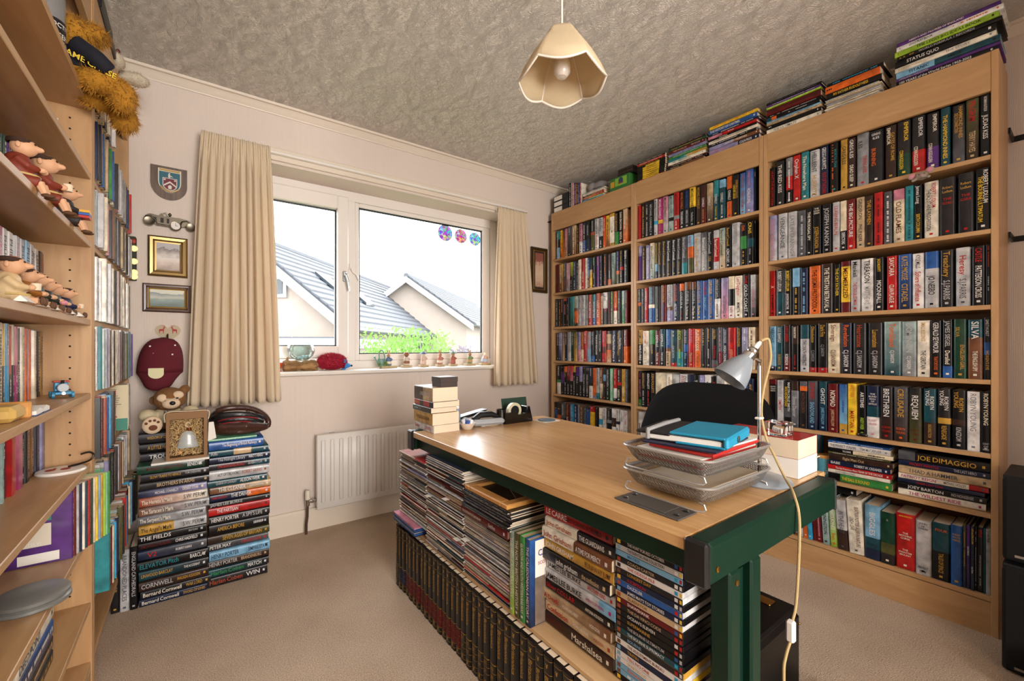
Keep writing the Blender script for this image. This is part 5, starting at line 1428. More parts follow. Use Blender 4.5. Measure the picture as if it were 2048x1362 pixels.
def rrect(x0, x1, y0, y1, r, z, n=5):
    pts = []
    for cx_, cy_, a0 in ((x1-r, y1-r, 0), (x0+r, y1-r, 90), (x0+r, y0+r, 180), (x1-r, y0+r, 270)):
        for i in range(n+1): a = math.radians(a0+90*i/n); pts.append(Vector((cx_+r*math.cos(a), cy_+r*math.sin(a), z)))
    return pts
def tray(label, x0, x1, y0, y1, z, hgt):
    t = thing('letter_tray', label, 'letter tray', ((x0+x1)/2, (y0+y1)/2, z-.012), group='mesh letter trays')
    lo = rrect(x0+.03, x1-.006, y0+.025, y1-.02, .03, z); hi = rrect(x0, x1, y0, y1, .035, z+hgt)
    md = [a.lerp(b_, .35)+Vector((0, 0, -.004)) for a, b_ in zip(lo, hi)]
    m = MB(); m.loft([lo, md, hi], cap=False); b = len(m.v); m.v += [tuple(p) for p in lo]; m.face(list(range(b, b+len(lo)))[::-1]); m.build('mesh_basket', 'wire_mesh', t, True, ang=180)
    MB().tube(hi+[hi[0]], .0032, 8).build('rim', 'tray_wire', t, True)
    for (xa, ya, xb, yb) in ((x0+.012, y0+.03, x0+.012, y1-.03), (x1-.03, y0+.02, x1-.03, y1-.02)):
        MB().tube([(xa, ya, z+.006), (xa, ya-.012, z+.004), (xa, ya-.016, z-.006), (xa-.004, ya-.012, z-.0105), (xa-.012, ya, z-.0105), (xb-.012, yb, z-.0105), (xb-.004, yb+.012, z-.0105), (xb, yb+.016, z-.006), (xb, yb+.012, z+.004), (xb, yb, z+.006)], .0022, 6).build('wire_foot', 'tray_wire', t, True)
    return t
TX0, TX1, TY0, TY1 = .925, 1.255, .512, .765
tray('lower grey mesh letter tray standing on the desk', TX0, TX1, TY0, TY1, DZ+.013, .042)
tray('upper grey mesh letter tray stacked on the lower one', TX0, TX1, TY0, TY1, DZ+.075, .042)
def sheets(n, z, name, mat, lab, x0=TX0+.04, x1=TX1-.012, y0=TY0+.035, y1=TY1-.035, t=.003, grp='papers in the letter trays'):
    for i in range(n):
        j = [R.uniform(-.006, .006) for _ in range(4)]
        o = MB().box((x0+j[0], y0+j[1], z+i*t), (x1+j[0]*.5, y1+j[1]*.5, z+(i+.85)*t)).build(name, mat[i % len(mat)], loc=((x0+x1)/2, (y0+y1)/2, z+i*t)); tag(o, lab % ordn(i+1), 'papers', grp)
sheets(8, DZ+.016, 'paper_sheaf', ['white_pages', 'pages', 'white_pages'], 'sheaf of white papers in lower tray, %s from bottom')
sheets(7, DZ+.078, 'paper_sheaf', ['white_pages', 'white_pages', M('red_card', 'c4302a', .5)], 'sheaf of papers in upper tray, %s from bottom', t=.005)
zt = DZ+.114
o = MB().box((TX0+.06, TY0+.03, zt), (TX1+.0, TY1-.05, zt+.008), bev=.001, mt=Matrix.Translation((1.08, .62, 0)) @ Matrix.Rotation(.06, 4, 'Z') @ Matrix.Translation((-1.08, -.62, 0))).build('folder', 'red_card', loc=(1.08, .62, zt)); tag(o, 'bright red card folder on the upper letter tray', 'folder')
o = MB().box((TX0+.075, TY0+.04, zt+.0085), (TX1-.01, TY1-.05, zt+.0125)).build('paper_sheaf', 'white_pages', loc=(1.08, .62, zt+.0085)); tag(o, 'white sheets on the red folder in the upper tray', 'papers')
o = MB().box((TX0+.045, TY0+.03, zt+.013), (TX1-.045, TY1-.035, zt+.0175), bev=.0008, mt=Matrix.Translation((1.08, .62, 0)) @ Matrix.Rotation(.16, 4, 'Z') @ Matrix.Translation((-1.08, -.62, 0))).build('folder', M('navy_card', '1f1f3a', .5), loc=(1.08, .62, zt+.013)); tag(o, 'dark navy folder under the turquoise organiser', 'folder')
og = thing('organiser', 'turquoise and black zip organiser with grey elastic on the letter trays', 'organiser', (1.09, .655, zt+.018), -PI/2+.22); M('turquoise', '1a86a8', .6, bump=.2, bscale=400); M('org_black', '1e1a19', .7)
rb = lambda a, b_, bev=.004: MB().box(a, b_, bev=bev)
rb((-.005, -.105, 0), (.115, .105, .006), .003).build('back_cover', 'turquoise', og, True, local=True); rb((-.02, -.105, .022), (.115, .105, .029), .003).build('front_cover', 'turquoise', og, True, local=True)
rb((.108, -.105, .001), (.122, .105, .029), .005).build('spine', 'turquoise', og, True, local=True); rb((-.11, -.105, .016), (-.018, .105, .024), .003).build('black_flap', 'org_black', og, True, local=True); rb((-.1, -.1, .003), (.105, .1, .018), .003).build('page_section', 'white_pages', og, True, local=True)
MB().tube([(-.075, -.108, .004), (-.075, -.107, .027), (-.07, 0, .030), (-.07, .107, .026)], [.006]*4, 6).build('elastic_band', M('elastic_grey', '8f8e8c', .8), og, True, local=True)
MB().lathe([(.006, 0), (.008, .001), (.008, .003), (.005, .003)], 14, (0, 0, 0), Matrix.Translation((.1225, -.02, .015)) @ Matrix.Rotation(PI/2, 4, 'Y'), cap=False).build('eyelet', 'steel', og, True, local=True)
# desk lamp
LB = Vector((1.283, .558, DZ)); dl = thing('desk_lamp', 'grey metal desk lamp with chrome stem behind the letter trays', 'desk lamp', LB); M('lamp_grey', '7d8389', .3, coat=.5)
MB().lathe([(.075, 0), (.078, .004), (.072, .012), (.05, .02), (.012, .024), (.002, .024)], 36, LB).build('base', 'lamp_grey', dl, True)
ST = LB+Vector((-.01, .0, 0)); MB().tube([ST+Vector((0, 0, .02)), ST+Vector((0, 0, .325))], .0052, 14).build('stem', 'chrome', dl, True)
rgt = Vector((C_, -S_, 0)); ax = (rgt*-.64+Vector((0, 0, -.77))).normalized(); top = ST+rgt*-.014+Vector((0, 0, .372))
q = ax.to_track_quat('Z', 'Y').to_matrix().to_4x4(); MT = Matrix.Translation(top) @ q
MS = MT @ Matrix.Scale(.9, 4)
MB().lathe([(.016, .025), (.022, .04), (.034, .062), (.044, .085), (.05, .108), (.052, .122), (.0505, .122), (.048, .107), (.042, .085), (.032, .063), (.02, .043)], 36, (0, 0, 0), MS, cap=False).build('shade', 'lamp_grey', dl, True)
MB().lathe([(.009, -.004), (.014, 0), (.0165, .005), (.0165, .013), (.0145, .016), (.019, .02), (.02, .036), (.0215, .04), (.018, .043)], 28, (0, 0, 0), MS).build('socket', 'chrome', dl, True)
MB().lathe([(.004, -.03), (.0065, -.025), (.0085, -.002)], 16, (0, 0, 0), MS).build('cord_grip', 'white_gloss', dl, True)
pv = ST+Vector((0, 0, .325)); MB().tube([pv+Vector((0, 0, -.012)), pv+Vector((0, 0, .008)), pv+rgt*.004+Vector((0, 0, .014)), top+ax*.03+rgt*.012, top+ax*.03], .004, 8).build('pivot_arm', 'chrome', dl, True)
MB().box((ST.x-.012, ST.y-.008, DZ+.176), (ST.x+.012, ST.y+.008, DZ+.182), bev=.002).build('cable_clip', 'white_gloss', dl)
P_ = [top-ax*.03, top-ax*.038+rgt*.01, ST+rgt*.028+Vector((0, 0, .392)), ST+rgt*.031+Vector((0, 0, .34)), ST+rgt*.012+Vector((0, 0, .26)), ST+rgt*.006+Vector((0, 0, .19)), ST+rgt*.02+Vector((0, 0, .12)), Vector((1.285, .525, DZ+.08)), Vector((1.265, .49, DZ+.03)), Vector((1.2, .445, DZ+.012)), Vector((1.177, .424, DZ-.05)), Vector((1.16, .424, .5)), Vector((1.14, .425, .452))]
def smooth_path(P, n=8):
    out = []; P = [P[0]]+list(P)+[P[-1]]
    for i in range(1, len(P)-2):
        for k in range(n):
            t = k/n; a, b_, c, d = P[i-1], P[i], P[i+1], P[i+2]
            out.append(.5*((2*b_)+(c-a)*t+(2*a-5*b_+4*c-d)*t*t+(3*b_-a-3*c+d)*t**3))
    out.append(P[-2]); return out
M('braid', 'b39a6b', .8, bump=.5, bscale=900)
MB().tube(smooth_path(P_), .0034, 8).build('cable', 'braid', dl, True)
MB().box((1.121, .416, .405), (1.139, .434, .455), bev=.004).box((1.138, .419, .42), (1.145, .431, .44), bev=.002).build('inline_switch', 'white_gloss', dl)
MB().tube(smooth_path([Vector((1.128, .425, .408)), Vector((1.1, .424, .385)), Vector((1.078, .42, .35)), Vector((1.07, .41, .2)), Vector((1.08, .38, .006)), Vector((1.4, .3, .005))]), .0034, 8).build('cable', 'braid', dl, True)
# thick books and glass block
def block(sp, pm, z, w, lab):
    o = book(sp, w, .235, .14, Matrix(((-1, 0, 0, 1.525), (0, 0, 1, .502), (0, 1, 0, z+w/2), (0, 0, 0, 1))), lab, 'thick paperbacks on the desk', name='paperback_book', soft=True)
    o.children[0].data.materials[0] = MATS[pm]
block('w|r:~', 'white_pages', DZ+.001, .055, 'thick white-paged book at the bottom beside the lamp'); block('r|W:~', 'pages', DZ+.056, .055, 'thick red-covered book on top under the glass block')
o = MB().box((1.47, .498, DZ+.052), (1.50, .5015, DZ+.0535)).build('bookmark', 'white_pages', loc=(1.485, .5, DZ+.0525)); o.location.y -= .012; tag(o, 'white card slip poking from between the two thick books', 'bookmark')
gb = thing('glass_block', 'clear glass photo block on the thick red book beside the lamp', 'paperweight', (1.42, .57, DZ+.1115))
M('solid_glass', 'ffffff', .02, trans=1, ior=1.45)
MB().box((1.395, .54, DZ+.112), (1.455, .60, DZ+.152), bev=.002).build('block', 'solid_glass', gb)
for i in range(5): MB().ell((1.405+.01*i, .552+.008*i, DZ+.128), (.007, .004, .009), n=10, m=7).build('etched_figure', 'white_pages', gb, True)
# ---------------------------------------------------------------- office chair
M('chair_black', '0d0c0d', .9, bump=.2, bscale=500, spec=.2)
ch = thing('office_chair', 'black upholstered office chair pushed up behind the desk', 'office chair', (1.80, 1.08, 0))
sh = []
def chair_outline(k):
    pts = []
    for i in range(40):
        a = 2*PI*i/40; c_, s_ = math.cos(a), math.sin(a); e = 2/3.4
        y = .315*math.copysign(abs(c_)**e, c_); z = .235*math.copysign(abs(s_)**e, s_)
        pts.append((y*k*(1.0-.12*max(0, z/.235)*k), z*k))
    return pts
for off, k in ((-.006, .0), (-.022, .5), (-.024, .8), (-.018, .95), (0, 1.0), (.03, 1.0), (.042, .93), (.046, .5), (.046, .0)):
    sh.append([(1.80+off+.10*((z+.235)/.47)-.03*(1-(y/.29)**2)*0, 1.07+y*math.cos(.03)-z*.05, .695+z) for y, z in chair_outline(max(k, .02))])
m = MB(); m.loft(sh); m.build('backrest', 'chair_black', ch, True, ang=60)
m = MB(); m.loft([[(1.62+a*k_, 1.08+b_*k_, z) for a, b_ in [(.23*math.copysign(abs(math.cos(t))**.6, math.cos(t)), .24*math.copysign(abs(math.sin(t))**.6, math.sin(t))) for t in [2*PI*i/32 for i in range(32)]]] for z, k_ in ((.40, .85), (.41, .97), (.44, 1), (.465, .97), (.475, .8), (.477, .1))]); m.build('seat', 'chair_black', ch, True, ang=60)
MB().tube([(1.70, 1.08, .40), (1.88, 1.08, .40), (1.90, 1.08, .45), (1.87, 1.08, .6)], .02, 8).build('back_support', 'black_plastic', ch, True)
MB().tube([(1.62, 1.08, .1), (1.62, 1.08, .4)], [.03, .022], 14).build('gas_column', 'black_plastic', ch, True)
for i in range(5):
    a = 2*PI*i/5+.3; e = Vector((1.62+.27*math.cos(a), 1.08+.27*math.sin(a), .07))
    l = MB().tube([(1.62, 1.08, .1), e], [.025, .015], 8).build('base_leg', 'black_plastic', ch, True); MB().ell(e-Vector((0, 0, .045)), (.018, .018, .025)).build('caster', 'black_plastic', l, True)
# ---------------------------------------------------------------- black case and speakers
M('case_black', '100d0b', .4, spec=.3)
pc = thing('pilot_case', 'black leather pilot case with brass locks under the desk', 'case', (1.33, .68, 0))
MB().box((1.19, .545, 0), (1.52, .83, .275), bev=.012).build('body', 'case_black', pc, True); MB().box((1.195, .55, .275), (1.515, .825, .29), bev=.008).build('lid', 'case_black', pc, True)
for x in (1.28, 1.46):
    MB().box((x-.02, .60, .29), (x+.02, .66, .295), bev=.002).build('lock_plate', 'brass', pc); MB().ell((x, .67, .296), (.012, .016, .006)).build('lock_knob', 'brass', pc, True)
MB().tube(smooth_path([Vector((1.31, .70, .29)), Vector((1.315, .66, .315)), Vector((1.37, .64, .32)), Vector((1.425, .66, .315)), Vector((1.43, .70, .29))]), .008, 8).build('handle', 'case_black', pc, True)
m = MB()
for z in (.04, .24): m.ell((1.51, .544, z), (.004, .003, .004)); m.ell((1.2, .544, z), (.004, .003, .004))
m.build('rivets', 'brass', pc, True)
M('speaker_black', '0f0f10', .6)
for lab, z0, z1, x in (('black speaker cabinet on top of the other beside the bookcase', .37, .66, 2.22), ('lower black speaker cabinet standing on the carpet beside the bookcase', .0, .36, 2.205)):
    s = thing('speaker', lab, 'speaker', (2.3, .04, z0), group='black speakers')
    MB().box((x+.02, -.12, z0), (x+.24, .188, z1), bev=.004).build('cabinet', 'speaker_black', s); MB().box((x, -.115, z0+.005), (x+.022, .188, z1-.005), bev=.01).build('grille', M('grille_cloth', '0b0b0c', .95), s, True)
    MB().box((x-.0008, .12, z0+.02), (x+.001, .16, z0+.028)).build('badge', 'steel', s)
bg2 = MB(); bg2.loft([[(2.25+.05*math.cos(a), .03+.1*math.sin(a), z) for a in [2*PI*i/16 for i in range(16)]] for z in (.661, .67)]); bg2.loft([[(2.25+.04*math.cos(a)*k, .03+.09*math.sin(a)*k, z) for a in [2*PI*i/16 for i in range(16)]] for z, k in ((.67, 1), (.682, .7), (.684, .2))])
o = bg2.build('plastic_packet', M('shiny_packet', '1b1d26', .15, coat=.6), loc=(2.25, .03, .661)); tag(o, 'crumpled shiny dark packet on top of the speaker', 'packet')
bx = thing('carton', 'black printed box in front of the speakers at the right frame edge', 'box', (2.1, .0, 0)); MB().box((2.02, -.2, 0), (2.19, .09, .13), bev=.002).build('carton_body', M('carton_dark', '2a2220', .6), bx)
bp = MB().box((2.185, -.05, .135), (2.19, .085, .30)).build('leaflet', 'white_pages', loc=(2.188, 0, .135)); tag(bp, 'pale printed leaflet leaning on the lower speaker', 'leaflet')
m = MB(); m.text('S', (2.1842, .08, .275), (0, -1, 0), (0, 0, 1), .012, .06); m.text('G', (2.1842, .08, .19), (0, -1, 0), (0, 0, 1), .012, .06); m.build('printed_lettering', 'print_dark', bp)
# ---------------------------------------------------------------- pendant lamp
M('cord_white', 'e6dccd', .5)
PX, PY = .976, 1.044
pl = thing('pendant_lamp', 'cream scalloped fabric pendant shade hanging from the ceiling', 'pendant lamp', (PX, PY, ZC))
MB().lathe([(.04, ZC), (.04, ZC-.012), (.02, ZC-.02), (.006, ZC-.022)], 24, (PX, PY, 0)).build('ceiling_rose', 'cord_white', pl, True)
MB().tube([(PX, PY, ZC-.01), (PX, PY, 2.14)], .0035, 8).build('cord', 'cord_white', pl, True)
def shade_mat():
    m = M('shade_fabric', 'e2d0ae', .85, bump=.4, bscale=350, spec=.2); N, L = nodes(m); t = N.new('ShaderNodeBsdfTranslucent'); t.inputs[0].default_value = lin('ecd6ac'); x = N.new('ShaderNodeMixShader'); x.inputs[0].default_value = .35
    L.new(N['Principled BSDF'].outputs[0], x.inputs[1]); L.new(t.outputs[0], x.inputs[2]); L.new(x.outputs[0], N['Material Output'].inputs[0])
shade_mat()
a0 = math.atan2(-1.044, -.976)-PI/6
prof = [(.028, 2.137), (.04, 2.135), (.056, 2.118), (.066, 2.1), (.082, 2.08), (.1, 2.055), (.12, 2.02), (.136, 1.983)]
rings = []
for r, z in prof:
    ring = []; t = (2.137-z)/.155
    for k in range(72):
        f = (k % 12)/12; a = a0+2*PI*k/72; ch = math.cos(PI/6)/math.cos((f-.5)*PI/3); bul = 1+.10*t*math.sin(PI*f)
        ring.append((PX+r*ch*1.06*bul*math.cos(a), PY+r*ch*1.06*bul*math.sin(a), z-.022*(t**3)*math.sin(PI*f)))
    rings.append(ring)
m = MB(); m.loft(rings, cap=False); o = m.build('shade', 'shade_fabric', pl, True, ang=180); s = o.modifiers.new('thickness', 'SOLIDIFY'); s.thickness = .0025
m = MB(); m.tube(rings[-1]+[rings[-1][0]], .0035, 6)
for k in range(6): m.tube([r[k*12] for r in rings], .002, 6)
m.build('edge_binding', 'cord_white', pl, True)
MB().tube([(PX, PY, 2.15), (PX, PY, 2.08)], .018, 16).build('lampholder', 'white_gloss', pl, True)
MB().lathe([(.012, 2.085), (.014, 2.07), (.024, 2.045), (.029, 2.02), (.027, 2.0), (.016, 1.987), (.002, 1.984)], 24, (PX, PY, 0)).build('bulb', M('bulb_glass', 'ddd3c6', .25, coat=.4), pl, True)
# ---------------------------------------------------------------- things on the window wall
YW = 2.7995
def poly(mb, pts, y0, y1, c=None): mb.prism(pts, (0, y0, 0), (1, 0, 0), (0, 0, 1), (0, y1-y0, 0), c); return mb
def shield_pts(cx_, z1, w, h):
    L = [(cx_-w/2, z1), (cx_+w/2, z1), (cx_+w/2, z1-h*.52)]
    for i in range(1, 9): a = i/9*PI/2; L.append((cx_+w/2*math.cos(a), z1-h*.52-h*.48*math.sin(a)))
    L.append((cx_, z1-h))
    for i in range(8, 0, -1): a = i/9*PI/2; L.append((cx_-w/2*math.cos(a), z1-h*.52-h*.48*math.sin(a)))
    L.append((cx_-w/2, z1-h*.52)); return L[::-1]
pq = thing('shield_plaque', 'wooden shield plaque with a blue and maroon crest, uppermost on the wall', 'plaque', (-.1, 2.79, 1.843))
poly(MB(), shield_pts(-.101, 2.007, .145, .165), 2.785, YW).build('wood_shield', 'plaque_wood', pq)
M('crest_white', 'd8d3c4', .4); M('crest_teal', '2a6170', .4); M('crest_maroon', '6e2333', .4); M('crest_gold', 'b99a5f', .4)
poly(MB(), shield_pts(-.099, 1.995, .092, .118), 2.7835, 2.785).build('crest_border', 'crest_white', pq)
poly(MB(), shield_pts(-.099, 1.98, .083, .097), 2.7825, 2.7835).build('crest_field', 'crest_teal', pq)
poly(MB(), [(-.14, 1.983), (-.058, 1.983), (-.058, 1.993), (-.14, 1.993)], 2.782, 2.7835).build('crest_name_band', 'crest_gold', pq)
poly(MB(), shield_pts(-.098, 1.95, .058, .062), 2.7815, 2.7825).build('inner_shield_border', 'crest_white', pq)
poly(MB(), shield_pts(-.098, 1.947, .052, .056), 2.7807, 2.7815).build('inner_shield', 'crest_maroon', pq)
poly(MB(), [(-.122, 1.915), (-.098, 1.934), (-.074, 1.915), (-.074, 1.907), (-.098, 1.926), (-.122, 1.907)], 2.780, 2.7807).build('chevron', 'crest_white', pq)
m = MB(); poly(m, [(-.104, 1.895), (-.092, 1.895), (-.09, 1.91), (-.098, 1.916), (-.106, 1.908)], 2.780, 2.7807); poly(m, [(-.122, 1.937), (-.115, 1.937), (-.115, 1.944), (-.122, 1.944)], 2.78, 2.7807); poly(m, [(-.081, 1.937), (-.074, 1.937), (-.074, 1.944), (-.081, 1.944)], 2.78, 2.7807); m.build('charges', 'crest_white', pq)
m = MB(); poly(m, [(-.104, 1.952), (-.098, 1.951), (-.094, 1.96), (-.099, 1.968), (-.097, 1.974), (-.101, 1.976), (-.104, 1.97), (-.105, 1.96)], 2.78, 2.7825); poly(m, [(-.098, 1.957), (-.085, 1.956), (-.093, 1.963)], 2.78, 2.7825); m.build('bird', 'crest_white', pq)
m = MB(); m.tube([(-.135, 2.782, 1.905), (-.12, 2.781, 1.888), (-.1, 2.781, 1.882), (-.08, 2.781, 1.886), (-.062, 2.782, 1.9)], .0045, 6); m.build('motto_scroll', 'crest_gold', pq)
# car clock
cc = thing('car_clock', 'pewter vintage car wall ornament with a clock in its front wheel', 'wall ornament', (-.1, 2.78, 1.684)); M('pewter', '6d6557', .32, .9); M('pewter_dark', '2b2722', .45, .6)
m = MB(); poly(m, [(-.186, 1.737), (-.187, 1.752), (-.175, 1.757), (-.14, 1.752), (-.135, 1.763), (-.127, 1.765), (-.12, 1.752), (-.06, 1.752), (-.03, 1.748), (-.018, 1.742), (-.014, 1.722), (-.04, 1.712), (-.06, 1.706), (-.15, 1.704), (-.17, 1.722)][::-1], 2.772, YW); m.build('car_body', 'pewter', cc)
m = MB(); m.tube([(-.125, 2.77, 1.764), (-.112, 2.768, 1.77), (-.104, 2.77, 1.754)], .0025, 6); m.ell((-.098, 2.78, 1.764), (.007, .008, .009)); m.tube([(-.06, 2.769, 1.706), (-.05, 2.768, 1.735), (-.03, 2.768, 1.742), (-.012, 2.769, 1.735), (0, 2.77, 1.72)], .004, 6); m.tube([(-.197, 2.769, 1.724), (-.19, 2.768, 1.742), (-.172, 2.768, 1.746), (-.155, 2.769, 1.73), (-.148, 2.77, 1.708), (-.075, 2.77, 1.704)], .004, 6); m.build('mudguards', 'pewter', cc, True)
RY = Matrix.Rotation(PI/2, 4, 'X')
for x, z, r in ((-.178, 1.718, .022), (-.013, 1.712, .021), (-.075, 1.708, .024)):
    wo = MB().lathe([(r*.55, -.006), (r*.9, -.008), (r, 0), (r*.9, .008), (r*.55, .006)], 24, (0, 0, 0), Matrix.Translation((x, 2.768, z)) @ RY, cap=True).build('wheel', 'pewter', cc, True)
    if x == -.075:
        MB().lathe([(.019, 0), (.018, .002)], 24, (0, 0, 0), Matrix.Translation((x, 2.7605, z)) @ RY).build('clock_face', 'white_gloss', wo); MB().box((x-.0008, 2.757, z), (x+.0008, 2.758, z+.012)).box((x, 2.757, z-.0008), (x+.009, 2.758, z+.0008)).build('clock_hands', 'print_dark', wo)
m = MB()
for x0, x1 in ((-.135, -.122), (-.11, -.1), (-.168, -.15)): m.box((x0, 2.7708, 1.718), (x1, 2.7722, 1.742))
m.build('door_panels', 'pewter_dark', cc)
def picture(label, cat, x0, x1, z0, z1, fw, dep, fmat, art, inner=None, y=YW, prof=None, name='framed_picture', lining=None):
    t = thing(name, label, cat, ((x0+x1)/2, y-dep/2, z0))
    ringf = lambda d, yy: [(x0+d, yy, z0+d), (x1-d, yy, z0+d), (x1-d, yy, z1-d), (x0+d, yy, z1-d)]
    m = MB(); pr = prof or [(0, 0), (0, -dep*.7), (fw*.25, -dep), (fw*.6, -dep*.95), (fw*.8, -dep*.55), (fw, -dep*.5), (fw, 0)]
    m.loft([ringf(d, y+e) for d, e in pr], cap=False); m.build('moulding', fmat, t)
    if lining: m = MB(); m.loft([ringf(d, y+e) for d, e in ((fw, -dep*.5), (fw+lining[1]*.5, -dep*.6), (fw+lining[1], -dep*.4), (fw+lining[1], 0))], cap=False); m.build('inner_lining', lining[0], t)
    MB().box((x0+fw*.9, y-dep*.4, z0+fw*.9), (x1-fw*.9, y-dep*.3, z1-fw*.9)).build('picture', art, t)
    MB().box((x0+fw*.9, y-dep*.46, z0+fw*.9), (x1-fw*.9, y-dep*.44, z1-fw*.9)).build('glazing', 'pane_glass', t)
    return t
def art_mat(name, cols, sc=(4, 4, 9)):
    m = bpy.data.materials.new(name); m.use_nodes = True; N, L = nodes(m); b = N['Principled BSDF']; b.inputs['Roughness'].default_value = .6
    tc = N.new('ShaderNodeTexCoord'); mp = N.new('ShaderNodeMapping'); mp.inputs['Scale'].default_value = sc; L.new(tc.outputs['Generated'], mp.inputs[0])
    n = N.new('ShaderNodeTexNoise'); n.inputs['Scale'].default_value = .6; n.inputs['Detail'].default_value = 7; L.new(mp.outputs[0], n.inputs['Vector'])
    sp = N.new('ShaderNodeSeparateXYZ'); L.new(tc.outputs['Generated'], sp.inputs[0])
    ad = N.new('ShaderNodeMath'); ad.operation = 'MULTIPLY_ADD'; ad.inputs[1].default_value = .45; L.new(n.outputs['Fac'], ad.inputs[0]); L.new(sp.outputs[2], ad.inputs[2])
    r = N.new('ShaderNodeValToRGB'); L.new(ad.outputs[0], r.inputs[0]); e = r.color_ramp.elements; e[0].color = lin(cols[0][1]); e[0].position = cols[0][0]; e[1].color = lin(cols[-1][1]); e[1].position = cols[-1][0]
    for p, c in cols[1:-1]: q = e.new(p); q.color = lin(c)
    L.new(r.outputs[0], b.inputs['Base Color']); MATS[name] = m
art_mat('photo_art', [(.1, '8d8079'), (.35, 'b9a79b'), (.5, 'd8c9bd'), (.7, 'e2dad2'), (1.0, 'b7b4b5'), (1.3, '857b75')])
art_mat('sea_art', [(.15, '5f6a63'), (.4, '76837c'), (.6, '8fa09a'), (.75, 'c3c3b6'), (1.0, 'd8d6c6'), (1.25, '8e9699')], (3, 3, 6))
art_mat('cert_art', [(.1, '7d4a3c'), (.35, 'c4a287'), (.6, 'd3b89c'), (.9, 'c7a68b'), (1.2, '8a5145')], (8, 8, 22))
M('gold_frame', 'a08455', .32, .85); M('gold_line', 'd0a64e', .3, .8); M('brown_gold', '4c3a1e', .35, .5)
picture('gilt framed pale picture below the car ornament', 'framed picture', -.184, -.026, 1.451, 1.653, .033, .026, 'gold_frame', 'photo_art')
picture('dark mahogany framed landscape below the gilt picture', 'framed picture', -.204, -.013, 1.272, 1.413, .022, .02, 'dark_wood', 'sea_art', lining=('gold_line', .006))
ct = picture('narrow gilt and brown framed certificate between right curtain and bookcase', 'framed certificate', 2.257, 2.431, 1.552, 1.931, .024, .028, 'brown_gold', M('cert_mount', '33211a', .7), lining=('gold_line', .006))
MB().box((2.30, 2.785, 1.60), (2.388, 2.7865, 1.885)).build('certificate', 'cert_art', ct)
# box frame with daisies at the bookcase end
bf = thing('daisy_box_frame', 'thin box frame of lit daisies peeping beside the left bookcase', 'box frame', (-.28, 2.77, 1.42))
MB().box((-.335, 2.745, 1.42), (-.226, YW, 1.628), bev=.002).build('box', M('dark_leafy', '1f2614', .6, nz=.6, nscale=60), bf)
M('daisy', 'e8d9a0', .5, emit=('ffd98a', .6)); M('berry', '9a2a1c', .5)
for z in (1.57, 1.508, 1.455, 1.435):
    m = MB()
    for k in range(9): a = 2*PI*k/9; m.ell((-.232+.0*k, 2.744, z), (.016, .002, .004), n=6, m=4, mt=Matrix.Rotation(a, 4, 'Y'))
    m.build('daisy', 'daisy', bf)
MB().ell((-.234, 2.744, 1.605), (.01, .004, .012)).build('red_leaf', 'berry', bf)
# heart hook with the cap
M('heart_wood', 'b9a88a', .6)
ht = thing('heart_hook', 'cream wooden heart plaque with two red reindeer and a hook', 'wall hook', (-.106, 2.79, 1.132))
hp_ = []
for i in range(40): t = 2*PI*i/40; hp_.append((-.106+.0032*16*math.sin(t)**3, 1.168+.0033*(13*math.cos(t)-5*math.cos(2*t)-2*math.cos(3*t)-math.cos(4*t))-.0))
poly(MB(), hp_[::-1], 2.792, YW).build('heart', 'heart_wood', ht)
M('deer_red', 'a23226', .6)
for sx, cx_ in ((1, -.131), (-1, -.08)):
    m = MB(); D = [(-.011, .006), (-.004, .009), (.004, .009), (.008, .018), (.014, .02), (.014, .015), (.010, .011), (.009, 0), (.008, -.014), (.006, -.014), (.005, -.001), (-.006, -.002), (-.008, -.014), (-.010, -.014), (-.010, 0)]
    P = [(cx_+sx*a, 1.178+b) for a, b in D]; poly(m, P if sx < 0 else P[::-1], 2.7905, 2.792)
    m.tube([(cx_+sx*.01, 2.791, 1.197), (cx_+sx*.005, 2.791, 1.205), (cx_-sx*.002, 2.791, 1.206)], .001, 4); m.tube([(cx_+sx*.01, 2.791, 1.197), (cx_+sx*.012, 2.791, 1.207)], .001, 4); m.build('painted_reindeer', 'deer_red', ht)
MB().tube([(-.107, 2.79, 1.16), (-.107, 2.77, 1.155), (-.107, 2.765, 1.145), (-.107, 2.765, 1.135), (-.107, 2.755, 1.13), (-.107, 2.748, 1.14)], .004, 8).build('hook', M('old_bronze', '3a3026', .4, .8), ht, True)
cap = thing('baseball_hat', 'maroon baseball cap with shield badge hanging from the heart hook', 'cap', (-.12, 2.75, .865)); M('maroon_cloth', '5e1420', .85, bump=.25, bscale=600)
rings = []
for i in range(11):
    t = i/10; a = t*PI/2; z = 1.142-.165*math.sin(a)**1.0*1.0 if False else 1.142-.17*t**1.25; rx = .088*math.sqrt(max(.002, 1-(1-t)**2.4)); ry = .062*math.sqrt(max(.002, 1-(1-t)**2.4))
    rings.append([(-.122-.012*t+rx*math.cos(q), 2.735+ry*math.sin(q), z) for q in [2*PI*k/30 for k in range(30)]])
m = MB(); m.loft(rings, cap=False); cr = m.build('crown', 'maroon_cloth', cap, True, ang=80); cr.modifiers.new('thickness', 'SOLIDIFY').thickness = .002
m = MB()
for i in range(6): r_ = rings; k = (i*5+2) % 30; m.tube([r_[j][k] for j in range(11)], .0009, 4)
m.build('seams', M('seam_dark', '471019', .9), cap)
vs = []; fs = []; nu, nv = 20, 6
for j in range(nv+1):
    for i in range(nu+1):
        a = PI+PI*i/nu; t = j/nv; b_ = abs(math.cos(a)); vs.append((-.134-.006*t+(.088-.03*t)*math.cos(a), 2.735+.062*math.sin(a)-(.02*t*math.sin(-a) if 0 else .012*t*abs(math.sin(a))), .972-.085*t*(abs(math.sin(a))**.5)+.0))
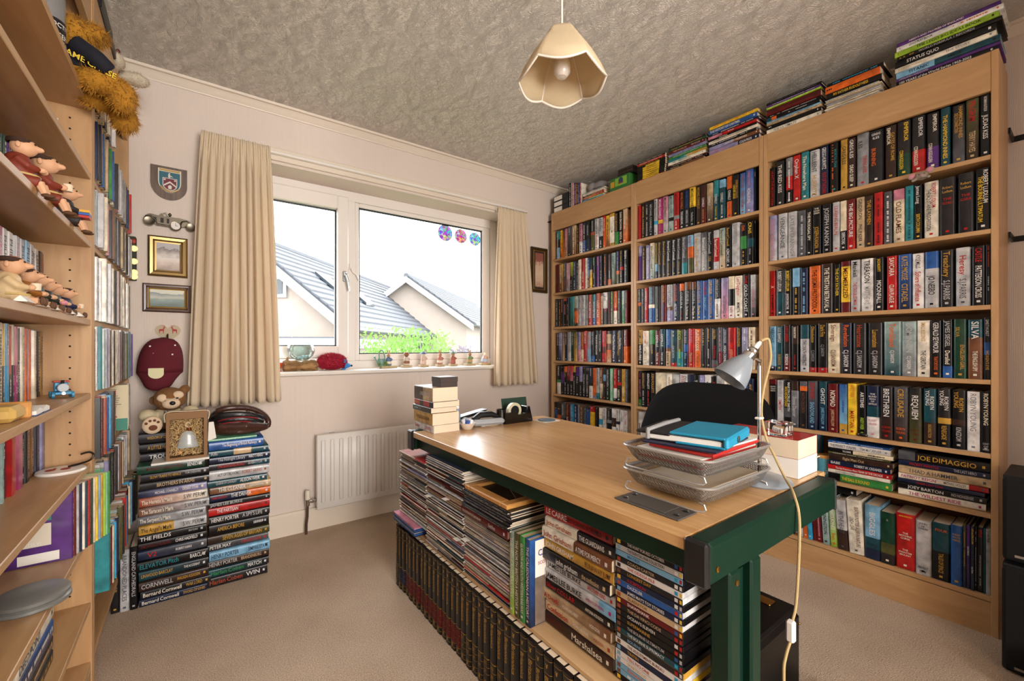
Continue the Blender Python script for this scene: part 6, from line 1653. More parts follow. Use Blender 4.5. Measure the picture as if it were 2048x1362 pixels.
for j in range(nv):
    for i in range(nu): q = j*(nu+1)+i; fs.append((q, q+1, q+nu+2, q+nu+1))
m = MB(); m.add(vs, fs); br = m.build('brim', 'maroon_cloth', cap, True, ang=80); br.modifiers.new('thickness', 'SOLIDIFY').thickness = .003
M('badge_cream', 'd8d0a0', .5)
m = MB(); m.prism([(p[0]+.098, p[1]) for p in shield_pts(-.098, 1.04, .058, .05)], (-.128, 2.668, 0), (1, 0, 0), (0, .12, 1), (0, -.002, 0)); bd = m.build('badge', 'badge_cream', cap); bd.location = bd.location+Vector((-.018, -.122, -.045))
for a, z in ((-.155, 1.065), (-.085, 1.06), (-.17, 1.1), (-.075, 1.105)): MB().lathe([(.0025, 0), (.004, .001), (.0025, .002)], 10, (0, 0, 0), Matrix.Translation((a, 2.682 if z < 1.08 else 2.695, z)) @ RY).build('eyelet', 'white_gloss', cap)
# ---------------------------------------------------------------- window sill ornaments
SZ = .9505
def disc_mat(name, base, sc):
    m = bpy.data.materials.new(name); m.use_nodes = True; N, L = nodes(m); N.remove(N['Principled BSDF']); tc = N.new('ShaderNodeTexCoord'); v = N.new('ShaderNodeTexVoronoi'); v.inputs['Scale'].default_value = sc; L.new(tc.outputs['Object'], v.inputs['Vector'])
    mx = N.new('ShaderNodeMix'); mx.data_type = 'RGBA'; mx.inputs[0].default_value = .5; mx.inputs[6].default_value = lin(base); L.new(v.outputs['Color'], mx.inputs[7])
    dk_ = N.new('ShaderNodeMix'); dk_.data_type = 'RGBA'; dk_.blend_type = 'MULTIPLY'; dk_.inputs[0].default_value = 1; dk_.inputs[7].default_value = (.42, .42, .42, 1); L.new(mx.outputs[2], dk_.inputs[6]); t = N.new('ShaderNodeBsdfTransparent'); L.new(dk_.outputs[2], t.inputs[0]); L.new(t.outputs[0], N['Material Output'].inputs[0]); MATS[name] = m
disc_mat('stained_blue', 'b9b4e0', 45); disc_mat('stained_rose', 'e0a0b8', 60); disc_mat('stained_aqua', '9fd8ea', 55)
for i, (x, z, r, mt, lab) in enumerate(((1.579, 1.985, .062, 'stained_blue', 'lilac stained-glass roundel with a dark cross, leftmost of three'), (1.718, 1.981, .054, 'stained_rose', 'rose stained-glass roundel hanging between the other two'), (1.849, 1.977, .052, 'stained_aqua', 'aqua stained-glass roundel nearest the right curtain'))):
    t = thing('stained_glass_roundel', lab, 'suncatcher', (x, 3.015, z), group='stained-glass roundels on the pane')
    MB().lathe([(r, 0), (r, .002)], 36, (0, 0, 0), Matrix.Translation((x, 3.017, z)) @ RY).build('glass_disc', mt, t)
    MB().tube([(x+r*math.cos(a), 3.016, z+r*math.sin(a)) for a in [2*PI*k/36 for k in range(37)]], .0016, 5).build('lead_rim', 'gasket', t)
    m = MB()
    for a in ((.8, 2.3) if i == 0 else (.4, 1.6, 2.6)): m.tube([(x-r*math.cos(a), 3.0155, z-r*math.sin(a)), (x+r*math.cos(a), 3.0155, z+r*math.sin(a))], .0008, 4)
    m.build('lead_lines', 'gasket', t)
eg = thing('egg_cup', 'orange and black painted cup half hidden by the left curtain', 'cup', (.405, 2.87, SZ)); MB().lathe([(.012, 0), (.014, .003), (.006, .01), (.016, .03), (.022, .05), (.02, .05), (.012, .03)], 20, (.405, 2.87, SZ)).build('cup_body', M('cup_orange', 'c0481f', .35, nz=.7, nscale=70), eg, True)
tb = thing('driftwood_bowl', 'blown glass bowl slumped over a driftwood log on the sill', 'glass bowl', (.52, 2.88, SZ))
m = MB(); NR = 22
rings = []
for i in range(13):
    t = i/12; x = .43+.185*t; rr = .03+.006*math.sin(t*9)+.004*math.sin(t*23); rings.append([(x+.004*math.sin(5*a), 2.88+(rr*1.25+.003*math.sin(7*a+t*11))*math.cos(a), SZ+max(0, .03+(rr+.004*math.sin(6*a+t*8))*math.sin(a))) for a in [2*PI*k/NR for k in range(NR)]])
m.loft(rings); m.tube([(.45, 2.875, SZ), (.445, 2.87, SZ+.05), (.452, 2.868, SZ+.085)], [.02, .012, .004], 8); m.build('driftwood_log', 'driftwood', tb, True, ang=50)
BC = Vector((.525, 2.878, 1.075)); prof = [(.002, -.066), (.03, -.062), (.055, -.048), (.074, -.02), (.078, .008), (.07, .034), (.055, .052), (.048, .056), (.046, .056), (.053, .05), (.067, .033), (.075, .008), (.071, -.018), (.053, -.045), (.028, -.059), (.002, -.063)]
tl = Matrix.Rotation(.22, 4, 'Y'); MB().lathe(prof, 32, BC, tl, cap=False).build('glass_bowl', 'clear_glass', tb, True)
m = MB()
for i in range(14): a = i*2.4; m.ell(BC+Vector((.03*math.cos(a)*.9+.008, .03*math.sin(a), -.05+.006*(i % 3))), (.012, .009, .008), n=8, m=5)
m.build('glass_pebbles', M('aqua_glass', 'a9cfd2', .15, trans=.4), tb, True)
hg = thing('hedgehog_toy', 'fluffy crimson hedgehog toy with bright blue snout on the sill', 'soft toy', (.71, 2.87, SZ)); M('crimson_fur', 'a01630', .8, nz=.4, nscale=40); M('toy_blue', '2f7fc0', .7)
HC = Vector((.705, 2.875, SZ+.05)); MB().ell(HC, (.085, .058, .05), n=20, m=12).build('body', 'crimson_fur', hg, True)
m = MB()
for i in range(2600):
    a = R.uniform(0, 2*PI); u = R.uniform(-.75, 1); s_ = math.sqrt(1-u*u); nv_ = Vector((s_*math.cos(a), s_*math.sin(a), u)); p = HC+Vector((nv_.x*.084, nv_.y*.057, nv_.z*.049)); d_ = (nv_+Vector((R.uniform(-.5, .5), R.uniform(-.5, .5), R.uniform(-.5, .5)))).normalized()*R.uniform(.01, .018)
    o1 = d_.orthogonal().normalized()*.0013; o2 = d_.cross(o1).normalized()*.0013; m.add([p+o1, p-o1*.5+o2, p-o1*.5-o2, p+d_], [(0, 1, 3), (1, 2, 3), (2, 0, 3)])
o = m.build('tufted_pile', 'crimson_fur', hg); o['kind'] = 'stuff'
MB().lathe([(.026, 0), (.022, .012), (.014, .03), (.007, .042), (.002, .045)], 18, (0, 0, 0), Matrix.Translation((.775, 2.868, SZ+.028)) @ Matrix.Rotation(PI/2+.1, 4, 'Y')).build('snout', 'toy_blue', hg, True)
MB().ell((.823, 2.868, SZ+.024), .007).build('nose', 'black_plastic', hg, True); MB().ell((.77, 2.835, SZ+.055), (.009, .004, .012)).build('ear', 'toy_blue', hg, True); MB().ell((.765, 2.84, SZ+.004), (.014, .008, .005)).build('foot', 'toy_blue', hg, True); MB().ell((.79, 2.85, SZ+.043), .003).build('eye', 'black_plastic', hg, True)
M('stone_base', 'b9a98e', .7, nz=.25, nscale=80)
def ornament(label, x, w, kind, cols, h=.13):
    t = thing('figurine', label, 'figurine', (x, 2.885, SZ), group='painted animal figurines on the sill'); y = 2.885
    MB().box((x-w/2, y-.022, SZ), (x+w/2, y+.022, SZ+.016), bev=.002).build('plinth', 'stone_base', t)
    m = MB()
    for k in range(int(w/.012)): m.box((x-w/2+.004+k*.012, y-.0228, SZ+.004), (x-w/2+.011+k*.012, y-.0215, SZ+.012))
    m.build('plinth_border', 'crest_gold', t)
    c1, c2, c3 = [M('fig_'+c, c, .55, nz=.15, nscale=60) for c in cols]; z = SZ+.016; s = h/.13
    m = MB(); m.lathe([(.018, 0), (.022, .006), (.02, .03), (.015, .052), (.01, .06)], 14, (x, y, z), sy=.85); m.tube([(x-.012, y-.004, z+.052*s), (x-.022, y-.014, z+.04), (x-.012, y-.022, z+.034)], .0055, 8); m.tube([(x+.012, y-.004, z+.052*s), (x+.022, y-.014, z+.042), (x+.012, y-.022, z+.036)], .0055, 8); o = m.build('body', c1, t); remesh(o, .0028, 3)
    m = MB(); m.ell((x, y-.004, z+.07), (.013, .014, .013)); m.ell((x, y-.016, z+.066), (.007, .008, .006)); o = m.build('head', c2, t); remesh(o, .0025, 3)
    if kind == 'hare':
        for sx in (-1, 1): MB().ell((x+sx*.006, y, z+.094), (.0038, .003, .016), mt=Matrix.Rotation(sx*.15, 4, 'Y')).build('ear', c2, t, True)
    if kind == 'bonnet': MB().lathe([(.002, .022), (.014, .018), (.02, .004), (.021, -.004), (.017, -.004)], 16, (x, y+.002, z+.072)).build('bonnet', c3, t, True)
    if kind == 'hat': MB().lathe([(.03, 0), (.027, .004), (.012, .012), (.004, .018)], 18, (x, y, z+.079)).build('hat', c3, t, True)
    if kind == 'cape': MB().lathe([(.012, .062), (.02, .05), (.027, .03), (.03, .012)], 16, (x, y+.004, z), sy=.8, cap=False).build('cape', c3, t, True)
    if kind in ('hare', 'bonnet'): MB().lathe([(.0205, .012), (.0235, .016), (.0215, .03)], 14, (x, y-.001, z), cap=False).build('apron_band', c3, t, True)
    return t
wc = ornament('figurine of a hare beside a green watering can, leftmost in the row', 1.075, .11, 'hare', ('5a6f8f', 'b48a5e', 'd8cdb4'))
CX = 1.025; z = SZ+.016; M('can_green', '6d8f82', .45); MB().lathe([(.024, 0), (.025, .03), (.021, .05), (.018, .05)], 18, (CX, 2.885, z)).build('watering_can', 'can_green', wc, True)
MB().tube([(CX-.02, 2.885, z+.015), (CX-.04, 2.885, z+.045), (CX-.047, 2.885, z+.065)], [.006, .004, .007], 8).build('spout', 'can_green', wc, True); MB().tube(smooth_path([Vector((CX-.014, 2.885, z+.05)), Vector((CX-.012, 2.885, z+.095)), Vector((CX+.008, 2.885, z+.105)), Vector((CX+.022, 2.885, z+.07)), Vector((CX+.024, 2.885, z+.02))]), .004, 8).build('handle', 'can_green', wc, True)
o = leaf_cloud(260, (CX+.01, 2.868, z+.012), (.04, .012, .018), .006, R).build('painted_grass', M('fig_grass', '6f8f3f', .7), wc); o['kind'] = 'stuff'
ornament('plump cream-dressed animal figurine in a brown bonnet, second in the row', 1.205, .07, 'bonnet', ('cdbfae', '7a4a30', '8a5a3a'), .13)
ornament('pale shawled bird-like figurine in a blue hat, third in the row', 1.335, .065, 'hat', ('d0b3a2', 'd9cdb8', '33486f'), .15)
ornament('tall-eared figurine in a rose jacket, fourth in the row', 1.467, .06, 'hare', ('b97a68', 'a8764f', 'd9ccb8'))
ornament('figurine wearing a flat green hat and red coat, fifth in the row', 1.575, .06, 'hat', ('a4614f', 'b88a66', '56705f'))
ornament('brown hare figurine in a green apron, sixth in the row', 1.722, .085, 'hare', ('7d8f64', '9a7350', 'b08a5a'))
ornament('light rabbit figurine in a caped pink dress, nearest the right curtain', 1.862, .09, 'cape', ('d0a08c', 'd8c6a4', '9fb0c6'))
# ---------------------------------------------------------------- teddy, bell, glove on the floor piles
M('bear_fur', '7d5530', .95, bump=1, bscale=220, nz=.3, nscale=60); M('bear_cream', 'd9bfa0', .9, bump=.4, bscale=220); M('shirt_cream', 'c9ba98', .9, nz=.25, nscale=70); M('pad_brown', '6d3f2a', .9)
td = thing('teddy_bear', 'brown teddy bear with cream muzzle and shirt sitting on the left pile', 'teddy bear', (-.1, 2.52, zL2)); zb = zL2
m = MB(); hc = Vector((-.088, 2.49, zb+.14)); m.ell(hc, (.062, .052, .052)); m.ell(hc+Vector((-.055, .01, -.005)), (.02, .012, .02)); m.ell(hc+Vector((.055, .01, .04)), (.02, .012, .02)); m.ell((-.095, 2.53, zb+.055), (.06, .05, .06)); m.ell((-.15, 2.47, zb+.035), (.03, .05, .028)); m.ell((-.03, 2.47, zb+.03), (.03, .045, .028))
o = m.build('body', 'bear_fur', td); remesh(o, .005, 4)
m = MB(); m.ell(hc+Vector((.006, -.046, -.018)), (.034, .026, .024)); m.ell(hc+Vector((-.024, -.038, .008)), (.022, .014, .018)); m.ell(hc+Vector((.03, -.036, .018)), (.022, .014, .018)); o = m.build('muzzle', 'bear_cream', td); remesh(o, .0035, 3)
MB().ell(hc+Vector((.012, -.074, -.014)), (.011, .007, .009)).build('nose', 'black_plastic', td, True)
for dx, dz in ((-.012, -.006), (.028, .006)): MB().ell(hc+Vector((dx, -.058, dz)), (.005, .003, .004)).build('eye', 'black_plastic', td, True)
m = MB(); m.ell((-.095, 2.525, zb+.06), (.066, .055, .042)); m.ell((-.165, 2.49, zb+.07), (.034, .034, .028)); m.ell((-.015, 2.49, zb+.075), (.036, .034, .028)); o = m.build('shirt', 'shirt_cream', td); remesh(o, .005, 4)
m = MB(); m.text('N', (-.11, 2.4735, zb+.07), (1, 0, .15), (0, 0, 1), .016, .02); m.build('shirt_letter', M('letter_navy', '2a3570', .6), td)
MB().ell((-.145, 2.425, zb+.035), (.035, .012, .038)).build('foot_pad', 'bear_cream', td, True)
m = MB(); m.ell((-.142, 2.4135, zb+.025), (.015, .003, .012))
for dx, dz in ((-.02, .045), (-.007, .055), (.008, .056), (.02, .048)): m.ell((-.145+dx, 2.4145, zb+dz), (.0055, .003, .0055))
m.build('paw_print', 'pad_brown', td, True)
bk = MB().box((-.145, 2.345, zL), (.055, 2.452, zL+.009), bev=.001).build('booklet', 'white_pages', loc=(-.05, 2.4, zL)); tag(bk, 'slim pale booklet lying under the boxed bell', 'booklet')
zb = zL+.0095; bb = thing('bell_box', 'brown card gift box with clear front holding a grey bell', 'boxed ornament', (-.025, 2.39, zb)); M('kraft', '8a6540', .7); M('straw', 'd6b47c', .8); M('bell_grey', 'a8aaa6', .35, coat=.4); M('copper', 'b5714a', .25, .9)
m = MB(); bx0, bx1, bz1 = -.096, .047, zb+.205
for a in ((bx0, bx0+.008, zb, bz1), (bx1-.008, bx1, zb, bz1), (bx0+.008, bx1-.008, zb, zb+.008), (bx0+.008, bx1-.008, bz1-.008, bz1)): m.box((a[0], 2.3645, a[2]), (a[1], 2.425, a[3]))
for a in ((bx0-.0005, bx0+.012, zb, bz1+.0005), (bx1-.012, bx1+.0005, zb, bz1+.0005), (bx0+.012, bx1-.012, zb, zb+.01), (bx0+.012, bx1-.012, bz1-.03, bz1+.0005)): m.box((a[0], 2.36, a[2]), (a[1], 2.364, a[3]))
m.box((bx0+.0005, 2.425, zb), (bx1-.0005, 2.428, bz1-.0005)); m.build('carton', 'kraft', bb); MB().box((bx0+.01, 2.3645, zb+.01), (bx1-.01, 2.365, bz1-.03)).build('clear_window', 'pane_glass', bb)
m = MB()
for i in range(700):
    p = Vector((R.uniform(bx0+.014, bx1-.014), R.uniform(2.378, 2.412), R.uniform(zb+.014, bz1-.035))); d_ = Vector((R.uniform(-1, 1), R.uniform(-.2, .2), R.uniform(-1, 1))).normalized()*R.uniform(.008, .02)
    q_ = p+d_; q_.x = min(max(q_.x, bx0+.01), bx1-.01); q_.z = min(max(q_.z, zb+.011), bz1-.032); m.tube([p, p.lerp(q_, .5)+Vector((0, -.003, .002)), q_], .0012, 3)
o = m.build('straw_fill', 'straw', bb); o['kind'] = 'stuff'
MB().lathe([(.04, 0), (.041, .003), (.036, .018), (.033, .03), (.03, .048), (.024, .062), (.012, .072), (.004, .075)], 28, (-.022, 2.388, zb+.045), sy=.42).build('bell', 'bell_grey', bb, True)
MB().lathe([(.007, 0), (.009, .003), (.009, .012), (.006, .015)], 16, (-.017, 2.388, zb+.118)).build('bell_collar', 'copper', bb, True); MB().tube(smooth_path([Vector((-.017, 2.388, zb+.132)), Vector((-.03, 2.385, zb+.142)), Vector((-.024, 2.385, zb+.155)), Vector((-.014, 2.387, zb+.15))]), .0022, 6).build('ribbon_loop', 'pages', bb, True)
sp_ = []
for k in range(10): a = PI/2+PI*k/5+.15; r_ = .011 if k % 2 == 0 else .005; sp_.append((r_*math.cos(a), r_*math.sin(a)))
m = MB(); m.prism(sp_, (-.048, 2.374, zb+.028), (1, 0, 0), (0, 0, 1), (0, -.003, 0)); m.build('wooden_star', 'pine', bb)
MB().tube(smooth_path([Vector((bx0-.004, 2.37, bz1-.04)), Vector((bx0, 2.37, bz1+.001)), Vector((-.02, 2.37, bz1+.002)), Vector((bx1, 2.37, bz1)), Vector((bx1+.008, 2.37, bz1-.02)), Vector((bx1+.004, 2.37, bz1-.04))]), .0018, 6).build('string', 'pages', bb, True)
m = MB(); m.prism([(0, 0), (.032, .01), (.022, .085), (.004, .085)], (.05, 2.375, zb+.065), (1, .15, 0), (0, 0, 1), (0, .001, 0)); m.build('gift_tag', 'white_pages', bb)
gl = thing('baseball_glove', 'black and brown leather baseball glove with red laces on the right pile', 'baseball glove', (.18, 2.47, zR)); M('glove_black', '171314', .4, coat=.2); M('glove_brown', '3f2319', .4, coat=.3, nz=.3, nscale=40); M('lace_red', 'a01a22', .6)
z = zR
m = MB(); m.ell((.19, 2.47, z+.02), (.12, .085, .02)); m.tube([(.075, 2.46, z+.03), (.1, 2.43, z+.05), (.2, 2.40, z+.045), (.29, 2.43, z+.03)], [.025, .024, .022, .016], 10); o = m.build('lower_palm', 'glove_brown', gl); remesh(o, .005, 4)
m = MB()
for i, zz in enumerate((.045, .065, .085)): m.tube(smooth_path([Vector((.07, 2.47, z+zz)), Vector((.10, 2.425+.008*i, z+zz+.018)), Vector((.17, 2.408+.01*i, z+zz+.018)), Vector((.235, 2.412+.012*i, z+zz+.006)), Vector((.275, 2.435+.008*i, z+zz-.012))]), .0105, 10)
m.ell((.09, 2.50, z+.07), (.035, .05, .05)); o = m.build('fingers', 'glove_black', gl); remesh(o, .0035, 1)
m = MB(); m.tube(smooth_path([Vector((.085, 2.45, z+.12)), Vector((.13, 2.44, z+.132)), Vector((.21, 2.45, z+.125)), Vector((.27, 2.46, z+.095)), Vector((.30, 2.47, z+.05)), Vector((.295, 2.46, z+.02))]), .014, 10); o = m.build('top_binding', 'glove_brown', gl); remesh(o, .0045, 3)
m = MB()
for x0, z0 in ((.10, .055), (.11, .075), (.095, .035)): m.tube(smooth_path([Vector((x0-.02, 2.43, z+z0)), Vector((x0+.02, 2.404, z+z0+.012)), Vector((x0+.09, 2.398, z+z0+.014)), Vector((x0+.14, 2.41, z+z0))]), .0018, 5)
m.build('red_piping', 'lace_red', gl, True)
m = MB()
for k in range(12): x = .2+.008*k; m.tube([(x, 2.428+.002*k, z+.118-.004*k), (x+.006, 2.42+.002*k, z+.106-.004*k)], .002, 5); m.tube([(x, 2.395+.002*k, z+.03), (x+.005, 2.392+.002*k, z+.045)], .002, 5)
m.build('lacing', M('lace_dark', '2a2320', .5), gl, True)
# ---------------------------------------------------------------- left bookcase ornaments
M('skin', 'd2a07a', .6); M('hair_brown', '3a2317', .8); M('rope', 'c9ab6c', .8); M('wood_shoe', '5a3a22', .7)
MK = [0]
def monk(y, z, robe, label, s=1.0, hair='hair_brown', hold=None, x=-.262, dang=True):
    s *= .88
    t = thing('monk_figurine', label, 'figurine', (x, y, z), group='seated monk figurines'); P = lambda a, b_, c: Vector((x+a*s, y+b_*s, z+c*s))
    m = MB(); m.ell(P(-.004, 0, .028), (.026*s, .025*s, .03*s)); m.ell(P(-.004, 0, .05), (.02*s, .022*s, .016*s))
    for sy in (-1, 1): m.tube([P(-.002, sy*.019, .05), P(.014, sy*.021, .036), P(.028, sy*.008, .034)], [.009*s, .008*s, .006*s], 8); m.tube([P(.005, sy*.012, .01), P(.03, sy*.012, .008)], [.013*s, .011*s], 8)
    o = m.build('robe', M('robe_'+robe, robe, .6), t); remesh(o, .003*s, 3)
    m = MB(); m.ell(P(.004, 0, .078), (.021*s, .018*s, .019*s)); m.ell(P(.026, 0, .078), (.008*s, .006*s, .006*s)); o = m.build('head', 'skin', t); remesh(o, .0025*s, 3)
    MB().lathe([(.0185*s, 0), (.0205*s, .003*s), (.019*s, .009*s), (.013*s, .011*s)], 18, P(-.001, 0, .083), cap=False).build('tonsure', hair, t, True)
    for sy in (-1, 1):
        MB().ell(P(.0215, sy*.007, .085), (.002*s, .002*s, .0022*s)).build('eye', 'hair_brown', t, True); MB().ell(P(0, sy*.0185, .078), (.004*s, .002*s, .006*s)).build('ear', 'skin', t, True)
        e1 = P(.036, sy*.012, -.014) if dang else P(.042, sy*.012, .008); l = MB().tube([P(.028, sy*.012, .008), e1], [.008*s, .006*s], 8).build('leg', 'skin', t, True); MB().ell(e1+Vector((.005*s, 0, -.003*s if dang else 0)), (.011*s, .006*s, .004*s) if dang else (.004*s, .006*s, .009*s)).build('sandal', 'wood_shoe', l, True)
        MB().ell(P(.031, sy*.006, .035), (.007*s, .006*s, .006*s)).build('hand', 'skin', t, True)
    MB().tube([P(.027*math.cos(a), .026*math.sin(a), .02) for a in [-PI/2+PI*k/10 for k in range(11)]]+[P(.012, .027, .0)], .0022*s, 6).build('rope_belt', 'rope', t, True)
    if hold == 'books':
        for k, c in enumerate(('b3261f', '2a59a0', 'e0a52e')): MB().box(P(.026, -.016, .018+.007*k), P(.046, .016, .024+.007*k)).build('held_book', M('hold_'+c, c, .5), t)
    if hold == 'mug': MB().lathe([(.007*s, 0), (.008*s, .014*s), (.006*s, .014*s)], 12, P(.036, 0, .03)).build('mug', 'pages', t, True)
    if hold == 'pig': MB().ell(P(.036, 0, .03), (.009*s, .014*s, .008*s)).build('held_piglet', M('piglet', 'd08a90', .6), t, True)
    return t
Z3, Z4 = SL[2], SL[3]
def monk4(*a, **k): return monk(*a, x=-.285, dang=False, **k)
monk(1.26, Z3, '7a2f1c', 'monk figurine at the far left of the upper shelf, mostly hidden', 1.1, x=-.275); monk(1.385, Z3, '7a2f1c', 'red-robed monk figurine playing a pipe on the upper shelf edge', 1.25, hold='mug', x=-.27); monk(1.585, Z3, '2c2624', 'dark-robed monk figurine holding coloured books on the upper shelf edge', 1.15, hold='books', x=-.268)
monk4(1.24, Z4, 'cdb083', 'cream-robed bearded monk figurine, leftmost on the lower monk shelf', 1.1, hold='mug'); monk4(1.335, Z4, '9a5f1f', 'ochre-robed monk figurine next to the cream-robed one', 1.0); monk4(1.41, Z4, '2b3029', 'dark green-robed monk figurine third along the lower monk shelf', 1.0); monk4(1.49, Z4, '2b3029', 'dark-robed monk figurine holding a pink piglet', .95, hold='pig'); monk4(1.57, Z4, '3a4d52', 'teal-robed monk figurine beside the piglet holder', .9); monk4(1.685, Z4, '1f2a4a', 'navy-robed monk figurine reading, rightmost on the lower shelf', .95, hold='mug')
for i, (yy, w) in enumerate(((1.15, .05), (1.26, .045), (1.37, .04), (1.52, .035), (1.63, .025))):
    m = MB(); m.prism([(0, 0), (.02, 0), (.01, .011)], (-.262, yy, Z4+.0003), (1, 0, 0), (0, 0, 1), (0, w, 0)); tag(m.build('name_card', 'white_pages', loc=(-.252, yy, Z4)), 'folded white name card, %s from left below the lower monks' % ordn(i+1), 'name card', 'folded name cards')
# golden plush sitting on the upper shelf
M('gold_fur', 'a9741c', .9, nz=.35, nscale=50, bump=1, bscale=250); M('jersey', '12131d', .85)
gp = thing('plush_toy', 'golden shaggy plush toy in a navy lettered jersey on the upper left shelf', 'soft toy', (-.29, 1.7, SL[0]))
parts = [((-.275, 1.69, 1.965), (.055, .055, .05)), ((-.285, 1.70, 1.89), (.05, .055, .055)), ((-.21, 1.665, 1.845), (.06, .034, .034)), ((-.215, 1.745, 1.83), (.062, .034, .034)), ((-.165, 1.66, 1.815), (.034, .034, .045)), ((-.17, 1.745, 1.79), (.034, .034, .045)), ((-.225, 1.69, 1.985), (.03, .03, .026))]
m = MB()
for c, r_ in parts: m.ell(c, r_)
o = m.build('body', 'gold_fur', gp); remesh(o, .006, 3)
m = MB()
for i in range(3200):
    c, r_ = parts[R.choice((0, 0, 2, 3, 4, 5, 6))]; a = R.uniform(0, 2*PI); u = R.uniform(-1, 1); s_ = math.sqrt(1-u*u); n_ = Vector((s_*math.cos(a), s_*math.sin(a), u)); p = Vector(c)+Vector((n_.x*r_[0], n_.y*r_[1], n_.z*r_[2]))*.97
    d_ = (n_*.7+Vector((R.uniform(-.4, .4), R.uniform(-.4, .4), R.uniform(-.9, .1)))).normalized()*R.uniform(.01, .02); o1 = d_.orthogonal().normalized()*.0012; m.add([p+o1, p-o1, p+d_], [(0, 1, 2)])
o = m.build('fur', 'gold_fur', gp); o['kind'] = 'stuff'
m = MB(); m.ell((-.272, 1.70, 1.895), (.058, .06, .042)); m.tube([(-.26, 1.64, 1.92), (-.215, 1.63, 1.89), (-.19, 1.64, 1.87)], [.024, .024, .022], 10); m.tube([(-.26, 1.755, 1.92), (-.215, 1.765, 1.89), (-.185, 1.755, 1.865)], [.024, .024, .022], 10); o = m.build('jersey', 'jersey', gp); remesh(o, .005, 3)
m = MB(); m.text('GAME CHASE', (-.29, 1.633, 1.885), (.93, .05, -.3), (.2, -.25, .9), .014, .13); m.v = [(a+.0, b_-.008, c) for a, b_, c in m.v]; m.build('jersey_lettering', M('letter_yellow', 'd9b92c', .6), gp)
sc_ = thing('spray_can', 'grey and black aerosol can beside the golden plush toy', 'spray can', (-.30, 1.575, SL[0]))
MB().lathe([(.032, 0), (.034, .003), (.034, .155), (.03, .165), (.02, .172)], 28, (-.30, 1.575, SL[0])).build('can_body', M('can_grey', '9a9a9c', .25, .6), sc_, True); MB().lathe([(.0344, .02), (.0344, .09)], 28, (-.30, 1.575, SL[0]), cap=False).build('printed_label', M('label_black', '161519', .4), sc_, True)
m = MB(); m.text('LOCTITE', (0, 0, .07), (1, 0, 0), (0, 0, 1), .011, .06, 'c'); m.text('DESERT', (0, 0, .045), (1, 0, 0), (0, 0, 1), .012, .055, 'c'); m.text('WEAR', (0, 0, .028), (1, 0, 0), (0, 0, 1), .012, .05, 'c')
m.v = [(-.30+.0349*math.sin(a/.0349-.55+PI/2), 1.575-.0349*math.cos(a/.0349-.55+PI/2), SL[0]+c) for a, b_, c in m.v]; m.build('printed_lettering', 'white_gloss', sc_)
MB().lathe([(.02, .172), (.02, .195), (.018, .2)], 20, (-.30, 1.575, SL[0])).build('nozzle_cap', 'label_black', sc_, True)
for i, (c, w) in enumerate(zip('loryKo', (.03, .025, .03, .02, .03, .03))):
    book('%s|W:~' % c, w, .17, .14, Matrix.Translation((-.34, 1.30+.035*i, SL[1])) @ Matrix.Rotation(PI, 4, 'Z'), '%s paperback on the shelf below the golden plush, %s from left' % (CN[c], ordn(i+1)), 'paperbacks on the left-hand bookcase', name='paperback_book', soft=True)
m = MB(); m.prism([(0, 0), (.045, 0), (.02, .03)], (-.268, 1.48, SL[1]+.0005), (0, 1, 0), (0, 0, 1), (.002, 0, 0)); tag(m.build('name_card', 'white_pages', loc=(-.267, 1.5, SL[1])), 'small white card leaning at the shelf edge below the golden plush', 'name card')
# toys and open booklet on the middle shelf
ZM = SL[4]
ob = thing('open_booklet', 'small white ornament shaped like an open book on the middle left shelf', 'ornament', (-.285, 1.33, ZM)); m = MB()
m.loft([[(x_, 1.28, ZM), (x_, 1.33, ZM+.003), (x_, 1.38, ZM), (x_, 1.38, ZM+.01), (x_, 1.355, ZM+.015), (x_, 1.33, ZM+.009), (x_, 1.305, ZM+.015), (x_, 1.28, ZM+.01)] for x_ in (-.32, -.258)]); m.build('leaves', 'white_pages', ob); MB().box((-.322, 1.278, ZM), (-.256, 1.382, ZM+.002)).build('blue_cover', 'letter_navy', ob)
tt = thing('toy_engine', 'small blue wooden toy engine with red roof on the middle left shelf', 'toy engine', (-.29, 1.66, ZM)); M('toy_eng_blue', '2f86ad', .35, coat=.3); M('toy_red', 'b23a2a', .4)
MB().box((-.34, 1.635, ZM+.014), (-.262, 1.685, ZM+.026), bev=.003).build('chassis', 'toy_eng_blue', tt); MB().box((-.335, 1.64, ZM+.026), (-.31, 1.68, ZM+.062), bev=.003).build('cab', 'toy_eng_blue', tt); MB().box((-.34, 1.636, ZM+.062), (-.3, 1.684, ZM+.068), bev=.002).build('roof', 'toy_red', tt)
MB().tube([(-.312, 1.66, ZM+.042), (-.268, 1.66, ZM+.042)], .017, 18).build('boiler', 'toy_eng_blue', tt, True); MB().lathe([(.0165, 0), (.015, .002)], 18, (0, 0, 0), Matrix.Translation((-.268, 1.66, ZM+.042)) @ Matrix.Rotation(PI/2, 4, 'Y')).build('smokebox_door', 'stapler_grey', tt, True); MB().lathe([(.005, .055), (.005, .07), (.006, .072)], 12, (-.28, 1.66, ZM)).build('funnel', 'black_plastic', tt, True); MB().lathe([(.007, 0), (.006, .004)], 14, (0, 0, 0), Matrix.Translation((-.262, 1.66, ZM+.02)) @ Matrix.Rotation(PI/2, 4, 'Y')).build('magnet_coupling', 'chrome', tt, True)
for x_ in (-.33, -.275):
    for y_ in (1.632, 1.688): MB().lathe([(.013, -.004), (.013, .004)], 18, (0, 0, 0), Matrix.Translation((x_, y_, ZM+.0132)) @ RY).build('wheel', 'toy_eng_blue', tt, True)
tt.rotation_euler = (0, 0, -PI/2+.3); tt.scale = (.68, .68, .68); tt.location = (-.292, 1.69, ZM)
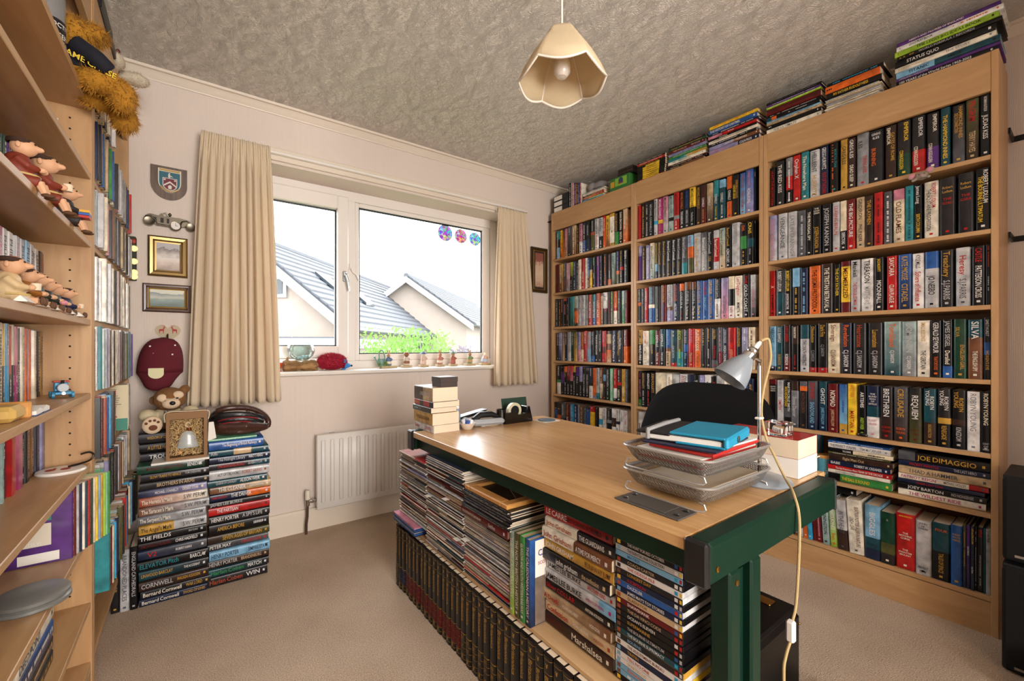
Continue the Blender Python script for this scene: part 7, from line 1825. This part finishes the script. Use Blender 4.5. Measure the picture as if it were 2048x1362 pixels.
bk_ = thing('bread_ornament', 'small yellow loaf-shaped ornament at the left end of the middle shelf', 'ornament', (-.30, 1.21, ZM)); MB().box((-.33, 1.18, ZM+.001), (-.265, 1.25, ZM+.03), bev=.008).build('loaf', M('loaf', 'cba55a', .6), bk_, True); MB().box((-.335, 1.25, ZM), (-.26, 1.262, ZM+.033), bev=.003).build('end_board', 'pine', bk_)
wd_ = thing('wall_hook', 'round white hook plaque with red pattern lying on the left shelf', 'wall hook', (-.30, 1.735, SL[5]))
MB().lathe([(.05, 0), (.052, .003), (.05, .008), (.002, .0085)], 32, (-.302, 1.735, SL[5]+.0003)).build('plaque_disc', 'white_gloss', wd_, True); MB().tube(smooth_path([Vector((-.29, 1.75, SL[5]+.011)), Vector((-.27, 1.765, SL[5]+.012)), Vector((-.25, 1.785, SL[5]+.016)), Vector((-.243, 1.79, SL[5]+.03)), Vector((-.252, 1.785, SL[5]+.04)), Vector((-.268, 1.775, SL[5]+.038))]), .0028, 8).build('hook', 'old_bronze', wd_, True)
m = MB()
for dx in (-.018, .012): m.ell((-.305+dx, 1.735, SL[5]+.009), (.011, .014, .0006)); m.ell((-.305+dx+.006, 1.752, SL[5]+.009), (.004, .006, .0006))
m.build('red_pattern', 'deer_red', wd_)
rb_ = thing('round_base', 'round grey metal display base on the lower left shelf', 'display base', (-.275, 1.385, SL[6]))
MB().lathe([(.06, 0), (.063, .003), (.063, .009), (.058, .012), (.061, .015), (.062, .022), (.055, .026), (.002, .027)], 40, (-.287, 1.385, SL[6]+.0003)).build('disc', M('base_grey', '7f7f7b', .35, .3), rb_, True)
lying("""30 k|E:~
32 K~b|W1-6:~
30 W|A1-8:DEED POINT""", (0, 0, 0), 'y', .2, .14, 1, 'x', 'x') if False else None
z = SL[7]
for i, (sp, w) in enumerate((('k|Y:~', .035), ('N|e:~', .035), ('K~b|W:~', .04), ('W|A1-8:DEED POINT', .04))):
    book(sp, w-.001, .3, .15, Matrix(((-1, 0, 0, -.285), (0, 0, -1, 1.53), (0, -1, 0, z+w/2), (0, 0, 0, 1))), '%s hardback lying %s from bottom on the lowest left shelf in view' % (cname(sp)[0], ordn(i+1)), 'hardbacks lying on the lowest left shelf'); z += w
# on top of the left bookcases
gbx = thing('box_game', 'dark green flat box on top of the left bookcase', 'box', (-.36, 2.08, 2.221)); MB().box((-.52, 1.90, 2.255), (-.255, 2.28, 2.32), bev=.002).build('lid', M('game_green', '12351f', .4), gbx); MB().box((-.515, 1.905, 2.30), (-.26, 2.275, 2.335), bev=.002).build('printed_top', 'stapler_grey', gbx)
kb = tag(MB().box((-.5, 1.95, 2.2205), (-.245, 2.28, 2.254), bev=.004).build('black_box', 'label_black', loc=(-.37, 2.1, 2.2205)), 'flat black case under the dark green box on the left bookcase', 'case')
wp = thing('plush_dog', 'shaggy white plush dog lying on top of the left bookcase', 'soft toy', (-.3, 2.42, 2.22)); M('white_fur', 'c9bba4', .95, bump=1, bscale=180, nz=.2, nscale=50)
pts = [((-.30, 2.40, 2.285), (.05, .06, .05)), ((-.265, 2.37, 2.262), (.04, .05, .034)), ((-.33, 2.50, 2.275), (.07, .09, .05)), ((-.215, 2.46, 2.25), (.06, .032, .026)), ((-.2, 2.46, 2.25), (.045, .034, .028))]
m = MB()
for c, r_ in pts: m.ell(c, r_)
o = m.build('body', 'white_fur', wp); remesh(o, .006, 3)
m = MB()
for i in range(1500):
    c, r_ = R.choice(pts); a = R.uniform(0, 2*PI); u = R.uniform(-1, 1); s_ = math.sqrt(1-u*u); n_ = Vector((s_*math.cos(a), s_*math.sin(a), u)); p = Vector(c)+Vector((n_.x*r_[0], n_.y*r_[1], n_.z*r_[2]))*.97; d_ = (n_+Vector((R.uniform(-.6, .6), R.uniform(-.6, .6), R.uniform(-.6, .6)))).normalized()*R.uniform(.006, .012); o1 = d_.orthogonal().normalized()*.001; m.add([p+o1, p-o1, p+d_], [(0, 1, 2)])
o = m.build('fur', 'white_fur', wp); o['kind'] = 'stuff'
MB().ell((-.25, 2.375, 2.295), (.01, .016, .02)).build('ear', M('ear_brown', '5a2a20', .9), wp, True)
# mouse and beetle on the nearest bookcase
ms = thing('plush_mouse', 'small grey plush mouse with pink ears peeping over the second shelf books', 'soft toy', (2.43, .423, 1.785)); M('mouse_grey', '9b8d80', .95, bump=.5, bscale=400); M('ear_pink', 'c9808c', .8)
m = MB(); m.ell((2.41, .423, 1.80), (.02, .02, .017)); m.ell((2.394, .418, 1.795), (.014, .011, .01)); m.tube([(2.403, .405, 1.79), (2.39, .397, 1.787)], .006, 8); m.tube([(2.405, .44, 1.79), (2.39, .448, 1.782)], .006, 8); o = m.build('body', 'mouse_grey', ms); remesh(o, .003, 3)
for y_, z_ in ((.398, 1.818), (.452, 1.806)):
    e_ = MB().ell((2.408, y_, z_), (.004, .014, .013)).build('ear', 'mouse_grey', ms, True); MB().ell((2.405, y_, z_), (.003, .010, .0095)).build('ear_lining', 'ear_pink', e_, True)
for y_ in (.412, .428): MB().ell((2.392, y_, 1.803), .0025).build('eye', 'black_plastic', ms, True)
MB().ell((2.3805, .418, 1.796), .003).build('nose', 'ear_pink', ms, True)
bt = thing('polished_pebble', 'small dark polished pebble on the fifth shelf edge', 'pebble', (2.44, .63, .69)); MB().ell((2.44, .627, .6985), (.008, .02, .0082)).build('stone', 'gloss_black', bt, True)
for q_ in ms.children: q_.location.x -= .002
# railway book front cover
bpy.context.view_layer.update()
for o in list(COL.objects):
    if o.name.startswith('hardback_book') and o.get('label', '').startswith('blue railway history'):
        y_ = .9575; m = MB().box((.79, y_-.0004, BZ+.004), (.96, y_+.0002, BZ+.246)); q_ = m.build('cover_paper', 'white_pages', o, local=True); q_.matrix_parent_inverse = o.matrix_basis.inverted()
        q_ = MB().box((.79, y_-.0008, BZ+.004), (.96, y_-.0004, BZ+.14)).build('cover_photograph', M('sepia', '6f5f52', .5, nz=.6, nscale=45), o, local=True); q_.matrix_parent_inverse = o.matrix_basis.inverted()
        m = MB(); m.text('CALEDONIAN', (.80, y_-.001, BZ+.2), (1, 0, 0), (0, 0, 1), .018, .15); q_ = m.build('cover_title', 'letter_navy', o, local=True); q_.matrix_parent_inverse = o.matrix_basis.inverted()
        m = MB(); m.text("SCOTLAND'S LINE", (.80, y_-.001, BZ+.175), (1, 0, 0), (0, 0, 1), .009, .12); q_ = m.build('cover_subtitle', 'deer_red', o, local=True); q_.matrix_parent_inverse = o.matrix_basis.inverted()
